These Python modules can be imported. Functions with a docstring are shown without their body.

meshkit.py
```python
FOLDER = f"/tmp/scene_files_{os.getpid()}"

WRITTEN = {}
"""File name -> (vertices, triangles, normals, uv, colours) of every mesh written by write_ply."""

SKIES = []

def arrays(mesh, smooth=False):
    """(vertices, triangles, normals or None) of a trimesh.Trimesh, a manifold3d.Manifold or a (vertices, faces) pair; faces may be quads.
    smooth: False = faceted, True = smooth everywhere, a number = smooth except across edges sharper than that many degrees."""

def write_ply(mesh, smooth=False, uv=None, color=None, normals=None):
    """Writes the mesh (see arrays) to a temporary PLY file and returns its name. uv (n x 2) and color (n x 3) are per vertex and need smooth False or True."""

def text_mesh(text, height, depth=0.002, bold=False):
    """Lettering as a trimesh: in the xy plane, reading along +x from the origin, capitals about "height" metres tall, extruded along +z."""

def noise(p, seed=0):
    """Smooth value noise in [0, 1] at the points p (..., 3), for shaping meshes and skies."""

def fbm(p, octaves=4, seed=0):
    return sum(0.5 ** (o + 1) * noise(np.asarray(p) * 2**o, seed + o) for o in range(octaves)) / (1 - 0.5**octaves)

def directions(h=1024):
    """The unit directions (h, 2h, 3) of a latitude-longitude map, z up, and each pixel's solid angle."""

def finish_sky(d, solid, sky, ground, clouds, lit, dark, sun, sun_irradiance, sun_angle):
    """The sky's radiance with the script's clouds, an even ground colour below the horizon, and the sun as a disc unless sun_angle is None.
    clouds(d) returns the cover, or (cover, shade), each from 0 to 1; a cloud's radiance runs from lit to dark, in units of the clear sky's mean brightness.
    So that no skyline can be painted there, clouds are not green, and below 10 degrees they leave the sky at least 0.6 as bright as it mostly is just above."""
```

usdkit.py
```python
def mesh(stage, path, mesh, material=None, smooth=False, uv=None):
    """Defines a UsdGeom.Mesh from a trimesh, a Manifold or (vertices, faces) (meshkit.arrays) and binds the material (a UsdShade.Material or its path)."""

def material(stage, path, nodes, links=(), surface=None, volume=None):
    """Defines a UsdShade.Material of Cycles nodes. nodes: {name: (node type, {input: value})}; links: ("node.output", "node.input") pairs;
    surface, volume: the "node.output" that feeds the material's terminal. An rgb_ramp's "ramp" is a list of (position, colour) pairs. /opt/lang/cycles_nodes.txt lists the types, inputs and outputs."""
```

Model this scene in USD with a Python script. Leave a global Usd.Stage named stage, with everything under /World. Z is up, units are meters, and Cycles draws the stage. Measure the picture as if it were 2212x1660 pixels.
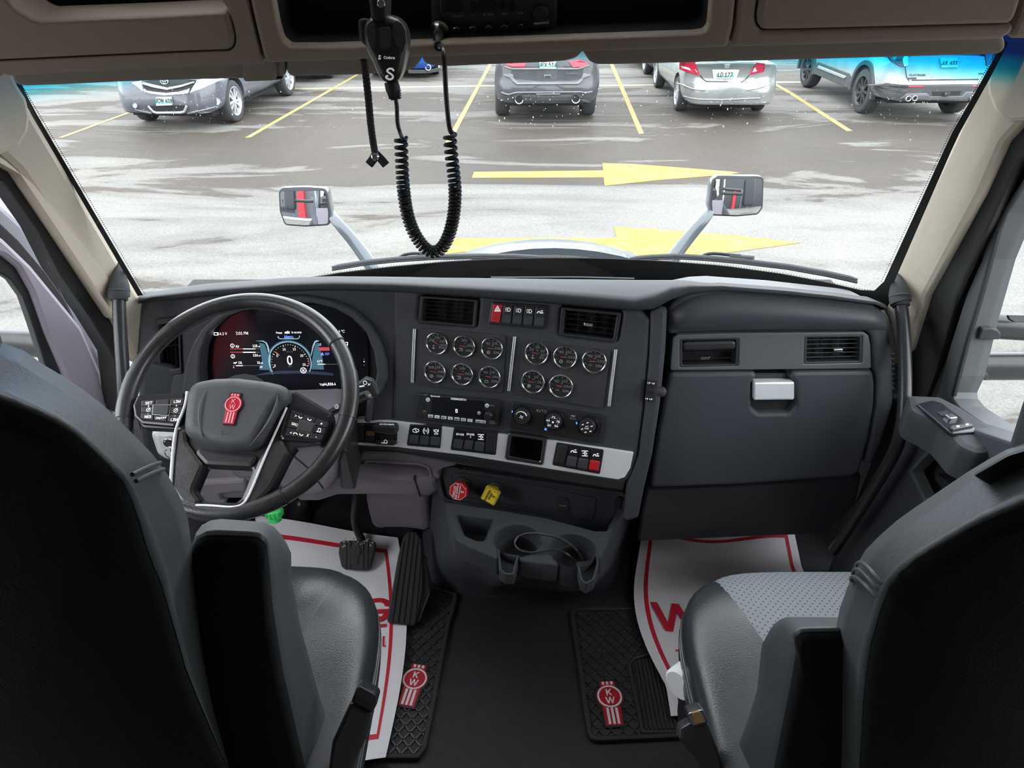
import math, random
import numpy as np, trimesh, mapbox_earcut, manifold3d
from shapely.geometry import Polygon, Point, LineString, box as sbox
from shapely.geometry.polygon import orient
from shapely import affinity
from pxr import Usd, UsdGeom, UsdLux, UsdShade, Gf, Sdf
import usdkit, meshkit
V = lambda *a: np.array(a, float)
stage = Usd.Stage.CreateInMemory()
UsdGeom.SetStageUpAxis(stage, 'Z')
UsdGeom.SetStageMetersPerUnit(stage, 1.0)
UsdGeom.Xform.Define(stage, '/World')
stage.SetDefaultPrim(stage.GetPrimAtPath('/World'))
# ---------------------------------------------------------------- camera, sky, exposure
PITCH, FPX, CAM = math.radians(31.45), 1550.0, V(0, 0, 1.5)      # z = 0 is the cab floor
EXPOSURE = 2.6
cam = UsdGeom.Camera.Define(stage, '/World/camera')
cam.CreateHorizontalApertureAttr(36.0); cam.CreateVerticalApertureAttr(27.0)
cam.CreateFocalLengthAttr(36.0 * FPX / 2212)
cam.CreateClippingRangeAttr(Gf.Vec2f(0.02, 500))
cam.CreateExposureAttr(EXPOSURE)
cam.AddTranslateOp().Set(Gf.Vec3d(*CAM)); cam.AddRotateXOp().Set(90 - math.degrees(PITCH))
dome = UsdLux.DomeLight.Define(stage, '/World/sky')
sky = usdkit.material(stage, '/World/Looks/overcast_sky', {
    'tc': ('texture_coordinate', {}), 'n': ('noise_texture', {'scale': 2.2, 'detail': 4.0, 'roughness': 0.55}),
    'r': ('rgb_ramp', {'ramp': [(0.3, (0.78, 0.84, 0.93)), (0.7, (1.0, 1.0, 1.0))]}),
    'b': ('background_shader', {'strength': 1.0})},
    [('tc.generated', 'n.vector'), ('n.fac', 'r.fac'), ('r.color', 'b.color')], surface='b.background')
UsdShade.MaterialBindingAPI.Apply(dome.GetPrim()).Bind(sky)
dome.CreateIntensityAttr(1.0)
dome.CreateColorAttr(Gf.Vec3f(0.93, 0.97, 1.0))
# ---------------------------------------------------------------- projection helpers
cp, sp = math.cos(PITCH), math.sin(PITCH)
FW, DN = V(0, cp, -sp), V(0, -sp, -cp)
def ray(px, py): return FW + (px - 1106) / FPX * V(1, 0, 0) + (py - 830) / FPX * DN
def onplane(px, py, p0, n):
    r = ray(px, py); return CAM + r * (np.dot(p0 - CAM, n) / np.dot(r, n))
def Yp(px, py, y): return onplane(px, py, V(0, y, 0), V(0, 1, 0))
def Zp(px, py, z): return onplane(px, py, V(0, 0, z), V(0, 0, 1))
def Xp(px, py, x): return onplane(px, py, V(x, 0, 0), V(1, 0, 0))
unit = lambda a: np.asarray(a, float) / np.linalg.norm(a)
class Frame:                                                     # a plane in the cab: u right, v up, w out of it
    def __init__(s, o, w, up=(0, 0, 1)):
        s.o, s.w = np.array(o, float), unit(w)
        s.u = unit(np.cross(up, s.w)); s.v = np.cross(s.w, s.u)
    def P(s, px, py):
        d = onplane(px, py, s.o, s.w) - s.o; return np.array([d @ s.u, d @ s.v])
    def pts(s, pp): return [s.P(*p) for p in pp]
    def mpp(s, px, py): return float((onplane(px, py, s.o, s.w) - CAM) @ FW / FPX)
    def poly(s, pp, r=0):
        q = Polygon(s.pts(pp)).buffer(0)
        return rnd(q, r * s.mpp(*pp[0])) if r else q
    def at(s, w): return Frame(s.o + s.w * w, s.w, s.v)
    def world(s, m):
        m = m.copy(); v = np.asarray(m.vertices)
        m.vertices = s.o + v[:, :1] * s.u + v[:, 1:2] * s.v + v[:, 2:] * s.w
        return m
    def W(s, u, v, w=0): return s.o + u * s.u + v * s.v + w * s.w
def face(px, py, y, yaw=0, lean=0):
    a, b = math.radians(yaw), math.radians(lean)
    return Frame(Yp(px, py, y), (-math.sin(a) * math.cos(b), -math.cos(a) * math.cos(b), math.sin(b)))
def floorframe(z): return Frame((0, 0, z), (0, 0, 1), (0, 1, 0))
def rnd(q, r): return q.buffer(-r).buffer(2 * r, quad_segs=5).buffer(-r, quad_segs=5)
def ring_dirs(p):
    e = np.roll(p, -1, 0) - p; L = np.linalg.norm(e, axis=1, keepdims=True); e = e / np.maximum(L, 1e-12)
    n = np.stack([-e[:, 1], e[:, 0]], 1); m = np.roll(n, 1, 0)
    d = n + m; k = np.maximum(1 + (n * m).sum(1, keepdims=True), 0.35)
    return d / k
def slab(q, w0, w1, b=0.0, seg=2):
    """polygon (u, v) as a plate from w0 to w1 with its w1 rim rounded by b"""
    out = []
    if b:
        for _ in range(4):
            q2 = rnd(q, b * 1.15)
            if q2.area > 0.88 * q.area and len(getattr(q2, 'geoms', [q2])) <= len(getattr(q, 'geoms', [q])): q = q2; break
            b *= 0.55
    for g in getattr(q, 'geoms', [q]):
        if g.is_empty or g.area < 1e-9: continue
        g = orient(g.simplify(2e-5), 1.0); lv = [(w0, 0.0)]
        if b: lv += [(w1 - b + b * math.sin(a), b * (1 - math.cos(a))) for a in np.linspace(0, math.pi / 2, seg + 1)]
        else: lv += [(w1, 0.0)]
        rings = [np.array(r.coords)[:-1] for r in [g.exterior, *g.interiors]]
        dirs = [ring_dirs(r) for r in rings]; N = sum(map(len, rings)); vs, fs = [], []
        for w, ins in lv:
            vs.append(np.hstack([np.vstack([r + d * ins for r, d in zip(rings, dirs)]), np.full((N, 1), w)]))
        k0 = 0
        for r in rings:
            i = np.arange(len(r)); j = (i + 1) % len(r)
            for l in range(len(lv) - 1):
                a, c = l * N + k0, (l + 1) * N + k0
                fs += [np.stack([a + i, a + j, c + j], 1), np.stack([a + i, c + j, c + i], 1)]
            k0 += len(r)
        for top in (0, 1):
          P2 = vs[-1][:, :2] if top else vs[0][:, :2]
          t = np.asarray(mapbox_earcut.triangulate_float64(np.ascontiguousarray(P2), np.cumsum([len(r) for r in rings]).astype(np.uint32))).reshape(-1, 3).astype(int)
          ar = (P2[t[:, 1], 0] - P2[t[:, 0], 0]) * (P2[t[:, 2], 1] - P2[t[:, 0], 1]) - (P2[t[:, 1], 1] - P2[t[:, 0], 1]) * (P2[t[:, 2], 0] - P2[t[:, 0], 0])
          t[ar < 0] = t[ar < 0][:, ::-1]; fs.append(t + len(lv) * N if top else t[:, ::-1])
        vs.append(vs[-1])
        out.append(trimesh.Trimesh(np.vstack(vs), np.vstack(fs), process=False))
    return trimesh.util.concatenate(out)
def plate(fr, pp, w0, w1, b=0.0, r=0, holes=(), seg=2):
    q = pp if not isinstance(pp, (list, tuple)) else fr.poly(pp, r)
    for h in holes: q = q.difference(h if not isinstance(h, (list, tuple)) else fr.poly(h, r))
    return fr.world(slab(q, w0, w1, b, seg))
def cat(*m):
    l = []
    for x in m: l += list(x) if isinstance(x, (list, tuple)) else [x]
    return trimesh.util.concatenate(l)
def bx(c, s, rot=None, b=0.0):
    s = np.asarray(s, float) / 2
    m = slab(sbox(-s[0], -s[1], s[0], s[1]), -s[2], s[2], b) if b else trimesh.creation.box(2 * s)
    if rot is not None: m.apply_transform(rot)
    m.apply_translation(c); return m
def eul(rx=0, ry=0, rz=0): return trimesh.transformations.euler_matrix(*map(math.radians, (rx, ry, rz)))
def smooth_path(p, n):
    p = np.asarray(p, float); t = np.r_[0, np.cumsum(np.linalg.norm(np.diff(p, axis=0), axis=1) ** 0.5)]
    from scipy.interpolate import CubicSpline
    return CubicSpline(t, p)(np.linspace(0, t[-1], n))
def tube(p, r, sides=10, closed=False, flat=1.0, up=None):
    """sweep along p; r scalar or per point; flat squeezes the second axis"""
    p = np.asarray(p, float); n = len(p)
    t = (np.roll(p, -1, 0) - np.roll(p, 1, 0)) if closed else np.gradient(p, axis=0)
    t /= np.linalg.norm(t, axis=1, keepdims=True) + 1e-12
    a = np.cross(t[0], (0, 0, 1.0) if abs(t[0][2]) < 0.9 else (1.0, 0, 0)) if up is None else np.array(up, float); A = []
    for i in range(n):
        a = a - t[i] * (a @ t[i]); a = unit(a); A.append(a)
    A = np.array(A); B = np.cross(t, A); th = np.arange(sides) * 2 * math.pi / sides
    if closed:                                                    # spread the twist that is left over
        tw = math.atan2(A[0] @ B[-1], A[0] @ A[-1]); ph = np.linspace(0, tw, n)
        A, B = A * np.cos(ph)[:, None] + B * np.sin(ph)[:, None], B * np.cos(ph)[:, None] - A * np.sin(ph)[:, None]
    R = np.broadcast_to(r, (n,))[:, None, None]
    v = (p[:, None] + R * (np.cos(th)[None, :, None] * A[:, None] + flat * np.sin(th)[None, :, None] * B[:, None]))
    return loft(v, closed)
def loft(rings, closed=False, cap=True):
    rings = np.asarray(rings, float); n, m = rings.shape[:2]; fs = []
    i = np.arange(m); j = (i + 1) % m
    for k in range(n if closed else n - 1):
        a, c = k * m, ((k + 1) % n) * m
        fs += [np.stack([a + i, a + j, c + j], 1), np.stack([a + i, c + j, c + i], 1)]
    v = rings.reshape(-1, 3)
    if cap and not closed:
        v = np.vstack([v, rings[0].mean(0), rings[-1].mean(0)])
        fs += [np.stack([j, i, np.full(m, n * m)], 1), np.stack([(n - 1) * m + i, (n - 1) * m + j, np.full(m, n * m + 1)], 1)]
    t = trimesh.Trimesh(v, np.vstack(fs), process=False)
    if t.volume < 0: t.invert()
    return t
def sheet(g, th):
    """grid of points (n, m, 3) as a closed sheet of thickness th (behind the points, seen from the camera)"""
    g = np.asarray(g, float); n, m = g.shape[:2]
    du, dv = np.gradient(g, axis=1), np.gradient(g, axis=0); nn = np.cross(du, dv); nn /= np.linalg.norm(nn, axis=2, keepdims=True) + 1e-12
    if np.mean(np.einsum('ijk,ijk->ij', nn, CAM - g)) < 0: nn = -nn
    v = np.vstack([g.reshape(-1, 3), (g - nn * th).reshape(-1, 3)]); N = n * m; fs = []
    I, J = np.meshgrid(np.arange(n - 1), np.arange(m - 1), indexing='ij'); a = (I * m + J).ravel(); q = np.stack([a, a + 1, a + m + 1, a + m], 1)
    fs += [q, q[:, ::-1] + N]
    b = np.r_[np.arange(m), np.arange(2 * m - 1, N, m), np.arange(N - 2, N - m - 1, -1), np.arange(N - 2 * m, 0, -m)]; c = np.roll(b, -1)
    fs.append(np.stack([c, b, b + N, c + N], 1)); q = np.vstack(fs)
    t = trimesh.Trimesh(v, np.vstack([q[:, [0, 1, 2]], q[:, [0, 2, 3]]]), process=False)
    if t.volume < 0: t.invert()
    return t
def lathe(prof, n=24):
    p = np.asarray(prof, float); th = np.arange(n) * 2 * math.pi / n
    v = np.stack([p[:, 0, None] * np.cos(th), p[:, 0, None] * np.sin(th), np.broadcast_to(p[:, 1, None], (len(p), n))], -1)
    t = loft(v, False, True); return t
def cyl(r, h0, h1, n=20, b=0.0):
    return lathe([(r, h0), (r, h1 - b), (r - b, h1)] if b else [(r, h0), (r, h1)], n)
def ringlathe(prof, n=28):                                       # closed profile
    p = np.asarray(prof, float); th = np.arange(n) * 2 * math.pi / n
    v = np.stack([p[:, 0, None] * np.cos(th), p[:, 0, None] * np.sin(th), np.broadcast_to(p[:, 1, None], (len(p), n))], -1)
    return loft(v, True)
def mv(m, u, v, w=0, rot=0):
    m = m.copy()
    if rot: m.apply_transform(trimesh.transformations.rotation_matrix(rot, (0, 0, 1)))
    m.apply_translation((u, v, w)); return m
def superbox(c, s, e=0.35, n=20, m=28, rot=None):
    """rounded box (superellipsoid), e small = boxy"""
    a = np.linspace(-math.pi / 2, math.pi / 2, n)[1:-1]; b = np.arange(m) * 2 * math.pi / m
    f = lambda x: np.sign(x) * np.abs(x) ** e
    ca, sa = f(np.cos(a)), f(np.sin(a))
    v = np.stack([ca[:, None] * f(np.cos(b)) * s[0] / 2, ca[:, None] * f(np.sin(b)) * s[1] / 2, np.broadcast_to(sa[:, None], (len(a), m)) * s[2] / 2], -1)
    t = loft(v)
    if rot is not None: t.apply_transform(rot)
    t.apply_translation(c); return t
def hull(pts, r):
    out = [manifold3d.Manifold.sphere(r if np.isscalar(r) else r[i], 16).translate(list(map(float, p))) for i, p in enumerate(pts)]
    m = manifold3d.Manifold.batch_hull(out).to_mesh()
    return trimesh.Trimesh(m.vert_properties[:, :3], m.tri_verts, process=False)
TXT = {}
def text(fr, s, u, v, h, rot=0.0, w=0.0, bold=False, depth=0.0006, sx=1.0):
    """lettering h metres tall centred at (u, v)"""
    if (s, bold) not in TXT:
        m = meshkit.text_mesh(s, 1.0, 1.0, bold); m.apply_translation((-m.bounds[:, 0].mean(), -0.5, 0)); TXT[s, bold] = m
    m = TXT[s, bold].copy(); m.apply_scale((h * sx, h, depth)) ; return fr.world(mv(m, u, v, w, rot))
def textp(fr, s, px, py, hpx, d=(1, 0), w=0.0008, bold=False, sx=1.0, rot=0.0):
    a, b = fr.P(px, py), fr.P(px + 4 * d[0], py + 4 * d[1]); e = b - a
    return text(fr, s, *a, hpx * fr.mpp(px, py), math.atan2(e[1], e[0]) + rot, w, bold, sx=sx)
def bil(q, s, t):                                                # quad TL TR BR BL
    q = np.asarray(q, float); return (q[0] * (1 - s) + q[1] * s) * (1 - t) + (q[3] * (1 - s) + q[2] * s) * t
def qpoly(q, s0, s1, t0, t1): return [tuple(bil(q, *c)) for c in ((s0, t0), (s1, t0), (s1, t1), (s0, t1))]
# ---------------------------------------------------------------- objects
USED = {}
def numbered(name):
    n = USED.get(name, 0); USED[name] = n + 1
    return name if n == 0 else f'{name}_{n:03d}'
LOOKS = {}
def data(prim, **kw):
    for k, v in kw.items():
        if v: prim.SetCustomDataByKey(k, v)
class Thing:
    def __init__(s, name, label, category=None, group=None, kind=None):
        s.name, s.meta, s.parts, s.n = name, dict(label=label, category=category, group=group, kind=kind), [], {}
        THINGS.append(s)
    def add(s, name, mesh, m, parent=None, label=None, kind=None, smooth=35):
        key = (id(parent), name); k = s.n.get(key, 0); s.n[key] = k + 1
        p = dict(name=name if k == 0 else f'{name}_{k:03d}', mesh=mesh, mat=m, parent=parent, label=label, kind=kind, smooth=smooth)
        s.parts.append(p); return p
    def flush(s):
        lo = np.min([p['mesh'].bounds[0] for p in s.parts], 0); hi = np.max([p['mesh'].bounds[1] for p in s.parts], 0)
        base = V((lo[0] + hi[0]) / 2, (lo[1] + hi[1]) / 2, lo[2]); path = '/World/' + numbered(s.name)
        x = UsdGeom.Xform.Define(stage, path); x.AddTranslateOp().Set(Gf.Vec3d(*base)); data(x.GetPrim(), **s.meta)
        for p in s.parts:
            p['path'] = (p['parent']['path'] if p['parent'] else path) + '/' + p['name']
            me = p['mesh'].copy(); me.apply_translation(-base)
            g = usdkit.mesh(stage, p['path'], me, p['mat'], smooth=p['smooth']); data(g.GetPrim(), label=p['label'], kind=p['kind'])
THINGS = []
def one(name, mesh, m, label=None, category=None, group=None, kind=None, smooth=35):
    g = usdkit.mesh(stage, '/World/' + numbered(name), mesh, m, smooth=smooth)
    data(g.GetPrim(), label=label, category=category, group=group, kind=kind); return g
def struct(name, mesh, m, label=None, smooth=35): return one(name, mesh, m, label, kind='structure', smooth=smooth)
# ---------------------------------------------------------------- materials
def mat(name, color, rough=0.5, metallic=0.0, bump=None, spec=0.5, coat=0.0, vary=0.0, emit=None, strength=1.0, sheen=0.0, vscale=6.0, rvary=0.0):
    """bump = (noise scale, strength); vary = tonal mottling"""
    nodes, links = {'p': ('principled_bsdf', dict(base_color=color, roughness=rough, metallic=metallic, specular_ior_level=spec, coat_weight=coat, sheen_weight=sheen))}, []
    nodes['tc'] = ('texture_coordinate', {})
    if emit is not None: nodes['p'][1].update(emission_color=emit, emission_strength=strength)
    if bump:
        nodes['bn'] = ('noise_texture', {'scale': bump[0], 'detail': 2.0}); nodes['b'] = ('bump', {'strength': bump[1], 'distance': 0.001})
        links += [('tc.object', 'bn.vector'), ('bn.fac', 'b.height'), ('b.normal', 'p.normal')]
    if vary or rvary:
        nodes['vn'] = ('noise_texture', {'scale': vscale, 'detail': 3.0}); links.append(('tc.object', 'vn.vector'))
    if vary:
        nodes['vr'] = ('rgb_ramp', {'ramp': [(0.3, tuple(np.array(color) * (1 - vary))), (0.7, tuple(np.array(color) * (1 + vary)))]})
        links += [('vn.fac', 'vr.fac'), ('vr.color', 'p.base_color')]
    if rvary:
        nodes['rm'] = ('map_range', {'from_min': 0.3, 'from_max': 0.7, 'to_min': rough - rvary, 'to_max': rough + rvary}); links += [('vn.fac', 'rm.value'), ('rm.result', 'p.roughness')]
    LOOKS[name] = usdkit.material(stage, '/World/Looks/' + name, nodes, links, surface='p.BSDF'); return LOOKS[name]
M = LOOKS
mat('dash_plastic', (0.0372, 0.0397, 0.0459), 0.5, bump=(900, 0.35), vary=0.05, spec=0.4)
mat('dash_pad', (0.044, 0.047, 0.051), 0.72, bump=(700, 0.5), spec=0.28)
mat('lower_plastic', (0.18, 0.155, 0.178), 0.55, bump=(900, 0.3))
mat('panel_grey', (0.0723, 0.0765, 0.079), 0.42, bump=(900, 0.2), spec=0.5)
mat('glove_plastic', (0.036, 0.0384, 0.0446), 0.45, bump=(900, 0.3), spec=0.45)
mat('black_plastic', (0.012, 0.012, 0.013), 0.45, bump=(800, 0.2))
mat('gloss_black', (0.008, 0.008, 0.010), 0.12)
mat('satin_black', (0.014, 0.014, 0.015), 0.3)
mat('panel_dark', (0.024, 0.0252, 0.0276), 0.6, bump=(600, .5))
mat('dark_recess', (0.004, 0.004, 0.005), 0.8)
mat('rubber', (0.018, 0.018, 0.019), 0.6, bump=(500, 0.3))
mat('mat_rib', (0.030, 0.030, 0.031), 0.35)
mat('seal_rubber', (0.02, 0.02, 0.021), 0.7, bump=(400, 0.3))
mat('floor_rubber', (0.0168, 0.0168, 0.0189), 0.5, bump=(420, 0.8), vary=0.2, vscale=40, spec=0.4)
mat('leather_black', (0.011, 0.012, 0.013), 0.27, bump=(420, 0.30), spec=0.6, rvary=0.05, vscale=9)
mat('leather_grey', (0.0205, 0.0235, 0.0235), 0.48, bump=(300, 0.35), spec=0.45)
mat('seat_fabric', (0.006, 0.007, 0.0075), 0.85, bump=(350, 0.6), spec=0.15)
mat('wheel_leather', (0.0105, 0.0105, 0.011), 0.27, bump=(520, 0.3), spec=0.7, rvary=0.07, vscale=18)
mat('hub_plastic', (0.0338, 0.0353, 0.0375), 0.5, bump=(1000, 0.35))
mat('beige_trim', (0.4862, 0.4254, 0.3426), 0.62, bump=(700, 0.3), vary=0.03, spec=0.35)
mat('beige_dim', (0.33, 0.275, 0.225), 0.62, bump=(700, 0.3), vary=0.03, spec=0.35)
mat('visor_fabric', (0.26, 0.225, 0.19), 0.75, bump=(600, 0.4), spec=0.2)
mat('chrome', (0.86, 0.87, 0.88), 0.07, 1.0)
mat('satin_silver', (0.70, 0.70, 0.71), 0.5, 0.3, bump=(300, 0.05))
mat('latch_chrome', (.85, .86, .88), .22, .6)
mat('bar_chrome', (.9, .9, .92), .3, .75)
mat('dark_chrome', (0.30, 0.31, 0.32), 0.22, 1.0)
mat('lettering', (0.78, 0.79, 0.80), 0.5, emit=(1, 1, 1), strength=0.05)
mat('lettering_dim', (0.32, 0.33, 0.34), 0.5)
mat('white_print', (0.80, 0.80, 0.81), 0.5)
mat('red_print', (0.62, 0.015, 0.04), 0.5)
mat('red_plastic', (0.50, 0.012, 0.022), 0.32, coat=0.3)
mat('emblem_red', (0.42, 0.008, 0.018), 0.3, coat=0.4)
mat('emblem_pink', (0.85, 0.30, 0.36), 0.25, 0.3, coat=0.3)
mat('yellow_plastic', (0.78, 0.60, 0.03), 0.35, coat=0.2)
mat('needle_red', (0.75, 0.10, 0.08), 0.4)
mat('black_print', (0.02, 0.02, 0.02), 0.5)
mat('paper', (0.88, 0.86, 0.88), 0.38, vary=0.02, bump=(30, 0.15))
mat('brown_glow', (0.20, 0.12, 0.05), 0.3)
mat('green_plastic', (0.05, 0.55, 0.12), 0.35)
mat('dirt', (0.45, 0.36, 0.26), 0.9, vary=0.3, vscale=200)
mat('screen_glass', (0.006, 0.006, 0.009), 0.14, spec=.35)
def glow(name, c, s): mat(name, (0.02, 0.02, 0.02), 0.5, emit=c, strength=s)
glow('glow_white', (1, 1, 1), 0.22); glow('glow_blue', (0.10, 0.25, 1.0), 0.28); glow('glow_cyan', (0.12, 0.42, 0.62), 0.055)
glow('glow_navy', (0.015, 0.05, 0.16), 0.055); glow('glow_red', (0.9, 0.10, 0.12), 0.10); glow('glow_orange', (1, 0.22, 0.12), 0.2); glow('glow_dim', (0.5, 0.6, 0.7), 0.03); glow('glow_maroon', (0.30, 0.03, 0.07), 0.04); glow('glow_pale', (0.45, 0.75, 0.9), 0.12)
def pane(name, tint=(1, 1, 1), band=None, ior=1.45):
    nodes = {'t': ('transparent_bsdf', {'color': tint}), 'g': ('glossy_bsdf', {'color': (1, 1, 1), 'roughness': 0.01}), 'f': ('fresnel', {'IOR': ior}), 'm': ('mix_closure', {}),
             'gb': ('geometry', {}), 'inv': ('math', {'math_type': 'subtract', 'value1': 1.0}), 'mu': ('math', {'math_type': 'multiply'})}   # thin pane: only the near face mirrors
    links = [('gb.backfacing', 'inv.value2'), ('inv.value', 'mu.value1'), ('f.fac', 'mu.value2'), ('mu.value', 'm.fac'), ('t.BSDF', 'm.closure1'), ('g.BSDF', 'm.closure2')]
    if band:                                                     # the shade band laminated into the glass's upper edge
        nodes |= {'geo': ('geometry', {}), 's': ('separate_xyz', {}), 'xx': ('math', {'math_type': 'multiply'}), 'xk': ('math', {'math_type': 'multiply_add', 'value2': 0.038}), 'xl': ('math', {'math_type': 'multiply_add', 'value2': -0.014}), 'mr': ('map_range', {'from_min': band[0], 'from_max': band[1], 'clamp': True}),
                  'r': ('rgb_ramp', {'ramp': [(0, tint), (0.22, (0.86, 0.97, 0.98)), (0.42, (0.42, 0.86, 0.94)), (0.6, (0.10, 0.66, 0.87)), (0.85, (0.03, 0.50, 0.80)), (1, (0.02, 0.22, 0.68))]})}
        links += [('geo.position', 's.vector'), ('s.x', 'xx.value1'), ('s.x', 'xx.value2'), ('xx.value', 'xk.value1'), ('s.z', 'xk.value3'), ('s.x', 'xl.value1'), ('xk.value', 'xl.value3'), ('xl.value', 'mr.value'), ('mr.result', 'r.fac'), ('r.color', 't.color')]
    LOOKS[name] = usdkit.material(stage, '/World/Looks/' + name, nodes, links, surface='m.closure')
pane('window_glass', (0.97, 0.985, 0.98)); pane('lens_glass', (0.97, 0.97, 0.97))
pane('windshield_glass', (0.975, 0.985, 0.98), band=(1.293, 1.36))
# ---------------------------------------------------------------- the parking lot
GZ = -1.31
LOOKS['asphalt'] = usdkit.material(stage, '/World/Looks/asphalt', {
    'g': ('geometry', {}), 's': ('separate_xyz', {}),
    'mp': ('mapping', {'scale': (0.22, 0.75, 1.0)}), 'n1': ('noise_texture', {'scale': 1.0, 'detail': 6.0, 'roughness': 0.62, 'distortion': 0.6}),
    'yk': ('math', {'math_type': 'divide', 'value2': 20.0}), 'yr': ('rgb_ramp', {'ramp': [(0.0, (0.67, 0.67, 0.67)), (0.44, (0.64, 0.64, 0.64)), (0.54, (0.45, 0.45, 0.45)), (0.72, (0.44, 0.44, 0.44)), (0.735, (0.54, 0.54, 0.54)), (1.0, (0.52, 0.52, 0.52))]}), 'bw': ('rgb_to_bw', {}), 'of': ('math', {'math_type': 'subtract', 'value2': 0.5}),
    'add': ('math', {'math_type': 'add'}), 'r1': ('rgb_ramp', {'ramp': [(0.44, (0.04048, 0.03432, 0.02816)), (0.50, (0.0528, 0.04576, 0.03872)), (0.535, (0.1074, 0.103, 0.09504)), (0.66, (0.1408, 0.1373, 0.1285))]}),
    'n2': ('noise_texture', {'scale': 60.0, 'detail': 3.0, 'roughness': 0.7}), 'r2': ('rgb_ramp', {'ramp': [(0.3, (0.72, 0.72, 0.72)), (0.7, (1.2, 1.2, 1.2))]}),
    'n3': ('noise_texture', {'scale': 0.5, 'detail': 3.0}), 'r3': ('rgb_ramp', {'ramp': [(0.3, (0.86, 0.86, 0.87)), (0.7, (1.1, 1.09, 1.07))]}),
    'm1': ('mix', {'mix_type': 'multiply', 'fac': 1.0}), 'm2': ('mix', {'mix_type': 'multiply', 'fac': 1.0}),
    'ro': ('map_range', {'from_min': 0.44, 'from_max': 0.56, 'to_min': 0.62, 'to_max': 0.95, 'clamp': True}),
    'b': ('bump', {'strength': 0.5, 'distance': 0.01}), 'p': ('principled_bsdf', {'specular_ior_level': 0.12})},
    [('g.position', 's.vector'), ('g.position', 'mp.vector'), ('mp.vector', 'n1.vector'), ('s.y', 'yk.value1'), ('yk.value', 'yr.fac'), ('yr.color', 'bw.color'), ('bw.val', 'of.value1'), ('n1.fac', 'add.value1'), ('of.value', 'add.value2'),
     ('add.value', 'r1.fac'), ('g.position', 'n2.vector'), ('n2.fac', 'r2.fac'), ('g.position', 'n3.vector'), ('n3.fac', 'r3.fac'),
     ('r1.color', 'm1.color1'), ('r2.color', 'm1.color2'), ('m1.color', 'm2.color1'), ('r3.color', 'm2.color2'), ('m2.color', 'p.base_color'),
     ('add.value', 'ro.value'), ('ro.result', 'p.roughness'), ('n2.fac', 'b.height'), ('b.normal', 'p.normal')], surface='p.BSDF')
struct('ground', bx((0, 15, GZ - 0.15), (140, 140, 0.3)), M['asphalt'], 'grey parking lot asphalt with pale salt stains')
def paint(name, c, worn):
    LOOKS[name] = usdkit.material(stage, '/World/Looks/' + name, {'g': ('geometry', {}), 'mp': ('mapping', {'scale': (1.0, 2.4, 1)}), 'n': ('noise_texture', {'scale': 3.0, 'detail': 6.0, 'roughness': 0.7}),
        'r': ('rgb_ramp', {'ramp': [(0.36, worn), (0.5, c), (0.72, tuple(min(1, x * 1.12) for x in c))]}), 'p': ('principled_bsdf', {'roughness': 0.8})},
        [('g.position', 'mp.vector'), ('mp.vector', 'n.vector'), ('n.fac', 'r.fac'), ('r.color', 'p.base_color')], surface='p.BSDF')
paint('yellow_paint', (0.19, 0.11, 0.0115), (0.15, 0.115, 0.055)); paint('line_paint', (0.22, 0.167, 0.04), (0.14, 0.115, 0.06)); paint('pale_paint', (0.21, 0.19, 0.12), (0.14, 0.13, 0.10)); paint('seam_tar', (0.05, 0.05, 0.05), (0.09, 0.085, 0.08))
GF = floorframe(GZ)
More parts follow.
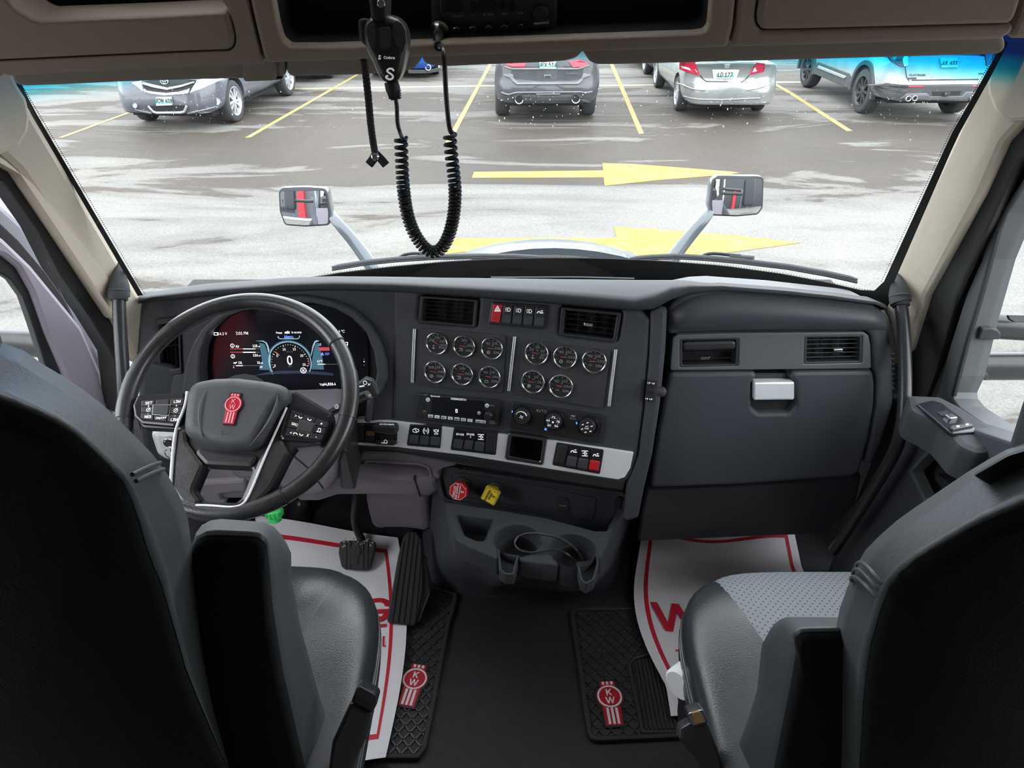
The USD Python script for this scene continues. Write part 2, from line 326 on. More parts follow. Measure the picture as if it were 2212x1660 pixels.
def mark(name, pp, m, label, cat_='road marking', group=None): one(name, plate(GF, pp, -0.003, {'pale_paint': .003, 'seam_tar': .002}.get(m, .005)), M[m], label, cat_, group)
for pp, lab in (([(126, 298), (136, 298), (285, 243), (281, 241)], 'yellow stall line running beneath the grey crossover, left of its bumper'),
                ([(529, 298), (542, 297), (778, 160), (771, 160)], 'long yellow stall line right of the grey crossover'),
                ([(962, 308), (975, 306), (1064, 136), (1057, 136)], 'yellow stall line left of the dark grey SUV'),
                ([(1380, 290), (1391, 289), (1324, 136), (1316, 136)], 'yellow stall line between the dark grey SUV and the silver sedan'),
                ([(1703, 202), (1711, 200), (1841, 283), (1829, 284)], 'nearer piece of the yellow stall line left of the white SUV'),
                ([(1652, 172), (1661, 172), (1711, 200), (1704, 203)], 'farther piece of the yellow stall line behind the silver sedan')):
    mark('stall_line', pp, 'line_paint', lab, group=None)
mark('stall_line', [(610, 194), (610, 191), (1068, 184), (1068, 187)], 'pale_paint', 'pale line crossing the stalls between the crossover and the dark SUV')
mark('stall_line', [(1292, 187), (1292, 184), (1430, 182), (1430, 185)], 'pale_paint', 'pale line crossing the stall left of the silver sedan')
mark('stall_line', [(1655, 180), (1655, 176), (1752, 176), (1752, 179)], 'pale_paint', 'short white line crossing the stall beside the white SUV wheel')
mark('paving_seam', [(760, 256), (760, 254.6), (1452, 247.4), (1452, 248.6)], 'seam_tar', 'thin dark seam in the asphalt under the dark SUV', 'pavement seam')
mark('paving_seam', [(1665, 241), (1665, 239.8), (1860, 236.6), (1860, 237.6)], 'seam_tar', 'thin dark seam in the asphalt under the stall line by the white SUV', 'pavement seam')
mark('arrow_marking', [(1019, 385), (1024, 372), (1303, 369), (1301, 353), (1370, 355), (1575, 371), (1598, 374), (1560, 379), (1420, 390), (1306, 402), (1304, 384)], 'yellow_paint', 'farther yellow arrow painted on the asphalt, pointing right')
mark('arrow_marking', [(900, 560), (960, 517), (1010, 515), (1331, 514), (1326, 490), (1400, 494), (1600, 511), (1730, 525), (1640, 538), (1520, 553), (1440, 565), (1380, 572), (1340, 580), (1335, 545), (1000, 545)], 'yellow_paint', 'nearer yellow arrow painted on the asphalt just beyond the hood')
# ---------------------------------------------------------------- cab shell
struct('floor', bx((0, 0.25, -0.03), (2.0, 3.1, 0.06)), M['floor_rubber'], 'black rubber cab floor')
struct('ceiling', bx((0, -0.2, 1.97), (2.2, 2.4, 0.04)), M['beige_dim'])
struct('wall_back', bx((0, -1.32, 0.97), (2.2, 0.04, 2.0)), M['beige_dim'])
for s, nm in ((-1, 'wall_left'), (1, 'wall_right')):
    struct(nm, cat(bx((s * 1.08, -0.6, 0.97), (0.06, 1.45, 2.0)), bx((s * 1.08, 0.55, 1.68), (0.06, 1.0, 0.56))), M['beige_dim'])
struct('wall_front', cat(bx((0, 1.84, 0.27), (1.94, 0.05, 0.60)), bx((-0.94, 1.65, 0.25), (0.05, 0.4, 0.55)), bx((0.97, 1.65, 0.25), (0.05, 0.4, 0.55))), M['lower_plastic'], 'dark firewall behind the pedals')
# windshield, bowed forward in the middle
yb = lambda x: 1.88 - 0.42 * (x / 0.85) ** 2
yt = lambda x: 1.50 - 0.17 * (x / 0.87) ** 2
ZB, ZT = 0.74, 1.36
gy = lambda x, z: yb(x) + (z - ZB) / (ZT - ZB) * (yt(x) - yb(x))
def onglass(px, py, off=0.0):
    r = ray(px, py); lo, hi = 0.5, 4.0
    for _ in range(50):
        m = (lo + hi) / 2; p = CAM + r * m
        lo, hi = (m, hi) if p[1] < gy(p[0], p[2]) + off else (lo, m)
    return CAM + r * lo
def resample(pp, n):
    pp = np.asarray(pp, float); t = np.r_[0, np.cumsum(np.linalg.norm(np.diff(pp, axis=0), axis=1))]
    q = np.linspace(0, t[-1], n); return np.stack([np.interp(q, t, c) for c in pp.T], 1)
def glass_strip(A, B, n, off=-0.004, th=0.003, m=2):
    A, B = resample(A, n), resample(B, n)
    return sheet([[onglass(*(a * (1 - k) + b * k), off) for k in np.linspace(0, 1, m)] for a, b in zip(A, B)], th)
W1 = Thing('window_1', 'curved windshield with a blue shade band along its top', kind='structure')
xs, zs = np.linspace(-0.93, 0.93, 33), np.linspace(0.70, 1.42, 13)
W1.add('pane', sheet([[V(x, gy(x, z), z) for x in xs] for z in zs], -0.005), M['windshield_glass'])
frit_top = [(560, 616), (640, 604), (690, 598), (730, 591), (850, 577), (970, 566), (1060, 561), (1180, 558), (1300, 559), (1420, 564), (1560, 575), (1690, 593), (1790, 612), (1850, 626), (1880, 631), (1896, 627), (1908, 610)]
W1.add('frit_band', glass_strip(frit_top, [(560, 650), (900, 660), (1300, 665), (1800, 690), (1880, 680), (1925, 660), (1935, 610)], 48, m=4), M['dark_recess'], label='black printed border along the bottom of the glass')
W1.add('frit_band', glass_strip([(22, 160), (60, 235), (298, 640)], [(34, 158), (70, 232), (309, 638)], 12), M['dark_recess'])
W1.add('frit_band', glass_strip([(2166, 90), (2135, 150), (2055, 290), (1908, 612)], [(2178, 92), (2148, 152), (2068, 296), (1930, 612)], 14), M['dark_recess'])
def dots(A, n):
    out = []
    for p in resample(A, n):
        a = onglass(*p, -0.004); d = trimesh.creation.icosphere(0, 0.0011); d.apply_translation(a); out.append(d)
    return out
W1.add('frit_dot_row', cat(dots([(39, 170), (75, 231), (312, 634)], 110), dots([(2162, 92), (2131, 150), (2051, 290), (1904, 608)], 110), dots([(x, y - 3.5) for x, y in frit_top[2:15]], 200)), M['dark_recess'], kind='stuff')
rs = random.Random(5); sp_ = []
for k in range(260):
    px = rs.choice((rs.gauss(1180, 90), rs.gauss(1560, 120), rs.gauss(430, 80), rs.gauss(1950, 90), rs.uniform(250, 1990))); py = rs.gauss(225, 28)
    if not (150 < py < 330 and 120 < px < 2090): continue
    d = trimesh.creation.icosphere(0, rs.choice((0.0007, 0.0007, 0.0009, 0.0013))); d.apply_scale((1, 1, rs.choice((1, 1, 1.8)))); d.apply_translation(onglass(px, py, 0.006)); sp_.append(d)
W1.add('dirt_speck', cat(sp_), M['white_print'], label='white specks of grit on the outside of the glass', kind='stuff')
# pillars
def frame3(a, b, c):
    w = np.cross(b - a, c - a); w = unit(w); o = (a + b + c) / 3
    if w @ (CAM - o) < 0: w = -w
    return Frame(o, w)
PLF = frame3(V(-.85, 1.31, 1.295), V(-.84, 1.5, .84), V(-.935, 1.23, 1.0))
PRF = frame3(V(.85, 1.39, 1.333), V(.84, 1.5, .829), V(.935, 1.26, 1.0))
P1 = Thing('trim_1', 'beige left windshield pillar trim', kind='structure')
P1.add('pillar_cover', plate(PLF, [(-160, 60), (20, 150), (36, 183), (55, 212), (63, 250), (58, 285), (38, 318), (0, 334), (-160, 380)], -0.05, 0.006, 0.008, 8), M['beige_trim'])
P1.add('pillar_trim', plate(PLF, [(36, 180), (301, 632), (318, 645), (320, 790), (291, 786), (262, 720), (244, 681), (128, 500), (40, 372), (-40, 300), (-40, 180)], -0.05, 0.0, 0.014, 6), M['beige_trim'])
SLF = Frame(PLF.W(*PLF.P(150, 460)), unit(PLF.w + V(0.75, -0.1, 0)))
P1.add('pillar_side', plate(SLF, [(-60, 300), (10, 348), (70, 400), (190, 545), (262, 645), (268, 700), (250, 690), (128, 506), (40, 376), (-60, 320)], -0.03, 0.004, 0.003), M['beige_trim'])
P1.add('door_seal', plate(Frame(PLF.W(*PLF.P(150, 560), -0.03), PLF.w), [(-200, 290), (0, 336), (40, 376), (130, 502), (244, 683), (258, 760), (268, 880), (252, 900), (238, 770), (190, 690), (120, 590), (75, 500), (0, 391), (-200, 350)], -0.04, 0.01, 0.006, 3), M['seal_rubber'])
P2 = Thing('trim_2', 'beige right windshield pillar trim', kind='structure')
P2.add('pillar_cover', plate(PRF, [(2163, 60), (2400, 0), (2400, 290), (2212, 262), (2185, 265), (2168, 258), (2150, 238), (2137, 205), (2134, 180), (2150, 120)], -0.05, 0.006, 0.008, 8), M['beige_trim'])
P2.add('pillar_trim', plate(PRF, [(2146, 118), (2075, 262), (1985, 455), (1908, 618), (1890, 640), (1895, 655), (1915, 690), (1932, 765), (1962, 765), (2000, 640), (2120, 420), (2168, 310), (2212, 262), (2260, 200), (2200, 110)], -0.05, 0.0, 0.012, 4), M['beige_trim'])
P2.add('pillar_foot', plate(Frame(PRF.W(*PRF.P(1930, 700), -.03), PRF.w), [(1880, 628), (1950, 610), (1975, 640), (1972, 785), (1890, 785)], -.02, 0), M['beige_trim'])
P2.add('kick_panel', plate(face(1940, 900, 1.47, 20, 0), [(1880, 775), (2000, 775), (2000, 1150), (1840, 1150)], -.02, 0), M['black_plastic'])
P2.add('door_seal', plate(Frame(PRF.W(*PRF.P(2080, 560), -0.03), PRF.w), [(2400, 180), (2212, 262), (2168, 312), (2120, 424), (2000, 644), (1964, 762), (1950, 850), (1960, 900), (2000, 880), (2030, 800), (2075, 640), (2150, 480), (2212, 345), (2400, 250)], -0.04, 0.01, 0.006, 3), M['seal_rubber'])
# ---------------------------------------------------------------- doors
a8 = math.radians(20); FL = Frame((-0.965, 1.52, 0.8), (math.cos(a8), -math.sin(a8), 0))
D1 = Thing('door_1', 'driver door standing slightly ajar, grey window frame', kind='structure')
mat('door_paint', (0.18, 0.19, 0.23), 0.35, coat=0.5); mat('door_lining', (0.42, 0.375, 0.44), 0.5, bump=(800, .2))
D1.add('outer_frame', plate(FL, [(-500, 240), (0, 430), (60, 486), (128, 590), (165, 625), (200, 700), (235, 790), (258, 870), (270, 1000), (240, 1000), (222, 880), (181, 760), (140, 665), (90, 590), (40, 530), (0, 495), (-500, 300)], -0.05, -0.012, 0.012, 3), M['door_paint'], label='painted outer door frame')
D1.add('frame_seal', plate(FL, [(-500, 290), (0, 482), (40, 520), (95, 585), (145, 655), (188, 750), (226, 868), (245, 1010), (225, 1010), (205, 830), (165, 712), (118, 648), (58, 578), (0, 522), (-500, 330)], -0.03, 0.0, 0.006, 2), M['seal_rubber'])
D1.add('frame_lining', plate(FL, [(-500, 322), (0, 514), (60, 572), (120, 645), (169, 705), (211, 801), (228, 880), (250, 1010), (190, 1010), (160, 900), (126, 801), (90, 717), (60, 632), (30, 578), (0, 554), (-500, 370)], -0.012, 0.012, 0.010, 3), M['door_lining'], label='lavender grey inner window frame')
D1.add('glass_run', plate(FL, [(-500, 365), (0, 550), (32, 578), (62, 632), (92, 717), (128, 801), (165, 905), (125, 905), (98, 800), (66, 700), (45, 640), (20, 605), (0, 592), (-500, 420)], -0.012, 0.004, 0.004, 2), M['seal_rubber'])
D1.add('pane', plate(FL, [(-500, 410), (0, 585), (70, 690), (130, 905), (-500, 905)], -0.02, -0.015), M['window_glass'])
D1.add('door_panel', plate(FL, [(-500, 890), (140, 890), (260, 1000), (330, 1500), (-900, 1900)], -0.05, 0.03, 0.02), M['glove_plastic'])
D2 = Thing('door_2', 'closed passenger door with window and black lining', kind='structure')
FR = Frame((0.95, 1.3, 0.8), (-1, 0, 0)); FR2 = Frame((0.88, 1.2, 0.6), (-1, 0, 0))
D2.add('frame_lining', plate(FR, [(2500, 60), (2260, 330), (2150, 500), (2133, 560), (2098, 640), (2060, 760), (2036, 851), (2020, 880), (2200, 1010), (2500, 1200), (2500, 1140), (2183, 946), (2086, 880), (2072, 862), (2070, 848), (2086, 813), (2112, 699), (2150, 560), (2190, 460), (2260, 350), (2500, 130)], -0.04, 0.012, 0.008, 3), M['panel_grey'], label='grey inner window frame')
D2.add('frame_seal', plate(FR, [(2500, 20), (2215, 335), (2150, 470), (2075, 620), (2030, 720), (1985, 860), (1960, 900), (2025, 900), (2042, 851), (2070, 740), (2102, 640), (2140, 555), (2165, 495), (2270, 330), (2500, 80)], -0.05, 0.0, 0.006, 3), M['seal_rubber'])
D2.add('frame_channel', plate(FR.at(0.012), [(2154, 500), (2116, 640), (2085, 745), (2056, 855), (2063, 857), (2092, 745), (2123, 640), (2160, 503)], -0.003, 0.003, 0.001), M['black_plastic'])
D2.add('pane', plate(FR, [(2500, 60), (2250, 330), (2140, 540), (2060, 850), (2100, 900), (2500, 1150)], -0.025, -0.02), M['window_glass'])
recess = [(1966, 1017), (2015, 964), (2040, 968), (2110, 1015), (2190, 1075), (2130, 1130), (2000, 1085)]
D2.add('door_panel', plate(FR2, [(1900, 850), (1968, 872), (2031, 905), (2200, 960), (2600, 1000), (2600, 1800), (1500, 1800), (1760, 1300), (1880, 1000)], -0.06, 0.0, 0.006, holes=(FR2.poly(recess, 5),)), M['glove_plastic'])
D2.add('pull_pocket', plate(FR2, [(1940, 950), (2230, 950), (2230, 1150), (1940, 1150)], -0.07, -0.045), M['black_plastic'])
D2.add('pull_rim', plate(FR2, recess, -0.02, 0.005, 0.004, 5, holes=(FR2.poly([(1975, 1018), (2017, 974), (2037, 977), (2105, 1022), (2178, 1076), (2126, 1120), (2003, 1076)], 4),)), M['panel_grey'])
D2.add('pull_handle', plate(FR2, [(1996, 1030), (2010, 1022), (2060, 1062), (2120, 1110), (2108, 1125), (2040, 1078)], -0.045, -0.012, 0.008, 3), M['satin_black'])
AF = floorframe(0.705)
D2.add('armrest', plate(AF, [(1960, 850), (2031, 853), (2076, 876), (2185, 948), (2500, 1120), (2300, 1120), (2200, 1000), (2177, 972), (2111, 979), (2073, 962), (2031, 916), (1966, 884)], -0.07, 0.0, 0.014, 3), M['dash_pad'], label='padded ledge under the window')
sw = D2.add('switch_plate', plate(AF, [(1978, 877), (2012, 869), (2032, 874), (2109, 931), (2105, 938), (2056, 942), (2046, 936)], -0.002, 0.005, 0.003, 3), M['gloss_black'], label='glossy window switch plate')
D2.add('window_switch', plate(AF, [(2035, 905), (2052, 902), (2067, 913), (2048, 916)], 0.004, 0.012, 0.003, 1), M['dark_chrome'], parent=sw)
D2.add('switch_well', plate(AF, [(2020, 896), (2042, 893), (2058, 903), (2034, 906)], 0.004, 0.0065, 0.001, 1), M['dark_recess'], parent=sw)
D2.add('lock_switch', plate(AF, [(2047, 932), (2052, 927), (2096, 922), (2100, 928), (2055, 937)], 0.004, 0.009, 0.002, 1), M['satin_black'], parent=sw)
for q in ((2066, 930), (2086, 926)): D2.add('switch_mark', plate(AF, [(q[0] - 3, q[1] - 1.5), (q[0] + 3, q[1] - 2), (q[0] + 3, q[1] + 1.5), (q[0] - 3, q[1] + 2)], 0.008, 0.0096), M['lettering'], parent=sw)
# upper door surrounds (out of frame above the windows)
struct('trim_4', cat(bx((-1.06, 0.75, 1.62), (0.08, 1.5, 0.6)), bx((1.05, 0.75, 1.66), (0.10, 1.5, 0.6))), M['beige_dim'])
# ---------------------------------------------------------------- overhead shelf and visors
FO = face(1100, 60, 0.95, 0, -12)
OH = Thing('overhead_shelf', 'beige overhead storage shelf across the top of the windshield', 'overhead shelf')
lip = [(20, 164), (100, 160), (337, 148), (573, 138), (1000, 122), (1575, 104), (1900, 94), (2163, 86)]
ldoor = [(-200, -300), (475, -300), (475, 0), (490, 22), (501, 52), (507, 81), (504, 100), (494, 107), (407, 110), (0, 129), (-200, 136)]
rdoor = [(1640, -300), (1640, 0), (1635, 32), (1637, 51), (1646, 63), (1725, 62), (2182, 50), (2192, 30), (2202, 0), (2210, -300)]
def pw(c): return affinity.scale(c, 1, 1)
Lq = FO.poly([(-260, -300), (532, -300), (534, 0), (548, 60), (562, 118), (570, 138), (337, 148), (100, 160), (20, 164), (0, 158), (-20, 140), (-260, 150)])
Cq = FO.poly([(538, -300), (539, 0), (553, 60), (567, 118), (575, 138), (1000, 122), (1572, 104), (1584, 60), (1590, 0), (1592, -300)])
Rq = FO.poly([(1597, -300), (1595, 0), (1589, 60), (1577, 104), (1900, 94), (2163, 86), (2185, 72), (2200, 40), (2212, 0), (2220, -300)])
ld, rd = FO.poly(ldoor, 8), FO.poly(rdoor, 6)
gap = 3 * FO.mpp(1100, 60)
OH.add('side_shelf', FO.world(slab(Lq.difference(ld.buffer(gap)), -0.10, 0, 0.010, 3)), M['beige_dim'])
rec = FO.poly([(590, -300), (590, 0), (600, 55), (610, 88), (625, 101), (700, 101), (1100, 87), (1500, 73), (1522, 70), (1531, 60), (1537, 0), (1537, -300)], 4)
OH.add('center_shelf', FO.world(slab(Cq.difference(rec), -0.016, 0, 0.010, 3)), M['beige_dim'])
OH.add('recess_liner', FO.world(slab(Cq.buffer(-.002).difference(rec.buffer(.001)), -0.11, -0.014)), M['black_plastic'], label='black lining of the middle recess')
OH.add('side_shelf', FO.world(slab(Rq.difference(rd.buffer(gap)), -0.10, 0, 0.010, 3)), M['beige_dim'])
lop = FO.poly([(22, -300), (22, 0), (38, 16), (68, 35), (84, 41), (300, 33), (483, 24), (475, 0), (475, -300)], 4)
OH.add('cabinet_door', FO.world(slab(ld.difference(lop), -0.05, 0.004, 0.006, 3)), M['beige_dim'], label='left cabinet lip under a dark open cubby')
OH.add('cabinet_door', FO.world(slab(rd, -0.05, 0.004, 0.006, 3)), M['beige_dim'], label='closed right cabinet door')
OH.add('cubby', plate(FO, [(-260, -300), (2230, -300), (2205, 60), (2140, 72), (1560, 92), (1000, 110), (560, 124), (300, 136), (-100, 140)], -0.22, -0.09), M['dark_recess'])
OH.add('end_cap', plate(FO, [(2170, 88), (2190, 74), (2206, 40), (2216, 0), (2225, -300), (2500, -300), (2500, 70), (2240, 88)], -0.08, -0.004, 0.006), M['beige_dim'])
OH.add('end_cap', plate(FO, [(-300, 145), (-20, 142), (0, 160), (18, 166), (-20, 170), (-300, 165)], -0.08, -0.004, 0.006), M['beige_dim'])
OH.add('header_panel', bx((0, 1.41, 1.43), (1.96, 0.38, 0.05)), M['visor_fabric'])
FV = face(1100, 130, 1.07, 0, -20)
for pp, lab in (([(16, 120), (618, 95), (618, 164), (526, 168), (400, 171), (270, 175), (120, 182), (60, 184), (32, 181)], 'long sun visor at the left end of the header'),
                ([(620, 95), (930, 80), (908, 132), (896, 147), (862, 156), (780, 160), (620, 164)], 'sun visor behind the hanging microphone'),
                ([(900, 90), (1300, 80), (1256, 112), (1244, 124), (1220, 130), (1190, 133), (1060, 138), (970, 142), (934, 140), (916, 134)], 'short middle sun visor between two notches'),
                ([(1240, 80), (2160, 50), (2170, 92), (2169, 108), (2160, 115), (2100, 117), (1641, 130), (1320, 138), (1290, 138), (1272, 131)], 'long sun visor at the right end of the header')):
    one('sun_visor', plate(FV, pp, -0.016, 0.006, 0.007, 3, seg=3), M['visor_fabric'], lab, 'sun visor')
v = Thing('visor_clip', 'small beige visor hinge with two seams, right of the left visor', 'visor hinge')
v.add('clip', plate(FV, [(528, 120), (598, 117), (600, 165), (590, 167), (534, 169), (528, 164)], 0.004, 0.012, 0.004, 2), M['visor_fabric']); v.add('foot', plate(FV, [(575, 168), (612, 164), (608, 168), (580, 171)], -0.01, 0.004), M['black_plastic'])
# ---------------------------------------------------------------- dashboard
FA = face(560, 760, 1.47, 0, 14)                                  # driver's face
FB = face(880, 780, 1.455, 14, 15)                                # centre stack, turned to the driver
FC = face(1660, 760, 1.37, -2, 10)                                # passenger side
DB = Thing('dashboard', 'dark grey truck dashboard spanning the cab under the windshield', 'dashboard')
cols = [(301, 656, 650, 642, 633, 'A'), (330, 653, 645, 637, 628, 'A'), (450, 641, 632, 622, 613, 'A'), (620, 630, 620, 609, 600, 'A'), (720, 627, 617, 606, 597, 'A'), (850, 631, 620, 608, 598, 'A'), (950, 638, 626, 613, 600, 'B'),
        (1050, 645, 632, 618, 601, 'B'), (1200, 657, 643, 626, 603, 'B'), (1300, 666, 652, 634, 604, 'B'), (1370, 672, 659, 640, 605, 'B'), (1412, 668, 652, 632, 605, 'B'),
        (1450, 648, 636, 620, 605, 'C'), (1490, 634, 626, 616, 606, 'C'), (1560, 627, 622, 617, 611, 'C'), (1700, 637, 633, 628, 622, 'C'), (1800, 647, 643, 639, 635, 'C'), (1890, 658, 655, 652, 648, 'C'), (1914, 668, 665, 662, 657, 'C')]
R = []
for px, lb, lf, tn, far, k in cols:
    F = dict(A=FA, B=FB, C=FC)[k]; y0 = onplane(px, lb, F.o, F.w)[1]
    if k == 'B' and px > 1300: y0 = max(y0, 1.36)
    yl = {'A': 0.030, 'B': 0.032, 'C': 0.012}[k]
    a = Yp(px, lb, y0); b_ = Yp(px, lf, y0 - yl); c = Yp(px, tn, y0 - yl * 0.3); d = Yp(px, far, min(y0 + 0.10, 1.60)); 
    R.append([a + V(0, 0.04, -0.0), a, b_ * 0.5 + a * 0.5 + V(0, -0.006, 0), b_, b_ * 0.5 + c * 0.5 + V(0, -.004, .003), c, c * 0.6 + d * 0.4 + V(0, 0, .002), d, d + V(0, 0.12, -0.055), d + V(0, 0.22, -0.14), a + V(0, .2, -.2)])
DB.add('top_pad', loft(R), M['dash_pad'], smooth=60)
DB.add('defrost_slot', cat(glass_strip([(1060, 600.5), (1250, 600), (1370, 603)], [(1100, 604), (1250, 610), (1352, 611)], 12, -0.25, 0.004)), M['satin_black'], label='black defroster slot behind the pad')
hood_in = [(408, 905), (403, 850), (410, 790), (425, 742), (447, 706), (482, 676), (530, 655), (600, 641), (660, 640), (720, 650), (762, 668), (798, 700), (822, 740), (834, 780), (836, 815), (826, 840), (806, 858), (800, 905)]
hq = FA.poly(hood_in)
leftq = FA.poly([(299, 640), (440, 628), (720, 614), (862, 618), (856, 760), (850, 912), (765, 912), (700, 990), (420, 1010), (330, 990), (302, 900), (298, 780)])
ventL = [(341, 691), (388, 686), (393, 806), (346, 811)]
DB.add('driver_panel', FA.world(slab(leftq.difference(hq).difference(FA.poly(ventL)), -0.08, 0, 0.006)), M['dash_plastic'])
hr = FA.poly([(x, y) for x, y in hood_in]).buffer(0.004)
DB.add('instrument_hood', FA.world(slab(hr.difference(FA.poly([(450, 905), (441, 850), (437, 800), (441, 755), (456, 716), (490, 684), (540, 664), (610, 652), (680, 652), (728, 664), (764, 684), (793, 714), (811, 756), (817, 800), (810, 836), (797, 852), (790, 905)])), -0.05, 0.020, 0.010, 3)), M['dash_plastic'])
DB.add('instrument_bezel', plate(FA, [(400, 915), (400, 640), (840, 640), (840, 915)], -0.07, -0.03), M['satin_black'])
Cq_ = FB.poly([(846, 618), (1050, 636), (1250, 656), (1380, 668), (1408, 690), (1403, 760), (1392, 880), (1378, 985), (1366, 1032), (1340, 1052), (1200, 1030), (1000, 992), (760, 975), (762, 905), (846, 905)])
cub = [(1103, 936), (1179, 947), (1171, 999), (1096, 987)]
ventC1 = [(910, 641), (1032, 649), (1027, 706), (906, 695)]; ventC2 = [(1214, 665), (1341, 677), (1331, 738), (1209, 723)]
DB.add('center_panel', FB.world(slab(Cq_.difference(FB.poly(cub)).difference(FB.poly(ventC1)).difference(FB.poly(ventC2)), -0.08, 0, 0.012, 3)), M['dash_plastic'])
DB.add('side_bezel', plate(FB, [(1404, 676), (1420, 664), (1441, 668), (1436, 760), (1424, 880), (1408, 985), (1392, 1050), (1378, 1120), (1345, 1130), (1352, 1050), (1378, 985), (1392, 880), (1402, 760)], -0.10, 0.002, 0.008, 3), M['dash_plastic'], label='rounded right edge of the centre stack')
for pp in ([(911, 708), (1094, 725), (1087, 849), (905, 832)], [(1132, 733), (1320, 757), (1303, 883), (1117, 852)]):
    q = FB.poly(pp, 6); gp = DB.add('gauge_panel', FB.world(slab(q, -0.001, 0.0035, 0.0012)), M['panel_dark'])
for (a, b_) in (((897, 710), (892, 826)), ((1113, 727), (1100, 844)), ((1331, 755), (1316, 877))):
    for o in (-2.2, 1.6):
        A, B = FB.P(a[0] + o, a[1]), FB.P(b_[0] + o, b_[1]); DB.add('chrome_bar', tube([FB.W(*A, 0.003), FB.W(*(A * .5 + B * .5), .004), FB.W(*B, 0.003)], 0.0016, 8), M['bar_chrome'])
for pp in ([(764, 903), (860, 909), (1000, 926), (1200, 951), (1369, 976), (1362, 1010), (1350, 1030), (1335, 1035), (1200, 1014), (1000, 982), (860, 965), (758, 960)],):
    DB.add('silver_strip', plate(FB, pp, -0.02, 0.006, 0.004, 3, holes=(FB.poly(cub).buffer(0.003),)), M['satin_silver'], label='brushed silver trim strip')
DB.add('cubby_frame', FB.world(slab(FB.poly(cub, 2).buffer(0.004).difference(FB.poly([(1108, 940), (1175, 950), (1168, 994), (1102, 982)])), -0.02, 0.010, 0.002)), M['dark_chrome'])
DB.add('cubby', plate(FB, [(1090, 925), (1195, 940), (1185, 1010), (1085, 1000)], -0.09, -0.06), M['dark_recess'])
FD = face(1000, 1010, 1.40, 10, -6)
DB.add('lower_rail', plate(FB, [(748, 962), (860, 968), (1000, 985), (1200, 1016), (1335, 1038), (1352, 1034), (1345, 1062), (1200, 1040), (1000, 1006), (860, 982), (745, 978)], -0.06, 0.001, 0.010, 2), M['satin_black'])
pocket = [(793, 997), (905, 1003), (924, 1010), (930, 1026), (900, 1026), (800, 1019)]
DB.add('lower_trim', plate(FD, [(740, 972), (860, 978), (950, 992), (1000, 1004), (960, 1012), (946, 1020), (952, 1040), (935, 1032), (800, 1029), (752, 1032)], -0.05, 0.0, 0.006, 2, holes=(FD.poly(pocket, 4),)), M['lower_plastic'])
DB.add('pocket_rim', FD.world(slab(FD.poly([(786, 993), (908, 998), (929, 1008), (935, 1029), (900, 1029), (793, 1023)], 5).difference(FD.poly(pocket, 4)), -0.02, 0.005, 0.003)), M['lower_plastic'])
DB.add('pocket', plate(FD, [(770, 985), (945, 985), (945, 1040), (770, 1040)], -0.09, -0.05), M['dark_recess'])
DB.add('knee_panel', plate(face(800, 1050, 1.42, 0, -18), [(735, 1030), (830, 1032), (940, 1036), (950, 1060), (932, 1075), (820, 1071), (730, 1072), (690, 1085), (640, 1085), (640, 1030)], -0.12, 0, 0.012, 3), M['lower_plastic'])
DB.add('knee_seam', plate(face(800, 1050, 1.42, 0, -18), [(894, 1034), (897, 1034), (909, 1073), (906, 1073)], -0.01, 0.0012), M['dark_recess'])
FK = face(620, 1030, 1.33, 0, -10)
DB.add('column_panel', plate(FK, [(400, 940), (745, 930), (742, 1000), (735, 1035), (712, 1068), (690, 1077), (650, 1082), (560, 1086), (430, 1088), (405, 1070)], -0.14, 0, 0.03, 8, seg=4), M['lower_plastic'], label='lavender grey panel under the steering column')
for a, b_ in (((634, 985), (668, 1014)), ((668, 1014), (698, 1056))):
    DB.add('panel_seam', plate(FK, [(a[0] - 1, a[1]), (a[0] + 1, a[1] - 1), (b_[0] + 1, b_[1] - 1), (b_[0] - 1, b_[1])], -0.03, 0.0012), M['dark_recess'])
DB.add('column_shadow_panel', plate(FK, [(742, 965), (752, 985), (766, 1050), (768, 1062), (735, 1062), (730, 1000)], -0.14, -0.004, 0.006), M['satin_black'])
DB.add('left_end', plate(face(330, 900, 1.42, -25, 5), [(303, 780), (400, 800), (420, 1000), (400, 1090), (330, 1100), (300, 900)], -0.10, 0, 0.01), M['glove_plastic'])
DB.add('lower_tray', plate(FK, [(418, 1036), (532, 1030), (532, 1070), (505, 1088), (440, 1084), (425, 1070)], -0.02, 0.012, 0.008, 5, holes=(FK.poly([(475, 1062), (524, 1056), (522, 1074), (500, 1080), (480, 1076)], 3),)), M['lower_plastic'])
# passenger side
vb = [(1452, 728), (1462, 722), (1560, 719), (1864, 716), (1874, 724), (1878, 745), (1880, 795), (1800, 796), (1446, 799), (1448, 770)]
gl = [(1446, 803), (1884, 799), (1888, 830), (1886, 880), (1874, 950), (1856, 1020), (1840, 1030), (1600, 1046), (1402, 1053), (1408, 1010), (1424, 910), (1436, 850)]
vq, gq = FC.poly(vb, 5), FC.poly(gl, 5); g2 = 2.2 * FC.mpp(1660, 760)
pv1 = [(1467, 732), (1595, 729), (1594, 789), (1467, 792)]; pv2 = [(1736, 726), (1861, 724), (1860, 782), (1734, 785)]
body = FC.poly([(1441, 668), (1455, 648), (1480, 634), (1520, 626), (1560, 624), (1700, 634), (1890, 655), (1908, 672), (1920, 710), (1928, 760), (1930, 870), (1905, 960), (1880, 1015), (1860, 1040), (1500, 1050), (1398, 1056), (1412, 980), (1430, 860), (1438, 760)])
DB.add('passenger_panel', FC.world(slab(body.difference(vq.buffer(g2)).difference(gq.buffer(g2)), -0.12, 0.004, 0.012, 4)), M['glove_plastic'])
UF = Frame(FC.W(*FC.P(1660, 672), 0.004), FC.w + V(0, 0.0, 0.0))
cu = []                                                            # upper roll, bulging back towards the seats
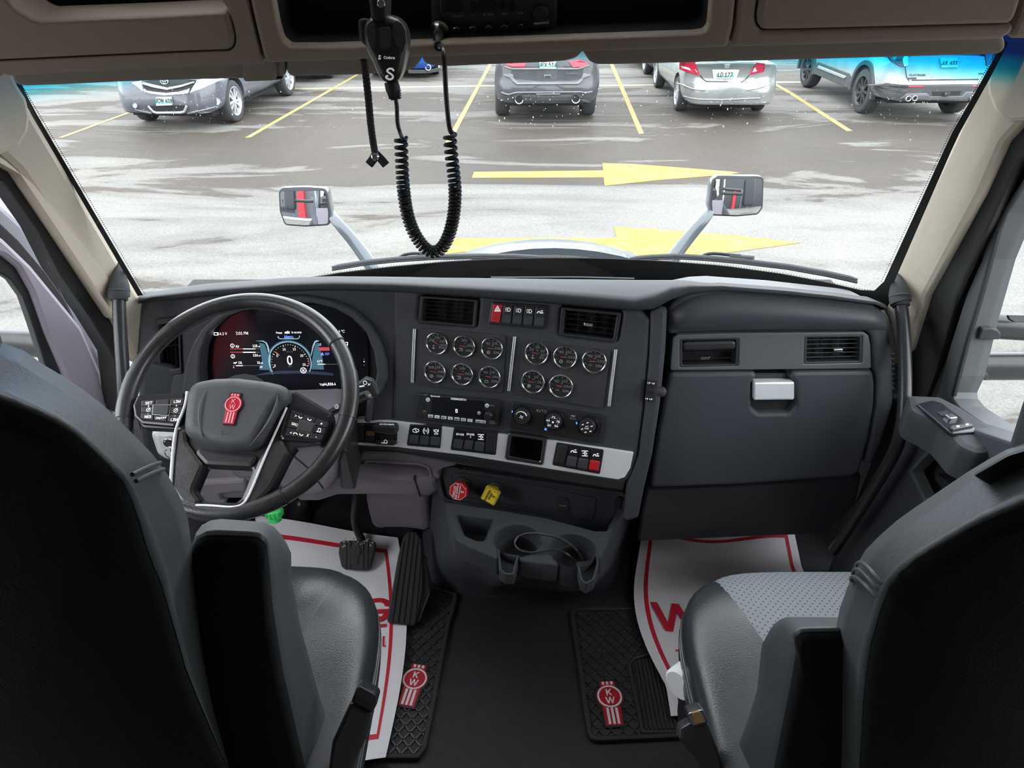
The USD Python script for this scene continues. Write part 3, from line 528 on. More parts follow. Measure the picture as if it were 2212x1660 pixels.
for px in np.linspace(1446, 1914, 24):
    t = (px - 1446) / 468; top = np.interp(px, [1446, 1480, 1520, 1560, 1700, 1890, 1914], [672, 645, 634, 630, 640, 662, 690]); bot = 713; e = min(1, 14 * t, 10 * (1 - t)) ** 0.5
    cu.append([FC.W(*FC.P(px, top + (bot - top) * k), 0.004 + 0.026 * e * math.sin(math.pi * min(1, k * 1.02)) ** 0.75 if 0 < k < 1 else 0.002) for k in np.linspace(0, 1, 13)])
DB.add('upper_roll', sheet(cu, 0.01), M['glove_plastic'], smooth=60)
DB.add('vent_panel', FC.world(slab(vq.difference(FC.poly(pv1, 2)).difference(FC.poly(pv2, 2)), -0.06, 0.006, 0.005)), M['panel_grey'], label='lighter grey band holding two vents')
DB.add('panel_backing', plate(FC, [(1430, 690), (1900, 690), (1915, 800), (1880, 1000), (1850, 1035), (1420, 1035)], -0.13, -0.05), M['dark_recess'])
lr = [(1622, 824), (1629, 819), (1708, 819), (1716, 824), (1716, 878), (1704, 891), (1636, 891), (1622, 878)]
glq = gq.difference(FC.poly(lr, 3))
gd = DB.add('glovebox_door', FC.world(slab(glq, -0.045, 0.006, 0.010, 4)), M['glove_plastic'])
DB.add('latch_recess', plate(FC, [(1612, 812), (1726, 812), (1726, 900), (1612, 900)], -0.05, -0.016), M['black_plastic'], parent=gd)
DB.add('latch', plate(FC, [(1625, 823), (1713, 822), (1713, 861), (1625, 862)], -0.014, 0.010, 0.004, 2), M['latch_chrome'], parent=gd, label='polished chrome latch')
FC2 = face(1640, 1050, 1.355, -2, -16)
DB.add('toe_panel', plate(FC2, [(1395, 1056), (1500, 1051), (1600, 1048), (1862, 1030), (1850, 1090), (1800, 1145), (1770, 1156), (1600, 1162), (1376, 1172), (1384, 1110)], -0.12, 0.0, 0.008, 4), M['glove_plastic'])
DB.add('end_grille', cat([plate(face(1925, 830, 1.40, 0, 0), [(1921, y), (1931, y), (1931, y + 6), (1921, y + 6)], -0.02, 0.006, 0.002) for y in range(760, 848, 11)]), M['satin_black'])
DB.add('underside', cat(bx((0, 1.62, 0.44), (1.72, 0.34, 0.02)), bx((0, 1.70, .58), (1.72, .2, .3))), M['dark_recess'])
# ---------------------------------------------------------------- vents
def vent(label, F, q, nh, nv, s0=0.07, blind=None, chrome_knob=None, depth=0.03, rim=True, slat_m='satin_black', louvre_first=True):
    t = Thing('air_vent', label, 'air vent')
    o, i = F.poly(q, 3).buffer(0.0016), F.poly(qpoly(q, s0, 1 - s0, s0 * 1.3, 1 - s0 * 1.3), 2)
    t.add('frame', F.world(slab(o.difference(i), -depth, 0.004, 0.002)), M['black_plastic'] if rim else M['panel_grey'])
    t.add('duct', F.world(slab(o.buffer(-.002), -depth - 0.012, -depth + 0.002)), M['dark_recess'])
    for k in range(nh):
        y = s0 * 1.3 + (1 - 2.6 * s0) * (k + 0.7) / (nh + 0.4); a, b_ = F.P(*bil(q, s0 * .8, y)), F.P(*bil(q, 1 - s0 * .8, y))
        t.add('slat', tube([F.W(*a, -0.006), F.W(*(a + b_) / 2, -0.006), F.W(*b_, -0.006)], 0.0045, 8, flat=0.28, up=F.w + F.v * 0.35), M[slat_m])
    for k in range(nv):
        x = s0 + (1 - 2 * s0) * (k + 1) / (nv + 1); a, b_ = F.P(*bil(q, x, 0.08)), F.P(*bil(q, x, 0.92))
        t.add('fin', tube([F.W(*a, -0.014), F.W(*(a + b_) / 2, -0.014), F.W(*b_, -0.014)], 0.006, 8, flat=0.18, up=F.w), M[slat_m])
    if blind: t.add('closed_blade', plate(F, qpoly(q, 0.05, 0.95, 0.1, 0.42), -0.012, 0.006, 0.006, 2, seg=3), M['satin_black'])
    if chrome_knob:
        x, y = chrome_knob; t.add('thumb_tab', plate(F, qpoly(q, x - .06, x + .10, y - .06, y + .07), -0.008, 0.002, 0.0015), M['chrome'], label='chrome thumb tab')
    return t
vent('black grille vent left of the hazard switch, in the centre stack', FB, ventC1, 5, 2, 0.05)
vent('black grille vent right of the switch row, topmost right of the centre stack', FB, ventC2, 4, 3, 0.06, chrome_knob=(0.46, 0.52))
vent('half closed vent in the grey band above the glovebox, nearest the centre stack', FC, pv1, 3, 0, 0.05, blind=True, chrome_knob=(0.42, 0.72))
vent('open slatted vent with chrome tab at the passenger end of the grey band', FC, pv2, 5, 2, 0.05, chrome_knob=(0.58, 0.56), slat_m='panel_grey')
vent('tall narrow vent left of the steering wheel', FA, ventL, 1, 3, 0.07)
# ---------------------------------------------------------------- gauges
def gauge(px, py, r, label, needle, nums, icon, nt=9, unit_='psi'):
    t = Thing('gauge', label, 'gauge', None); F = FB.at(0.0035); c = F.P(px, py); m = F.mpp(px, py); R0 = r * m
    e = F.P(px + 4, py + 0.115 * 4 if px > 1105 else py + 0.085 * 4) - c; th = math.atan2(e[1], e[0])
    Q = lambda mesh: F.world(mv(mesh, *c, 0, th))
    bz = t.add('bezel', Q(ringlathe([(R0 * .80, 0.001), (R0 * .80, 0.004), (R0 * .86, 0.0055), (R0 * .89, 0.0045), (R0 * .93, 0.0065), (R0 * .98, 0.005), (R0 * 1.0, 0.001), (R0, -0.002), (R0 * .8, -0.002)], 40)), M['chrome'], label='chrome bezel', smooth=50)
    d = t.add('dial', Q(cyl(R0 * .84, -0.002, 0.0012, 32)), M['satin_black'])
    tk = []
    for k in range(nt):
        a = math.radians(200 - 230 * k / (nt - 1)); l = .13 if k % 2 == 0 else .08
        b_ = trimesh.creation.box((R0 * l, R0 * .03, 0.0006)); tk.append(Q(mv(b_, R0 * (.76 - l / 2) * math.cos(a), R0 * (.76 - l / 2) * math.sin(a), 0.0015, a)))
    t.add('tick_marks', cat(tk), M['lettering_dim'], parent=d)
    for k, s in enumerate(nums):
        a = math.radians((150, 85, 25, -10, -38)[k] if len(nums) == 5 else (130, 60, 5, -42)[k] if len(nums) == 4 else (88, 10, -42)[k])
        G = Frame(F.W(*c), F.w, math.cos(th) * F.v - math.sin(th) * F.u)
        t.add('numeral', text(G, s, R0 * .5 * math.cos(a), R0 * .5 * math.sin(a), R0 * .19, 0, 0.0012), M['lettering_dim'], parent=d)
    t.add('unit_mark', text(G, unit_, 0.05 * R0, R0 * .24, R0 * .09, 0, .0012), M['lettering_dim'], parent=d)
    t.add('symbol', icon(Q, R0), M['lettering_dim'], parent=d)
    a = math.radians(needle); b_ = trimesh.creation.box((R0 * .62, R0 * .06, 0.0012)); b_.apply_translation((R0 * .14, 0, 0))
    v = b_.vertices.copy(); v[v[:, 0] > 0, 1] *= 0.35; b_.vertices = v
    t.add('needle', Q(mv(b_, .08 * R0, 0, 0.0035, a)), M['needle_red'], label='red needle'); t.add('needle_cap', Q(mv(cyl(R0 * .11, 0.001, .0042, 14, .001), .16 * R0, 0)), M['black_plastic'])
    return t
def ib(*bs): return lambda Q, R: cat([Q(mv(trimesh.creation.box((w * R, h * R, 0.0006)), x * R, y * R, 0.0015, rz)) for x, y, w, h, rz in bs])
thermo = ib((-.3, -.28, .05, .28, 0), (-.3, -.44, .14, .1, 0), (-.38, -.42, .1, .03, .3), (-.2, -.42, .1, .03, -.3), (-.24, -.2, .1, .03, 0))
axle = ib((-.35, -.2, .22, .06, 0), (-.28, -.32, .06, .24, 0), (-.15, -.3, .06, .3, .1), (-.38, -.42, .16, .05, 0))
ringi = lambda Q, R: cat(Q(mv(ringlathe([(R * .10, .001), (R * .15, .001), (R * .15, .002), (R * .1, .002)], 14), -.3 * R, -.38 * R)), Q(mv(trimesh.creation.box((R * .14, R * .05, .0006)), -.3 * R, -.38 * R, .0015, .7)))
batt = ib((-.28, -.34, .3, .03, 0), (-.28, -.52, .3, .03, 0), (-.42, -.43, .03, .2, 0), (-.14, -.43, .03, .2, 0), (-.36, -.3, .06, .05, 0), (-.2, -.3, .06, .05, 0))
dash3 = ib((-.36, -.36, .09, .04, 0), (-.24, -.36, .06, .04, 0), (-.15, -.36, .06, .04, 0), (-.26, -.26, .03, .08, 0))
pump = ib((-.34, -.34, .16, .22, 0), (-.22, -.36, .05, .2, 0), (-.34, -.48, .22, .04, 0), (-.18, -.3, .03, .14, .3))
GA = [(944, 742, 26, 'chrome gauge, top left of the left gauge panel, needle raised', 158, ('100', '150', '200', '250', '350'), thermo, '°F'), (1003, 748, 26, 'chrome gauge, top middle of the left gauge panel', 178, ('200', '300', '400'), axle, '°F'), (1063, 752.5, 26, 'chrome gauge, top right of the left gauge panel beside the middle chrome bar', 182, ('50', '100', '150', '200'), ringi, 'psi'),
      (940, 803.5, 26, 'chrome gauge, bottom left of the left gauge panel', 177, ('100', '150', '200', '250'), ringi, '°F'), (999, 808.5, 26, 'chrome gauge, bottom middle of the left gauge panel', 176, ('200', '300', '400'), axle, '°F'), (1058, 814.5, 26, 'chrome gauge with battery symbol, bottom right of the left gauge panel', 173, ('50', '100', '150', '200'), batt, 'A'),
      (1159.5, 763, 27.5, 'chrome gauge, top left of the right gauge panel', 176, ('10', '20', '30', '40', '60'), thermo, 'psi'), (1221, 771.5, 27.5, 'chrome gauge, top middle of the right gauge panel', 180, ('50', '100', '150', '200'), ringi, 'psi'), (1283.7, 780.5, 28, 'chrome gauge, top right of the right gauge panel, above the empty space', 181, ('50', '100', '150', '200'), dash3, 'psi'),
      (1151.5, 825, 27.5, 'chrome fuel gauge, bottom left of the right gauge panel', 180, ('5', '10', '15', '20'), pump, 'psi'), (1212, 834.5, 28, 'chrome gauge, bottom right of the right gauge panel, beside the empty space', 176, ('50', '100', '150', '200'), dash3, 'psi')]
for g in GA: gauge(*g[:7], unit_=g[7])
# ---------------------------------------------------------------- instrument display
FS = FA.at(-0.028)
DS = Thing('instrument_display', 'wide digital instrument display lit up behind the steering wheel', 'display')
scr = [(456, 900), (455, 800), (458, 720), (466, 704), (492, 684), (540, 664), (620, 655), (690, 656), (735, 668), (775, 690), (792, 712), (796, 750), (798, 830), (780, 846), (700, 850), (600, 852)]
sg = DS.add('screen', plate(FS, scr, -0.01, 0.004, 0.002, 3), M['screen_glass'])
FT = FS.at(0.0043)
def dp(name, pp, m, w=0.0005, parent=sg): return DS.add(name, plate(FT, pp, 0, w) if len(getattr(pp, 'geoms', [1])) else None, M[m], parent=parent)
def dt(s, x, y, h, m='glow_white', bold=False): return DS.add('readout', textp(FT, s, x, y, h, (1, -0.01), 0.0004, bold, sx=.8), M[m], parent=sg)
def rect(x0, y0, x1, y1): return [(x0, y0), (x1, y0), (x1, y1), (x0, y1)]
dp('battery_symbol', FT.poly(rect(462, 718, 471, 725)).difference(FT.poly(rect(463.3, 719.5, 469.7, 723.6))), 'glow_white')
dt('14.1 V', 480.5, 721, 6); dt('2:01 PM', 523, 720, 6.2); dt('Press', 603, 719, 4.6); dt('to access', 640.5, 718, 4.4); dt('Menu', 624, 728, 6.8, 'glow_blue', True); dt('16 °C', 736, 716, 6)
dp('menu_outline', FT.poly([(600, 726), (600, 730), (604, 733), (644, 733), (648, 729), (648, 725), (646, 725), (646, 729), (643, 731.4), (605, 731.4), (602, 729), (602, 726)]), 'glow_pale')
dp('lever_symbol', FT.poly([(615, 721), (626, 721), (626, 716.5), (622, 716), (621.5, 714.5), (620.5, 716), (615, 717.5)]), 'glow_white')
for x, y, n in ((502, 747, '1'), (503, 770, '2')):
    c = FT.P(x, y); rr = 4.6 * FT.mpp(x, y); DS.add('air_symbol', FT.world(mv(ringlathe([(rr * .72, 0), (rr, 0), (rr, .0005), (rr * .72, .0005)], 18), *c)), M['glow_white'], parent=sg); dt(n, x, y, 4.5)
dt('Air', 513, 748.5, 5.8); dt('125', 551, 747.5, 5.2, bold=True); dt('psi', 560, 748.5, 3); dt('126', 552, 767.5, 5.2, bold=True); dt('psi', 561, 768.5, 3)
for y in (754, 761.3):
    dp('bar_low', rect(497, y - .8, 525, y + .8), 'glow_red'); dp('bar_level', rect(525, y - 1, 552, y + 1), 'glow_white'); dp('bar_rest', rect(552, y - .7, 561, y + .7), 'glow_dim')
dt('Oil', 519, 784, 5.6); dt('31', 559, 783.5, 5, bold=True); dt('psi', 566, 784, 3); dp('oil_symbol', [(504, 783), (508, 783), (513, 782), (510, 786), (505, 786)], 'glow_white')
dp('bar_level', rect(510, 789.4, 525, 791.2), 'glow_white'); dp('bar_rest', rect(525, 789.7, 567, 790.9), 'glow_dim'); dp('bar_low', rect(503, 789.8, 510, 790.9), 'glow_red'); dt('0', 505, 794, 3.2); dt('100', 564, 793, 3.2)
cx, cy = 626.5, 783.0; c = FT.P(cx, cy); mm = FT.mpp(cx, cy)
def arc(r0, r1, a0, a1, n=40):
    t = np.radians(np.linspace(a0, a1, n)); o = [(c[0] + r1 * mm * math.cos(a), c[1] + r1 * mm * math.sin(a)) for a in t]
    return Polygon(o + [(c[0] + r0 * mm * math.cos(a), c[1] + r0 * mm * math.sin(a)) for a in t[::-1]])
dp('dial_face', Polygon([(c[0] + 43 * mm * math.cos(a), c[1] + 43 * mm * math.sin(a)) for a in np.radians(np.linspace(-30, 210, 50))]), 'gloss_black', 0.0002)
dp('dial_ring', arc(44.5, 46.5, -28, 208), 'glow_pale'); dp('dial_halo', arc(46.5, 49, 20, 215), 'glow_cyan'); dp('red_zone', arc(40.5, 42, -10, 14, 12), 'glow_red')
tk = [arc(36, 40, a - .9, a + .9, 3) for a in (197, 152, 107, 68, 28, -12)] + [arc(38.5, 40, a - .7, a + .7, 3) for a in (188, 179, 170, 161, 143, 134, 125, 116, 99, 91, 83, 76, 60, 52, 44, 36, 20, 12, 4, -4)]
DS.add('tick_marks', cat([FT.world(slab(q, 0.0002, 0.0006)) for q in tk]), M['glow_white'], parent=sg)
for s, x, y in (('0', 594, 790), ('5', 599, 769), ('10', 614, 755), ('15', 636, 754.5), ('20', 652, 768.5), ('25', 657, 788)): dt(s, x, y, 5.2)
dp('needle', [(594.5, 761.5), (596, 760.5), (604, 767.5), (603, 768.5)], 'glow_orange'); dt('0', 626, 778.5, 19, bold=True); dt('MPH', 627, 791.5, 3.6, 'glow_dim'); dt('RPM x100', 626, 760, 2.6, 'glow_dim')
g = FT.P(655.5, 800.5); gm = FT.mpp(655, 800); DS.add('gear_ring', FT.world(mv(ringlathe([(5 * gm, .0002), (6.2 * gm, .0002), (6.2 * gm, .0008), (5 * gm, .0008)], 20), *g)), M['glow_white'], parent=sg); dt('N', 655.5, 800.5, 6, bold=True)
DS.add('gear_teeth', cat([FT.world(mv(trimesh.creation.box((1.3 * gm, 1.3 * gm, .0006)), g[0] + 6.6 * gm * math.cos(a), g[1] + 6.6 * gm * math.sin(a), .0006, a)) for a in np.arange(12) * math.pi / 6]), M['glow_white'], parent=sg)
dp('side_frame', FT.poly([(552, 737), (566, 738), (573, 741), (577, 750), (581, 772), (580, 784), (583, 803), (587, 803), (584, 784), (585, 770), (580, 748), (576, 740), (568, 736)]), 'glow_pale', .0003)
dp('side_glow', FT.poly([(560, 741), (571, 743), (575, 752), (580, 772), (579, 790), (582, 800), (560, 799), (566, 780)]), 'glow_cyan', .0002)
dp('side_frame', FT.poly([(684, 735), (679, 738), (675, 748), (671, 770), (672, 771), (678, 749), (682, 740), (690, 737)]), 'glow_pale', .0003)
dp('side_glow', FT.poly([(686, 740), (681, 745), (677, 760), (674, 780), (673, 798), (700, 799), (696, 770)]), 'glow_cyan', .0002)
dp('horizon_glow', FT.poly([(545, 812), (575, 805), (610, 801), (660, 801), (700, 804), (720, 807), (720, 812), (650, 807), (600, 808)]), 'glow_navy', .0003)
dt('44,838.4', 712, 830, 5.6, bold=True); dt('Trip', 695, 831, 5); dt('61°F', 691, 780.5, 5); dp('bar_level', rect(686, 786.4, 703, 788), 'glow_white'); dp('bar_rest', rect(703, 786.6, 730, 787.8), 'glow_dim'); dt('12', 691, 744.5, 4.6); dp('bar_low', rect(689, 750.5, 712, 758), 'glow_red'); dp('def_symbol', [(692, 768), (700, 768), (698, 764), (696, 761), (694, 764)], 'glow_blue'); dt('DEF', 707, 765, 5, 'glow_blue')
dp('fuel_symbol', FT.poly(rect(745, 739, 752, 747)).difference(FT.poly(rect(747, 740.5, 750.5, 743.5))), 'glow_white')
for y, m in ((776, 'glow_dim'), (781.5, 'glow_white'), (789, 'glow_dim')): dp('page_dot', rect(785.4, y - 1.1, 787.6, y + 1.1), m)
dp('warning_symbol', FT.poly(rect(490, 819, 498, 825)).difference(FT.poly(rect(491.2, 820.2, 496.8, 825))), 'glow_orange')
# ---------------------------------------------------------------- radio
rq = [(907, 848), (1082.5, 863), (1079, 920.5), (902, 903)]
RD = Thing('car_radio', 'black car stereo with small white buttons, under the left gauge panel', 'radio')
dq = (1, (863 - 848) / 175.5)
RD.add('body', plate(FB, rq, -0.02, 0.010, 0.003, 2), M['satin_black'])
FQ = FB.at(0.010)
sc_ = RD.add('screen', plate(FQ, qpoly(rq, .16, .80, .12, .80), -0.002, 0.0015, 0.001), M['screen_glass'])
RD.add('maker_name', textp(FQ, 'KENWORTH', 991, 862.5, 4.4, dq, 0.0016, True), M['lettering'], parent=sc_); RD.add('bluetooth_mark', textp(FQ, 'Bluetooth', 941, 856, 3.4, dq, 0.0016), M['lettering'], parent=sc_)
RD.add('readout', textp(FQ, '5', 986.8, 887.6, 8, dq, 0.0016, True), M['glow_white'], parent=sc_)
for k in range(7):
    x, y = 930.8 + 14.2 * k, 899 + 1.55 * k; b_ = RD.add('preset_button', plate(FQ, [(x - 5.6, y - 3.6), (x + 5.4, y - 2.4), (x + 5.0, y + 3.8), (x - 6, y + 2.6)], -0.002, 0.003, 0.001, 1), M['white_print'])
    RD.add('legend', textp(FQ, ('VOL', '1', 'RPT', '3', 'RND', '5 A', '6')[k], x, y, 3, dq, 0.003), M['black_print'], parent=b_)
b_ = RD.add('preset_button', plate(FQ, [(1028, 906.5), (1050, 909), (1049.5, 915), (1027, 912.5)], -0.002, 0.003, 0.001, 1), M['white_print']); RD.add('legend', textp(FQ, 'SEEK TRK', 1038.5, 910.8, 3.2, dq, 0.003), M['black_print'], parent=b_)
for x, y, r, s in ((924.6, 863.8, 4.6, 'A'), (1052, 876.3, 4.6, 'M'), (1035.3, 892.2, 4.0, 'B')):
    p = FQ.P(x, y); b_ = RD.add('round_button', FQ.world(mv(cyl(r * FQ.mpp(x, y), -.001, .003, 18, .001), *p)), M['white_print']); RD.add('legend', textp(FQ, s, x, y, 4, dq, .003), M['lettering_dim'], parent=b_)
p, m = FQ.P(1057, 896), FQ.mpp(1057, 896)
kb = RD.add('volume_knob', FQ.world(mv(cyl(9 * m, -.001, .014, 28, .003), *p)), M['satin_black'])
RD.add('knob_grip', cat([FQ.world(mv(trimesh.creation.box((1.6 * m, 2.6 * m, .012)), p[0] + 9.2 * m * math.cos(a), p[1] + 9.2 * m * math.sin(a), .006, a)) for a in np.arange(12) * math.pi / 6]), M['black_plastic'], parent=kb)
RD.add('usb_port', plate(FQ, rect(914, 872, 921, 884), -.001, .001), M['dark_recess']); RD.add('usb_label', textp(FQ, 'USB', 917, 888, 2.6, dq, .0006), M['lettering_dim']); RD.add('aux_port', FQ.world(mv(ringlathe([(1.6 * m, 0), (2.8 * m, 0), (2.8 * m, .001), (1.6 * m, .001)], 14), *FQ.P(917, 892.5))), M['dark_chrome'])
RD.add('side_label', cat(textp(FQ, 'MODE', 918.5, 853, 2.4, dq, .0006), textp(FQ, 'POWER', 1062, 876.3, 2.6, dq, .0006), textp(FQ, 'MENU', 1063, 910.5, 2.8, dq, .0006), textp(FQ, 'SELECT', 1064, 914.5, 2.8, dq, .0006)), M['lettering_dim'])
# ---------------------------------------------------------------- climate controls
cq = [(1107.5, 867), (1306, 896.5), (1299, 957), (1101, 923)]; dc = (1, 29.5 / 198)
CL = Thing('climate_panel', 'black climate control panel with three round knobs, right of the radio', 'climate control')
CL.add('panel', plate(FB, cq, -0.02, 0.008, 0.003, 6), M['satin_black']); FK2 = FB.at(0.008)
for i, (x, y) in enumerate(((1127, 902), (1194.5, 913), (1267, 924))):
    p, m = FK2.P(x + 3, y - 6), FK2.mpp(x, y); rg = CL.add('knob_ring', FK2.world(mv(ringlathe([(17 * m, -.001), (24 * m, -.001), (24 * m, .004), (22 * m, .008), (17.5 * m, .006)], 40), *p)), M['gloss_black'], smooth=50)
    q = FK2.P(x, y); k_ = CL.add('knob', FK2.world(cat(mv(lathe([(19 * m, 0), (18.5 * m, .010), (17 * m, .016), (15.5 * m, .018)], 36), *p)).copy()), M['satin_black'], label='round climate knob', smooth=50)
    H = Frame(FK2.W(*p, 0.018), FK2.w, FK2.v); e = FK2.P(x + 4, y + 4 * dc[1]) - FK2.P(x, y); th = math.atan2(e[1], e[0]); T2 = lambda s, a, r, h, mm='lettering', b=False: CL.add('knob_mark', text(H, s, r * m * math.cos(a + th), r * m * math.sin(a + th), h * m, th, .0003, b), M[mm], parent=k_)
    if i == 0:
        t = np.radians(np.linspace(20, 165, 20)) + th
        CL.add('fan_arc', H.world(slab(Polygon([(13 * m * math.cos(a), 13 * m * math.sin(a)) for a in t] + [((12.2 - 1.6 * j / 19) * m * math.cos(a), (12.2 - 1.6 * j / 19) * m * math.sin(a)) for j, a in enumerate(t[::-1])][::1]), 0, .0006)), M['lettering'], parent=k_)
        CL.add('fan_mark', cat([H.world(mv(trimesh.creation.box((3.2 * m, 1.6 * m, .0006)), 2.6 * m * math.cos(a), 2.6 * m * math.sin(a), .0004, a)) for a in (0.4, 2.0, 3.5, 5.2)]), M['lettering'], parent=k_)
    elif i == 1:
        for s, a in (('60', 228), ('66', 165), ('72', 88), ('78', 15), ('84', -42)): T2(s, math.radians(a), 11, 4.6, b=True)
        CL.add('dot_ring', cat([H.world(mv(cyl(.5 * m, 0, .0006, 8), 11 * m * math.cos(math.radians(a) + th), 11 * m * math.sin(math.radians(a) + th))) for a in (196, 206, 140, 122, 110, 66, 52, 36, -8, -18, 245)]), M['lettering'], parent=k_)
        CL.add('snow_mark', cat([H.world(mv(trimesh.creation.box((5 * m, .9 * m, .0006)), 0, 0, .0004, a)) for a in (0, 1.05, 2.1)]), M['lettering'], parent=k_)
    else:
        for a in (88, 150, 25, 205, -40, 260): 
            CL.add('airflow_mark', cat([H.world(mv(trimesh.creation.box((w_ * m, h_ * m, .0006)), 11 * m * math.cos(math.radians(a)) + ox * m, 11 * m * math.sin(math.radians(a)) + oy * m, .0004, r_)) for w_, h_, ox, oy, r_ in ((3.4, 1, 0, 0, .5), (2.2, .9, -1, -1.6, 0), (1, 2.6, 1.8, -.6, -.3))]), M['lettering'], parent=k_)
        T2('A/C', 1.57, 2.2, 3); T2('MAX', -1.57, 2.6, 3)
for x, y in ((1108, 889), (1179, 927), (1193, 926.5), (1246.5, 914)): CL.add('indicator_light', plate(FK2.at(0.004), [(x - 2, y - 2), (x + 2, y - 1), (x + 2, y + 2.5), (x - 2, y + 2)], 0, .003), M['glow_blue'], label='blue indicator light')
CL.add('panel_label', textp(FK2, 'AUTO', 1169, 888, 6, dc, .0008), M['lettering_dim']); CL.add('panel_label', textp(FK2, 'MAX', 1238, 904.5, 4.6, dc, .0008), M['lettering_dim'])
CL.add('defrost_mark', plate(FK2, [(1233, 897), (1243, 898.5), (1241, 901), (1235, 900)], 0, .0008), M['lettering_dim'])
# ---------------------------------------------------------------- switch banks
def strip(F, pts_, wpx, w=.0007): return F.world(slab(LineString(F.pts(pts_)).buffer(wpx * F.mpp(*pts_[0]) / 2, quad_segs=2), 0, w))
def ic_engine(F, x, y, r): return cat(strip(F, [(x - r, y - 1), (x - r, y + 3), (x - r * .6, y + 4), (x + r * .3, y + 5), (x + r * .6, y + 3), (x + r, y + 3), (x + r, y - 2), (x + r * .5, y - 2), (x, y - 4), (x - r * .6, y - 3), (x - r, y - 1)], 1.5), strip(F, [(x - 2, y - 2), (x + 2, y + 3)], 1.4))
def ic_tc(F, x, y, r): return cat(textp(F, 'TC', x, y, 5.2, (1, .07), .0001, True), strip(F, [(x - r * .55, y - r), (x - r * .95, y - r * .3), (x - r * .9, y + r * .5), (x - r * .5, y + r)], 1.6), strip(F, [(x + r * .6, y - r), (x + r * .95, y - r * .3), (x + r * .9, y + r * .5), (x + r * .5, y + r)], 1.6))
def ic_off(F, x, y, r): return cat(textp(F, 'OFF', x, y + r * .75, 3.8, (1, .07), .0001, True), F.world(mv(ringlathe([(r * .35 * F.mpp(x, y), 0), (r * .6 * F.mpp(x, y), 0), (r * .6 * F.mpp(x, y), .0007), (r * .35 * F.mpp(x, y), .0007)], 14), *F.P(x, y - r * .3))), strip(F, [(x - r * .8, y - r * .8), (x - r * .75, y)], 1.4), strip(F, [(x + r * .8, y - r * .8), (x + r * .75, y)], 1.4))
def tx(*l): return lambda F, x, y, r: cat([textp(F, s, x, y + (k - (len(l) - 1) / 2) * 5.2, 4.2, (1, .09), .0001, True) for k, s in enumerate(l)])
def ic_axle(F, x, y, r): return cat(strip(F, [(x - r, y - r * .8), (x + r, y - r * .7)], 2), strip(F, [(x - r * .9, y + r * .9), (x + r * .9, y + r)], 2), strip(F, [(x, y - r * .7), (x, y + r)], 1.5), strip(F, [(x - r * .7, y), (x - r * .1, y)], 2.2), strip(F, [(x + r * .2, y - r * .3), (x + r * .8, y + .2 * r), (x + r * .2, y + r * .5)], 1.5))
def ic_lamp(F, x, y, r): return cat(strip(F, [(x - r * .1, y - r * .6), (x + r * .5, y - r * .5), (x + r * .8, y), (x + r * .5, y + r * .6), (x - r * .1, y + r * .6), (x - r * .1, y - r * .6)], 1.3), *[strip(F, [(x - r, y + k * r * .5), (x - r * .35, y + k * r * .5 - .4)], 1.1) for k in (-1, 0, 1)])
def ic_truck(F, x, y, r): return cat(strip(F, [(x - r, y + 2), (x - r * .7, y - 1), (x - r * .1, y - 1), (x, y + 2), (x + r, y + 2)], 2.2), strip(F, [(x + r * .3, y - 3), (x + r * .9, y - 3)], 1.4), strip(F, [(x + r * .6, y - 3), (x + r * .6, y + 2)], 1.2))
def ic_haz(F, x, y, r): return cat(strip(F, [(x, y - r), (x + r, y + r * .8), (x - r, y + r * .8), (x, y - r)], 1.5), strip(F, [(x, y - r * .25), (x + r * .4, y + r * .5), (x - r * .4, y + r * .5), (x, y - r * .25)], 1))
def bank(label, q, n, spec, tilt=True, gx=.035, base='gloss_black'):
    t = Thing('switch_bank', label, 'switches'); F = FB
    t.add('housing', plate(F, q, -.015, .0075, .003, 4), M['satin_black'])
    for k, (typ, icon) in enumerate(spec):
        s0, s1 = gx + (1 - 2 * gx) * k / n + .008, gx + (1 - 2 * gx) * (k + 1) / n - .012; G = F.at(.006)
        red = typ == 'red' or typ == 'redlow'
        if typ == 'blank': r_ = t.add('blank_cover', plate(G, qpoly(q, s0, s1, .10, .90), -.004, .006, .003, 2), M['black_plastic']); continue
        if typ == 'glowblank': r_ = t.add('blank_cover', plate(G, qpoly(q, s0, s1, .10, .90), -.004, .006, .003, 2), M['black_plastic']); t.add('glow_window', plate(G.at(.006), qpoly(q, s0 + .02, s1 - .02, .45, .66), -.001, .0004), M['brown_glow'], parent=r_); continue
        up = qpoly(q, s0, s1, .10, .52); lo = qpoly(q, s0, s1, .50, .90)
        r_ = t.add('rocker', plate(G, qpoly(q, s0, s1, .10, .90), -.004, .004, .002, 2), M['red_plastic' if typ == 'red' else base], label='red rocker switch' if typ == 'red' else None)
        lom = plate(G, lo, 0, .009 if typ == 'down' else .0065, .003, 2, seg=3)
        if typ != 'red': t.add('lower_paddle', lom, M['red_plastic' if typ == 'redlow' else 'dash_pad'], parent=r_, label='red lower paddle' if typ == 'redlow' else None)
        else: t.add('lamp_dot', plate(G.at(.004), qpoly(q, (s0 + s1) / 2 - .012, (s0 + s1) / 2 + .012, .72, .80), -.001, .0006), M['emblem_red'], parent=r_)
        if icon:
            x, y = bil(q, (s0 + s1) / 2, .31); t.add('symbol', icon(G.at(.0042), x, y, 6.2), M['lettering'], parent=r_)
    return t
B1 = bank('switch group with two blanks and a parking brake paddle beside the steering wheel', [(765.7, 911.5), (862, 912.5), (860, 960), (762.5, 954)], 4, [('blank', None), ('glowblank', None)], gx=.02)
FP_ = FB.at(.0075)
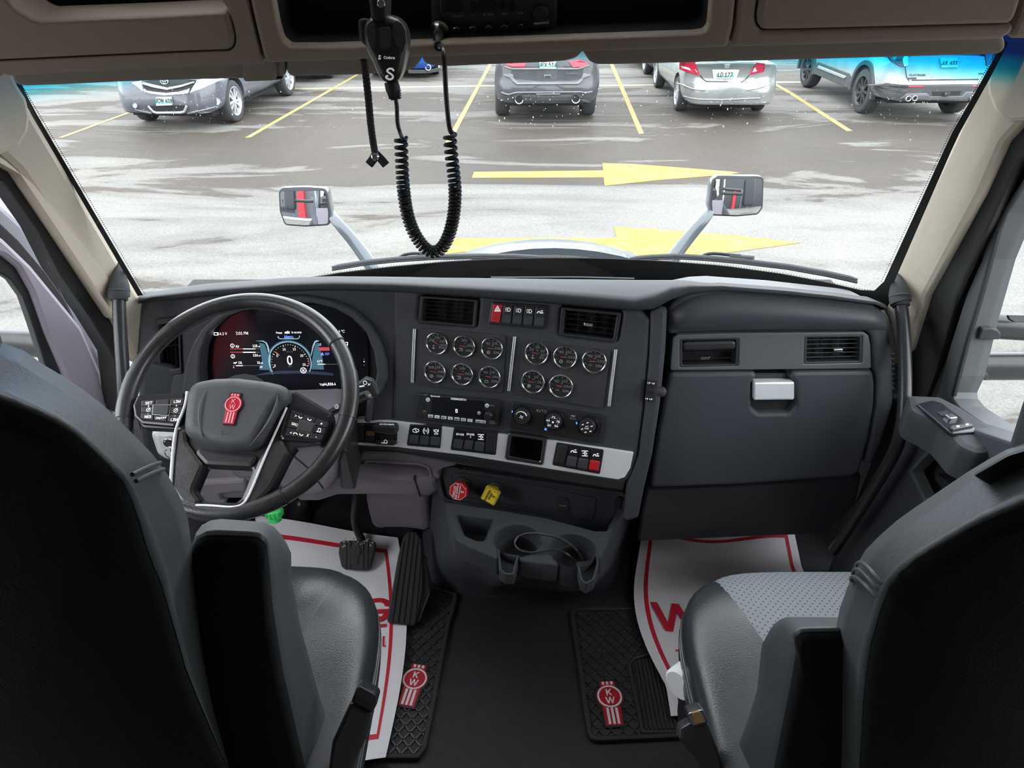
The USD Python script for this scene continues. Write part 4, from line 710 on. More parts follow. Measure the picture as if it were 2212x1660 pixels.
pd = B1.add('brake_paddle', plate(FP_, [(812, 913), (860, 913.5), (861, 934), (850, 935), (814, 930), (808, 922)], -.002, .020, .006, 3, seg=3), M['black_plastic'], label='wide brake paddle'); B1.add('paddle_label', textp(FP_.at(.02), 'NOT FOR PARKING', 836, 917, 2.7, (1, .02), .0004, True), M['lettering'], parent=pd)
B1.add('paddle_base', plate(FP_, [(814, 948), (855, 950), (860, 958), (850, 962), (818, 960), (812, 957)], -.002, .008, .004, 2), M['satin_black']); B1.add('trailer_brake_symbol', cat(FP_.world(mv(ringlathe([(.0032, .008), (.0048, .008), (.0048, .0086), (.0032, .0086)], 20), *FP_.P(836, 952))), strip(FP_.at(.008), [(824, 957), (836, 958)], 1.5)), M['lettering'])
B1.add('paddle_stem', plate(FP_, [(822, 932), (850, 934), (850, 952), (822, 950)], -.002, .006), M['dark_recess'])
bank('switch group of three with engine brake and TC symbols', [(887, 914), (957.4, 919), (953.6, 968), (879.8, 961.6)], 3, [('n', ic_engine), ('n', ic_tc), ('n', ic_off)])
bank('switch group of four, two of them marked SPARE', [(982, 922), (1077.5, 932.5), (1073, 982.5), (973.8, 971)], 4, [('n', tx('SPARE')), ('n', tx('SPARE', '2')), ('down', ic_axle), ('blank', None)])
bank('switch group at the right end of the silver strip, last rocker red', [(1203, 952.8), (1306, 969.3), (1297, 1023.7), (1193, 1003.3)], 4, [('blank', None), ('down', ic_truck), ('down', ic_axle), ('redlow', ic_truck)])
bank('switch row between the two upper vents, red hazard switch first', [(1063.7, 651.5), (1182.8, 659.6), (1177, 711), (1055.5, 699.8)], 5, [('red', ic_haz), ('n', ic_lamp), ('n', ic_lamp), ('n', ic_lamp), ('n', ic_truck)], gx=.02, base='satin_black')
# ---------------------------------------------------------------- console below the strip
FV2 = face(1130, 1075, 1.385, 12, 8)
CO = Thing('cup_console', 'dark grey console with two cup holders below the centre stack', 'console')
vp = [(948, 1010), (960, 1006), (1010, 1018), (1180, 1045), (1300, 1062), (1348, 1070), (1340, 1096), (1322, 1130), (1306, 1143), (1285, 1142), (1180, 1116), (1060, 1097), (978, 1086), (962, 1070)]
CO.add('valve_panel', plate(FV2, vp, -0.08, 0, 0.006, 6), M['dash_plastic'])
ins = FV2.poly([(976, 1024), (990, 1021), (1180, 1052), (1289, 1077), (1285, 1110), (1276, 1126), (1180, 1104), (985, 1071)], 6)
CO.add('valve_insert', FV2.world(slab(ins.buffer(-.0006), -0.004, 0.0014, 0.001)), M['dash_plastic']); CO.add('valve_seam', FV2.world(slab(ins.buffer(.0006).difference(ins.buffer(-.0008)), -.002, .0005)), M['dark_recess'])
CO.add('panel_rim', FV2.world(slab(FV2.poly([(934, 1010), (950, 1000), (1010, 1012), (1180, 1038), (1352, 1062), (1352, 1085), (1332, 1138), (1312, 1154), (1285, 1152), (1180, 1124), (1060, 1105), (970, 1093), (952, 1072)], 6).difference(FV2.poly(vp, 6)), -.04, .010, .006, 3)), M['dash_plastic'])
TZ = 0.335; FTz = floorframe(TZ)
rim = [(958, 1082), (1000, 1090), (1060, 1098), (1180, 1118), (1285, 1146), (1310, 1146), (1345, 1075), (1358, 1062), (1352, 1090), (1296, 1212), (1288, 1238), (1278, 1262), (1264, 1268), (1254, 1262), (1240, 1226), (1120, 1210), (1113, 1216), (1106, 1246), (1092, 1246), (1078, 1236), (1068, 1204), (1010, 1180), (982, 1164), (970, 1140)]
def circ(F, x, y, r, sq=1): return Point(*F.P(x, y)).buffer(r * F.mpp(x, y), quad_segs=12)
c1, c2 = (1118, 1166), (1237, 1187); r1 = 49
cup1, cup2 = circ(FTz, *c1, r1), circ(FTz, *c2, r1)
bin_ = FTz.poly([(984, 1109), (1066, 1120), (1046, 1168), (1030, 1168), (1003, 1156)], 4)
n1 = FTz.poly([(1078, 1180), (1122, 1186), (1113, 1216), (1107, 1240), (1093, 1240), (1083, 1232)]); n2 = FTz.poly([(1246, 1200), (1286, 1196), (1290, 1215), (1280, 1252), (1266, 1260), (1258, 1254)])
RQ = FTz.poly(rim, 4)
CO.add('cup_tray', FTz.world(slab(RQ.difference(cup1).difference(cup2).difference(bin_).difference(n1).difference(n2), -0.052, 0, 0.006, 3)), M['dash_pad'])
for c in (c1, c2):
    m = FTz.mpp(*c) * r1; CO.add('cup_well', FTz.world(mv(ringlathe([(m, -.004), (m + .002, -.002), (m + .003, -.05), (m - .004, -.075), (m - .006, -.075), (m - .001, -.05)], 36), *FTz.P(*c))), M['dash_plastic'], smooth=50)
    CO.add('cup_ring', FTz.world(mv(ringlathe([(m - .003, -.036), (m + .001, -.036), (m + .001, -.044), (m - .004, -.044)], 36), *FTz.P(*c))), M['dash_pad'])
    CO.add('cup_floor', FTz.world(mv(cyl(m, -.078, -.072, 30), *FTz.P(*c))), M['rubber'])
CO.add('bin_liner', FTz.world(slab(bin_.buffer(.003).difference(bin_.buffer(-.001)), -.062, -.004)), M['dash_plastic']); CO.add('bin_floor', FTz.world(slab(bin_, -.064, -.058)), M['dark_recess'])
for nq in (n1, n2): CO.add('spout', FTz.world(cat(slab(nq.buffer(.002), -.030, -.022, .002), slab(nq.buffer(.004).difference(nq.buffer(-.0005)).difference(cup1.buffer(.002)).difference(cup2.buffer(.002)), -.028, .0025, .001))), M['dash_pad'], label='open spout at the front of a cup holder')
# body below the tray, flaring to the floor
top = resample([(942, 1012), (958, 1084), (970, 1142), (982, 1166), (1010, 1182), (1068, 1206), (1082, 1238), (1160, 1236), (1252, 1262), (1264, 1266), (1292, 1240), (1300, 1212), (1355, 1090), (1388, 1040)], 40)
base = resample([(905, 1110), (918, 1200), (935, 1262), (990, 1284), (1062, 1292), (1100, 1294), (1130, 1295), (1180, 1295), (1220, 1294), (1262, 1292), (1296, 1285), (1322, 1262), (1350, 1190), (1376, 1120)], 40)
tp, bs = np.array([Zp(x, y, TZ - .045) for x, y in top]), np.array([Zp(x, y, 0.0) for x, y in base])
mid = lambda k, e: tp * (1 - k) + bs * k + V(0, e, 0)
CO.add('body', sheet([tp + V(0, .004, 0), mid(.12, -.006), mid(.35, -.012), mid(.7, .012), mid(.93, .010), bs], 0.012), M['dash_plastic'], smooth=60)
CO.add('side_clip', plate(FV2.at(.006), [(1326, 1082), (1337, 1072), (1344, 1076), (1340, 1095), (1328, 1112)], -.004, .006, .002, 2), M['satin_black'])
US = Thing('usb_cover', 'small black rubber socket cover on the valve panel', 'socket cover')
US.add('flap', plate(FV2, [(1203, 1072), (1229, 1077), (1230, 1106), (1205, 1103)], -.002, .006, .003, 5), M['rubber']); US.add('flap_label', textp(FV2, 'POWER', 1216, 1090, 3.2, (1, .1), .006), M['lettering_dim']); US.add('flap_tab', plate(FV2, [(1209, 1071), (1222, 1073), (1222, 1077), (1209, 1076)], .004, .008, .001), M['rubber'])
# valve knobs
def knob(label, px, py, m_, r, sides, rot, lines, lm, sym, bx_, by_):
    t = Thing('valve_knob', label, 'valve knob'); base_ = FV2.W(*FV2.P(bx_, by_)); G = Frame(Frame(base_ + FV2.w * .045, FV2.w).W(0, 0), unit(FV2.w + V(-.1, -.15, .30)))
    G = Frame(onplane(px, py, base_ + FV2.w * .055, FV2.w), G.w); mp = G.mpp(px, py)
    t.add('boot', FV2.world(mv(lathe([(.020, -.002), (.019, .006), (.014, .009), (.010, .009)], 24), *FV2.P(bx_, by_))), M['rubber'])
    t.add('stem', tube([base_, base_ * .5 + G.W(0, 0, -.006) * .5, G.W(0, 0, -.006)], [.009, .009, .012], 14), M[m_])
    pl = Polygon([(r * mp * math.cos(a), r * mp * math.sin(a)) for a in np.arange(sides) * 2 * math.pi / sides + rot]); pl = rnd(pl, (.0022 if sides == 8 else .004))
    h = t.add('head', G.world(slab(pl, -.010, .004, .0025, 3)), M[m_])
    t.add('border', G.world(slab(pl.buffer(-.0022).difference(pl.buffer(-.0028)), .0035, .0046)), M[lm], parent=h)
    for s, u_, v_, hh in lines: t.add('legend', text(G, s, u_ * mp, v_ * mp, hh * mp, sym, .0042, True), M[lm], parent=h)
    return t
up = math.radians(85)
knob('red octagonal trailer air supply knob, pulled out of the valve panel', 990, 1061.5, 'red_plastic', 21.5, 8, math.radians(22), [('TRAILER', -8, -1, 4.4), ('AIR SUPPLY', -2, 0, 4.4), ('NOT FOR PARKING', 4, 0, 2.3), ('S', 10, 1, 6)], 'white_print', up, 1001, 1044)
knob('yellow diamond-shaped parking brake knob, pulled out of the valve panel', 1059.5, 1071, 'yellow_plastic', 24, 4, math.radians(25), [('PARKING', -6, 0, 4.6), ('BRAKE', 1, 0, 3.8), ('S', 8, 0, 6.5)], 'black_print', math.radians(68), 1072, 1054)
CB_ = np.array([onplane(x, y, V(0, 0, z), V(0, 0, 1)) for x, y, z in ((1262, 1215, TZ - .05), (1256, 1207, TZ - .01), (1244, 1188, TZ + .028), (1220, 1168, TZ + .035), (1180, 1156, TZ + .03), (1145, 1153, TZ + .02), (1120, 1160, TZ + .012), (1112, 1173, TZ + .006), (1120, 1187, TZ + .004), (1143, 1194, TZ + .004), (1172, 1191, TZ + .008), (1200, 1188, TZ + .010), (1222, 1196, TZ + .006), (1244, 1214, TZ - .02), (1258, 1228, TZ - .075))])
CA = Thing('usb_cable', 'thin black cable looped across the two cup holders', 'cable')
CA.add('cord', tube(smooth_path(CB_, 90), .0026, 8), M['satin_black']); CA.add('plug', hull([CB_[-1], CB_[-1] + V(.004, -.004, -.012)], .009), M['satin_black'])
# ---------------------------------------------------------------- ball mount, handles, stalk, keys
BM = Thing('ball_mount', 'black ball mount screwed to the right edge of the centre stack', 'ball mount')
FM = FB.at(.002)
BM.add('plate', plate(FM, [(1398, 820), (1416, 822), (1410, 868), (1393, 866)], -.004, .004, .001), M['satin_black']); bc = FM.W(*FM.P(1404, 843)); be = onplane(1428, 846.5, bc + FM.w * .035, FM.w)
BM.add('stem', tube([bc, bc * .5 + be * .5, be], [.006, .005, .007], 12), M['satin_black']); s_ = trimesh.creation.icosphere(3, .0115); s_.apply_translation(be); BM.add('ball', s_, M['rubber'], smooth=True)
for x, y in ((1402, 827), (1411, 828), (1397, 861), (1406, 862)): BM.add('screw', FM.world(mv(lathe([(.0036, .003), (.0034, .006), (.002, .0075)], 8), *FM.P(x, y))), M['chrome'])
def handle(label, sock, path, ends, r=.0135):
    t = Thing('grab_handle', label, 'grab handle'); pts_ = smooth_path([Xp(px, py, x) for px, py, x in path], 50)
    t.add('bar', tube(pts_, r, 16), M['satin_black'], smooth=60)
    rings = [[Xp(px, py, x) for px, py, x in sock][i] for i in range(len(sock))]
    t.add('socket', tube(smooth_path(rings, 24), np.interp(np.linspace(0, 1, 24), np.linspace(0, 1, len(ends)), ends), 18, flat=.9), M['dash_pad'], label='tapered upper socket', smooth=60)
    d = unit(pts_[0] - pts_[4]); t.add('collar', tube([pts_[0] + d * .012, pts_[0] - d * .004], .0175, 18), M['dash_pad'])
    t.add('rim', tube([pts_[0] + d * .020, pts_[0] + d * .016, pts_[0] + d * .012], [.019, .0225, .019], 18), M['dash_pad'])
handle('black tubular grab handle on the left windshield pillar', [(257, 566, -.85), (258, 590, -.845), (257, 625, -.84), (257, 640, -.84)], [(257, 645, -.84), (259, 700, -.838), (264, 780, -.835), (269, 870, -.835), (274, 1000, -.84)], [.002, .012, .021, .022])
handle('black bent grab handle on the right windshield pillar, running down to the floor', [(1933, 588, .85), (1938, 605, .845), (1943, 640, .84), (1946, 655, .84)], [(1946, 658, .84), (1952, 720, .838), (1955, 800, .835), (1954, 870, .832), (1946, 935, .83), (1928, 985, .83), (1890, 1050, .83), (1840, 1130, .83), (1800, 1190, .83)], [.002, .012, .021, .022])
ST = Thing('column_stalk', 'black wiper stalk with printed symbols, right of the steering wheel', 'stalk')
a0, a1, a2 = Yp(690, 905, 1.32), Yp(760, 868, 1.27), Yp(800, 845, 1.25)
ST.add('lever', tube([a0, a1, Yp(780, 855, 1.26), a2], [.010, .014, .0175, .019], 14, flat=.75), M['satin_black'], smooth=60)
FZ = face(790, 832, 1.225, -8, 20)
ST.add('tip', plate(FZ, [(768, 833), (790, 816), (806, 822), (814, 836), (820, 852), (806, 862), (796, 842), (772, 850)], -.02, .006, .005, 3), M['satin_black']); ST.add('tip_symbol', cat(FZ.at(.006).world(mv(ringlathe([(.0028, 0), (.0042, 0), (.0042, .0006), (.0028, .0006)], 16), *FZ.P(789, 826))), strip(FZ.at(.006), [(774, 836), (786, 834)], 3), strip(FZ.at(.006), [(795, 829), (799, 832)], 1.2), strip(FZ.at(.006), [(795, 833), (800, 829)], 1.2)), M['lettering'])
s2 = face(725, 878, 1.24, -8, 20); ST.add('lever_symbol', cat(textp(s2, '@', 727, 878, 8, (1, -.4), 0), textp(face(800, 853, 1.222, -8, 20), 'M/', 800, 853, 5, (1, -.6), .001)), M['lettering'])
KY = Thing('ignition_keys', 'key ring hanging in the ignition left of the wheel', 'keys')
kf = face(368, 965, 1.30, -20, 10); KY.add('ignition_plate', plate(kf, [(322, 930), (384, 934), (382, 985), (366, 1000), (340, 985)], -.06, 0, .012, 5), M['satin_silver'])
for x, y, r, rx in ((366, 953, .010, 20), (370, 975, .012, -30)):
    th = np.linspace(0, 2 * math.pi, 28, endpoint=False); KY.add('ring', kf.world(mv(trimesh.Trimesh(*(lambda m: (m.vertices, m.faces))(tube([(r * math.cos(a), r * math.sin(a), .012 + .004 * math.sin(a * 1 + rx)) for a in th], .0012, 6, True)), process=False), *kf.P(x, y))), M['chrome'])
KY.add('key', plate(kf, [(368, 965), (376, 962), (380, 985), (384, 1010), (378, 1012), (372, 988)], .010, .013, .001), M['chrome']); KY.add('lock', kf.world(mv(cyl(.012, 0, .010, 20, .002), *kf.P(366, 953))), M['dark_chrome'])
# ---------------------------------------------------------------- steering wheel
e_, y_ = math.radians(53.08), math.radians(1.88); WO = CAM + ray(513.9, 866.8) * 1.36
FWh = Frame(WO, (-math.sin(y_) * math.cos(e_), -math.cos(y_) * math.cos(e_), math.sin(e_)))
SW = Thing('steering_wheel', 'black leather steering wheel with red emblem on its hub', 'steering wheel')
th = np.linspace(0, 2 * math.pi, 97)[:-1]
def rimseg(a0, a1, r=.0158, n=60, R=.2135): 
    t = np.radians(np.linspace(a0, a1, n)); return tube([FWh.W(R * math.cos(a), R * math.sin(a)) for a in t], r, 18, up=FWh.w)
SW.add('rim', tube([FWh.W(.2135 * math.cos(a), .2135 * math.sin(a)) for a in th], .0155, 20, True), M['wheel_leather'], smooth=60)
def ang(px, py): p = FWh.P(px, py); return math.degrees(math.atan2(p[1], p[0]))
for a, b_ in ((ang(740, 735), ang(368, 702)), (ang(258, 800) , ang(268, 930)), (ang(765, 905), ang(770, 800)), (ang(420, 1120), ang(620, 1090))):
    if b_ < a: b_ += 360
    SW.add('grip_wrap', rimseg(a, b_, .0166), M['wheel_leather'], label='stitched leather wrap', smooth=60)
for x, y in ((740, 735), (368, 702), (622, 1088), (277, 905)):
    a = ang(x, y); SW.add('wrap_seam', rimseg(a - .35, a + .35, .0169, 3), M['dark_recess'])
hubp = [(418, 842), (432, 834), (474, 826), (523, 825), (588, 833), (630, 843), (652, 856), (640, 875), (614, 890), (590, 935), (572, 966), (555, 977), (507, 979), (470, 972), (441, 962), (412, 950), (407, 940), (410, 900)]
H0 = FWh.at(.012)
SW.add('spoke_frame', plate(FWh, [(300, 856), (412, 847), (440, 838), (640, 846), (718, 892), (722, 915), (706, 955), (690, 964), (640, 968), (628, 985), (591, 1058), (575, 1090), (555, 1100), (520, 1112), (430, 1112), (400, 1104), (372, 1062), (380, 1000), (388, 930), (310, 926), (290, 900), (290, 872)], -.016, .004, .006, 6,
       holes=(FWh.poly([(447, 1008), (549, 1013), (523, 1076), (510, 1087), (440, 1084), (424, 1062)], 5), )), M['satin_black'], label='spokes around the hub')
SW.add('lower_cover', plate(FWh, [(408, 955), (445, 972), (560, 985), (580, 968), (548, 1013), (447, 1008), (425, 985)], -.02, .010, .008, 3), M['satin_black'])
hp = SW.add('hub_pad', plate(FWh, hubp, -.01, .034, .022, 8, seg=5), M['hub_plastic'], label='padded horn cover', smooth=50)
HF = FWh.at(.034)
for a, b_, c in (((452, 836), (434, 880), (438, 950)), ((598, 852), (590, 895), (540, 962))):
    pts_ = smooth_path([HF.W(*HF.P(*q), -.001) for q in (a, b_, c)], 20); SW.add('pad_crease', tube(pts_, np.sin(np.linspace(.02, math.pi - .02, 20)) * .0042 + .0004, 8, flat=1.0), M['hub_plastic'], parent=hp)
SW.add('horn_symbol', strip(HF, [(480, 932), (480, 940), (486, 937), (496, 938), (498, 933)], .8, .0004), M['black_print'], parent=hp)
SW.add('lower_spoke', plate(FWh, [(386, 925), (408, 930), (412, 958), (430, 985), (447, 1008), (424, 1062), (440, 1084), (430, 1100), (400, 1098), (374, 1060), (378, 1000)], -.012, .012, .008, 3), M['wheel_leather'], label='left lower spoke')
SW.add('lower_spoke', plate(FWh, [(614, 950), (630, 984), (612, 1018), (591, 1060), (560, 1092), (523, 1090), (545, 1040), (560, 1000), (580, 965)], -.012, .012, .008, 3), M['wheel_leather'], label='right lower spoke')
SW.add('spoke_trim', tube(smooth_path([FWh.W(*FWh.P(*q), .0135) for q in ((411, 852), (400, 900), (388, 932), (379, 1000), (375, 1055))], 30), .0030, 8), M['satin_silver'], label='silver trim line'); SW.add('spoke_trim', tube(smooth_path([FWh.W(*FWh.P(*q), .0135) for q in ((624, 886), (600, 940), (572, 1005), (545, 1070), (528, 1094), (500, 1099), (430, 1096))], 40), .0022, 8), M['satin_silver'], label='silver trim line')
for q0, lab, hold in (([(306, 866), (400, 860), (390, 915), (305, 905)], 'left', [(292, 880), (302, 858), (408, 851), (398, 921), (380, 926), (312, 920), (296, 905)]), ([(631, 886), (711, 913), (694, 953), (615, 942)], 'right', [(626, 872), (716, 900), (719, 914), (703, 955), (692, 961), (612, 955), (608, 945)])):
    h_ = SW.add('button_pod', plate(FWh, hold, -.006, .012, .005, 6), M['gloss_black']); B = FWh.at(.012)
    for i in range(3):
        for j in range(3):
            if (i, j) == (1, 1): continue
            q = qpoly(q0, i / 3 + .008, (i + 1) / 3 - .008, j / 3 + .02, (j + 1) / 3 - .02)
            b_ = SW.add('button', plate(B, q, -.002, .0028, .0012, 1), M['satin_black'], parent=h_)
    q = qpoly(q0, .31, .69, .30, .72); SW.add('button', plate(B, q, -.002, .006, .0015, 2), M['black_plastic' if lab == 'left' else 'rubber'], parent=h_, label='raised centre button' if lab == 'left' else 'ribbed scroll wheel')
    BB = B.at(.0029); d = (1, -.06) if lab == 'left' else (1, .30)
    SW.add('button_rim', B.world(slab(B.poly(qpoly(q0, .28, .72, .26, .76), 2).difference(B.poly(q, 2)), -.001, .0036, .0008)), M['dark_chrome'], parent=h_)
    if lab == 'left': L = [('SET', .17, .15, 6), ('+', .17, .30, 5), ('⏲', .17, .5, 0), ('RES', .17, .86, 6), ('LIM', .83, .13, 6), ('+', .83, .29, 5), ('LIM', .83, .88, 6), ('ON/OFF', .5, .86, 4.6), ('-', .83, .72, 5), ('-', .17, .7, 5)]
    else: L = [('SRC', .17, .5, 5.5), ('+', .83, .16, 7), ('-', .83, .84, 7), ('▷', .1, .16, 0), ('X', .60, .84, 6), ('<', .14, .84, 6), ('>', .14, .16, 6)]
    for s, x, y, hh in L:
        if hh: SW.add('legend', textp(BB, s, *bil(q0, x, y), hh, d, 0, True), M['lettering'], parent=h_)
    ics = [(.17, .5), (.83, .5)] if lab == 'left' else [(.26, .16), (.5, .14), (.83, .5), (.26, .84), (.42, .84)]
    for k, (x, y) in enumerate(ics):
        X, Y = bil(q0, x, y); m = B.mpp(X, Y)
        if lab == 'left': g_ = cat(BB.world(mv(ringlathe([(3.6 * m, 0), (4.8 * m, 0), (4.8 * m, .0005), (3.6 * m, .0005)], 18), *BB.P(X, Y))), strip(BB, [(X - 1, Y + 1), (X + 4, Y - 4)], 1.6))
        elif k == 2: g_ = cat(strip(BB, [(X - 2, Y + 3), (X - 1, Y - 4), (X + 4, Y - 3), (X + 3, Y + 4)], 1.2), strip(BB, [(X - 4, Y + 3), (X - 2, Y + 3)], 2.4), strip(BB, [(X + 1, Y + 4), (X + 3, Y + 4)], 2.4))
        else: g_ = strip(BB, [(X - 3.5, Y - 1.5), (X - 3, Y + 1), (X + 1, Y + 3), (X + 3.5, Y + 1)] if k != 3 else [(X - 4, Y + 2), (X - 3, Y - 1), (X + 3, Y), (X + 4, Y + 3)], 1.9)
        SW.add('symbol', g_, M['lettering'], parent=h_)
def emblem(t, F, cx, cy, r, rot, parent=None, red='emblem_red', white='white_print', out='black_plastic', hgt=.004, sq=1.0):
    A = lambda q: affinity.translate(affinity.rotate(affinity.scale(q, r, r, origin=(0, 0)), rot, origin=(0, 0), use_radians=True), cx, cy)
    sil = Point(0, 0).buffer(1.08).union(sbox(-.62, .6, .62, 1.42)).union(Polygon([(-.74, -.6), (.74, -.6), (.66, -2.55), (-.66, -2.55)]))
    t.add('emblem_base', F.world(slab(A(sil.buffer(.14)), -.001, hgt * .7, hgt * .2)), M[out], parent=parent); t.add('emblem_shield', F.world(slab(A(sil), 0, hgt, hgt * .25)), M[red], parent=parent, label='red shield')
    t.add('emblem_ring', F.world(slab(A(Point(0, 0).buffer(1.0, quad_segs=12).difference(Point(0, 0).buffer(.86, quad_segs=12))), hgt * .6, hgt * 1.25)), M[white], parent=parent)
    for s, v in (('K', .37), ('W', -.36)): t.add('emblem_letter', text(F, s, cx - r * v * math.sin(rot), cy + r * v * math.cos(rot), r * .56, rot, hgt, True, depth=hgt * .3), M[white], parent=parent)
    for x in (-.42, 0, .42):
        for y0, y1, wd in ((1.08, 1.36, .1), (-2.45, -1.02, .1)):
            t.add('emblem_stripe', F.world(slab(A(sbox(x * .85 - wd, y0, x * .85 + wd, y1)), hgt * .6, hgt * 1.2)), M[white], parent=parent)
em = HF.P(505, 875); v2 = HF.P(495, 916) - HF.P(510, 853); emblem(SW, HF, *em, 17.5 * HF.mpp(505, 875), math.atan2(v2[1], v2[0]) + math.pi / 2, None, 'emblem_red', 'emblem_pink', 'gloss_black', .0035)
SW.add('column_neck', tube([FWh.W(0, 0, -.01), FWh.W(0, .0, -.06), FWh.W(0, -.01, -.14)], [.060, .055, .05], 20), M['satin_black'])
TL = Thing('tilt_lever', 'small grey tilt lever seen between the lower wheel spokes', 'lever')
TL.add('lever', tube([Yp(503, 1020, 1.27), Yp(520, 1027, 1.27), Yp(548, 1024, 1.27), Yp(556, 1035, 1.28)], [.004, .009, .010, .008], 10, flat=.5), M['dash_pad'])
# ---------------------------------------------------------------- seats
def planes(F0, F1, k): return [F0, F1]
def ring3(F, pp, n, close): q = resample(np.vstack([pp, close]), n); return np.array([onplane(x, y, F.o, F.w) for x, y in q])
def seat(name_, label, inner, outer, close_i, close_o, arm_n, arm_f, ya, cush, seam, perf, head, shoulder, stitch, cmat):
    t = Thing(name_ + '_seat', label, 'seat')
    Fi, Fo = face(inner[5][0], inner[5][1], .40, 0, -9), face(inner[5][0], inner[5][1], .50, 0, -9); Fm = face(inner[5][0], inner[5][1], .435, 0, -9)
    n = 90; I, O = ring3(Fi, inner, n, close_i), ring3(Fo, outer, n, close_o); c = I.mean(0)
    Mx = I * .42 + O * .58 + V(0, -.022, 0.004)
    Fr = (O - O.mean(0)) * .78 + O.mean(0) + V(0, .045, 0)
    t.add('bolster', loft([(I - c) * .96 + c + V(0, .004, 0), I, I * .75 + O * .25 + V(0, -.004, 0), Mx, O * .8 + I * .2 + V(0, -.006, 0), O, O * .62 + Fr * .38 - V(0, .004, 0), Fr]), M['leather_grey'], label='leather covered edge of the backrest', smooth=60)
    dm = (I - c) * .985 + c
    t.add('back_panel', loft([(I - c) * .95 + c + V(0, .006, 0), I + V(0, -.002, 0), dm + V(0, -.012, 0), (I - c) * .8 + c + V(0, -.03, 0), (I - c) * .4 + c + V(0, -.042, 0)]), M['seat_fabric'], label='black fabric back of the seat', smooth=60)
    for pp in stitch:
        p3 = [onplane(x, y, Fo.o - V(0, k_, 0), Fo.w) for x, y, k_ in pp]; t.add('seam_welt', tube(smooth_path(p3, 16), .0017, 8), M['leather_grey'])
    if shoulder: t.add('shoulder_panel', loft([ring3(face(*shoulder[2], 0, -9), shoulder[0], 40, shoulder[0][:1]), ring3(face(shoulder[2][0], shoulder[2][1], shoulder[2][2] + .08, 0, -9), shoulder[1], 40, shoulder[1][:1])]), M['leather_black'])
    hx = Yp(*head[:3]); t.add('headrest', superbox(hx, head[3], .5, rot=eul(-8)), M['leather_grey'])
    F0, F1 = face(arm_n[3][0], arm_n[3][1], ya, 0, -6), face(arm_n[3][0], arm_n[3][1], ya + .09, 0, -6)
    A, B = ring3(F0, arm_n, 70, arm_n[:1]), ring3(F1, arm_f, 70, arm_f[:1]); ca = A.mean(0)
    t.add('armrest', loft([(A - ca) * .9 + ca + V(0, -.010, 0), A, A * .8 + B * .2, A * .25 + B * .75, B, (B - B.mean(0)) * .9 + B.mean(0) + V(0, .012, 0)]), M['leather_grey'], label='folded up armrest', smooth=45)
    t.add('armrest_back', loft([(A - ca) * .99 + ca, (A - ca) * .965 + ca + V(0, -.012, 0), (A - ca) * .8 + ca + V(0, -.016, 0)]), M['seat_fabric'], smooth=60)
    (cx, cy, cz), sz = cush
    t.add('cushion', superbox((cx, cy, cz), sz, .42, 26, 56), M['leather_black'], label='padded leather seat cushion', smooth=60)
    a_, b_, c_ = sz[0] / 2, sz[1] / 2, sz[2] / 2; g = []
    for y in b_ * np.sin(np.linspace(-1.3, 1.40, 40)) * 1.0:
        xs_ = seam[0] - seam[1] * (b_ - y) * np.sign(seam[0]) * (1 if seam[0] > 0 else 1); xe = -np.sign(seam[0]) * a_ * .965
        xr = np.linspace(xs_, xe, 26); rr = np.abs(xr / a_) ** (2 / .42) + abs(y / b_) ** (2 / .42); z = c_ * np.maximum(0, 1 - rr) ** .21
        tt_ = np.linspace(0, 1, 26); g.append([V(cx + x, cy + y, cz + z_ + .006 * min(1, 12 * q, 12 * (1 - q)) ** .5 - .001) for x, z_, q in zip(xr, z, tt_)])
    t.add('cushion_insert', sheet(g, .01), M[cmat], label='perforated grey centre of the cushion' if perf else 'smooth centre of the cushion', smooth=60)
    b = np.arange(80) * 2 * math.pi / 80; f = lambda x: np.sign(x) * np.abs(x) ** .42
    for k, zz in ((1.0, .012), (1.0, -.004)):
        t.add('welt', tube(np.stack([cx + f(np.cos(b)) * (sz[0] / 2 - .0005), cy + f(np.sin(b)) * (sz[1] / 2 - .0005), np.full(80, cz + zz)], 1), .0026, 8, True), M['leather_black'])
    t.add('seat_base', superbox((cx, cy - .03, cz - .13), (sz[0] * .86, sz[1] * .84, .16), .25, 16, 40), M['black_plastic']); t.add('pedestal', superbox((cx, cy - .06, (cz - .2) / 2), (sz[0] * .62, sz[1] * .62, cz - .18), .2, 12, 28), M['black_plastic'])
    return t
LOOKS['leather_perf'] = usdkit.material(stage, '/World/Looks/leather_perf', {'tc': ('texture_coordinate', {}), 'mp': ('mapping', {'rotation': (0, 0, .78), 'scale': (110, 110, 0)}), 'v': ('voronoi_texture', {'randomness': 0.0, 'scale': 1.0}), 'lt': ('math', {'math_type': 'greater_than', 'value2': 0.17}),
    'mx': ('mix', {'color1': (0.03, 0.034, 0.038), 'color2': (0.15, 0.165, 0.18)}), 'bn': ('noise_texture', {'scale': 300}), 'b': ('bump', {'strength': .3, 'distance': .001}), 'p': ('principled_bsdf', {'roughness': .5})},
    [('tc.object', 'mp.vector'), ('mp.vector', 'v.vector'), ('v.distance', 'lt.value1'), ('lt.value', 'mx.fac'), ('mx.color', 'p.base_color'), ('tc.object', 'bn.vector'), ('bn.fac', 'b.height'), ('b.normal', 'p.normal')], surface='p.BSDF')
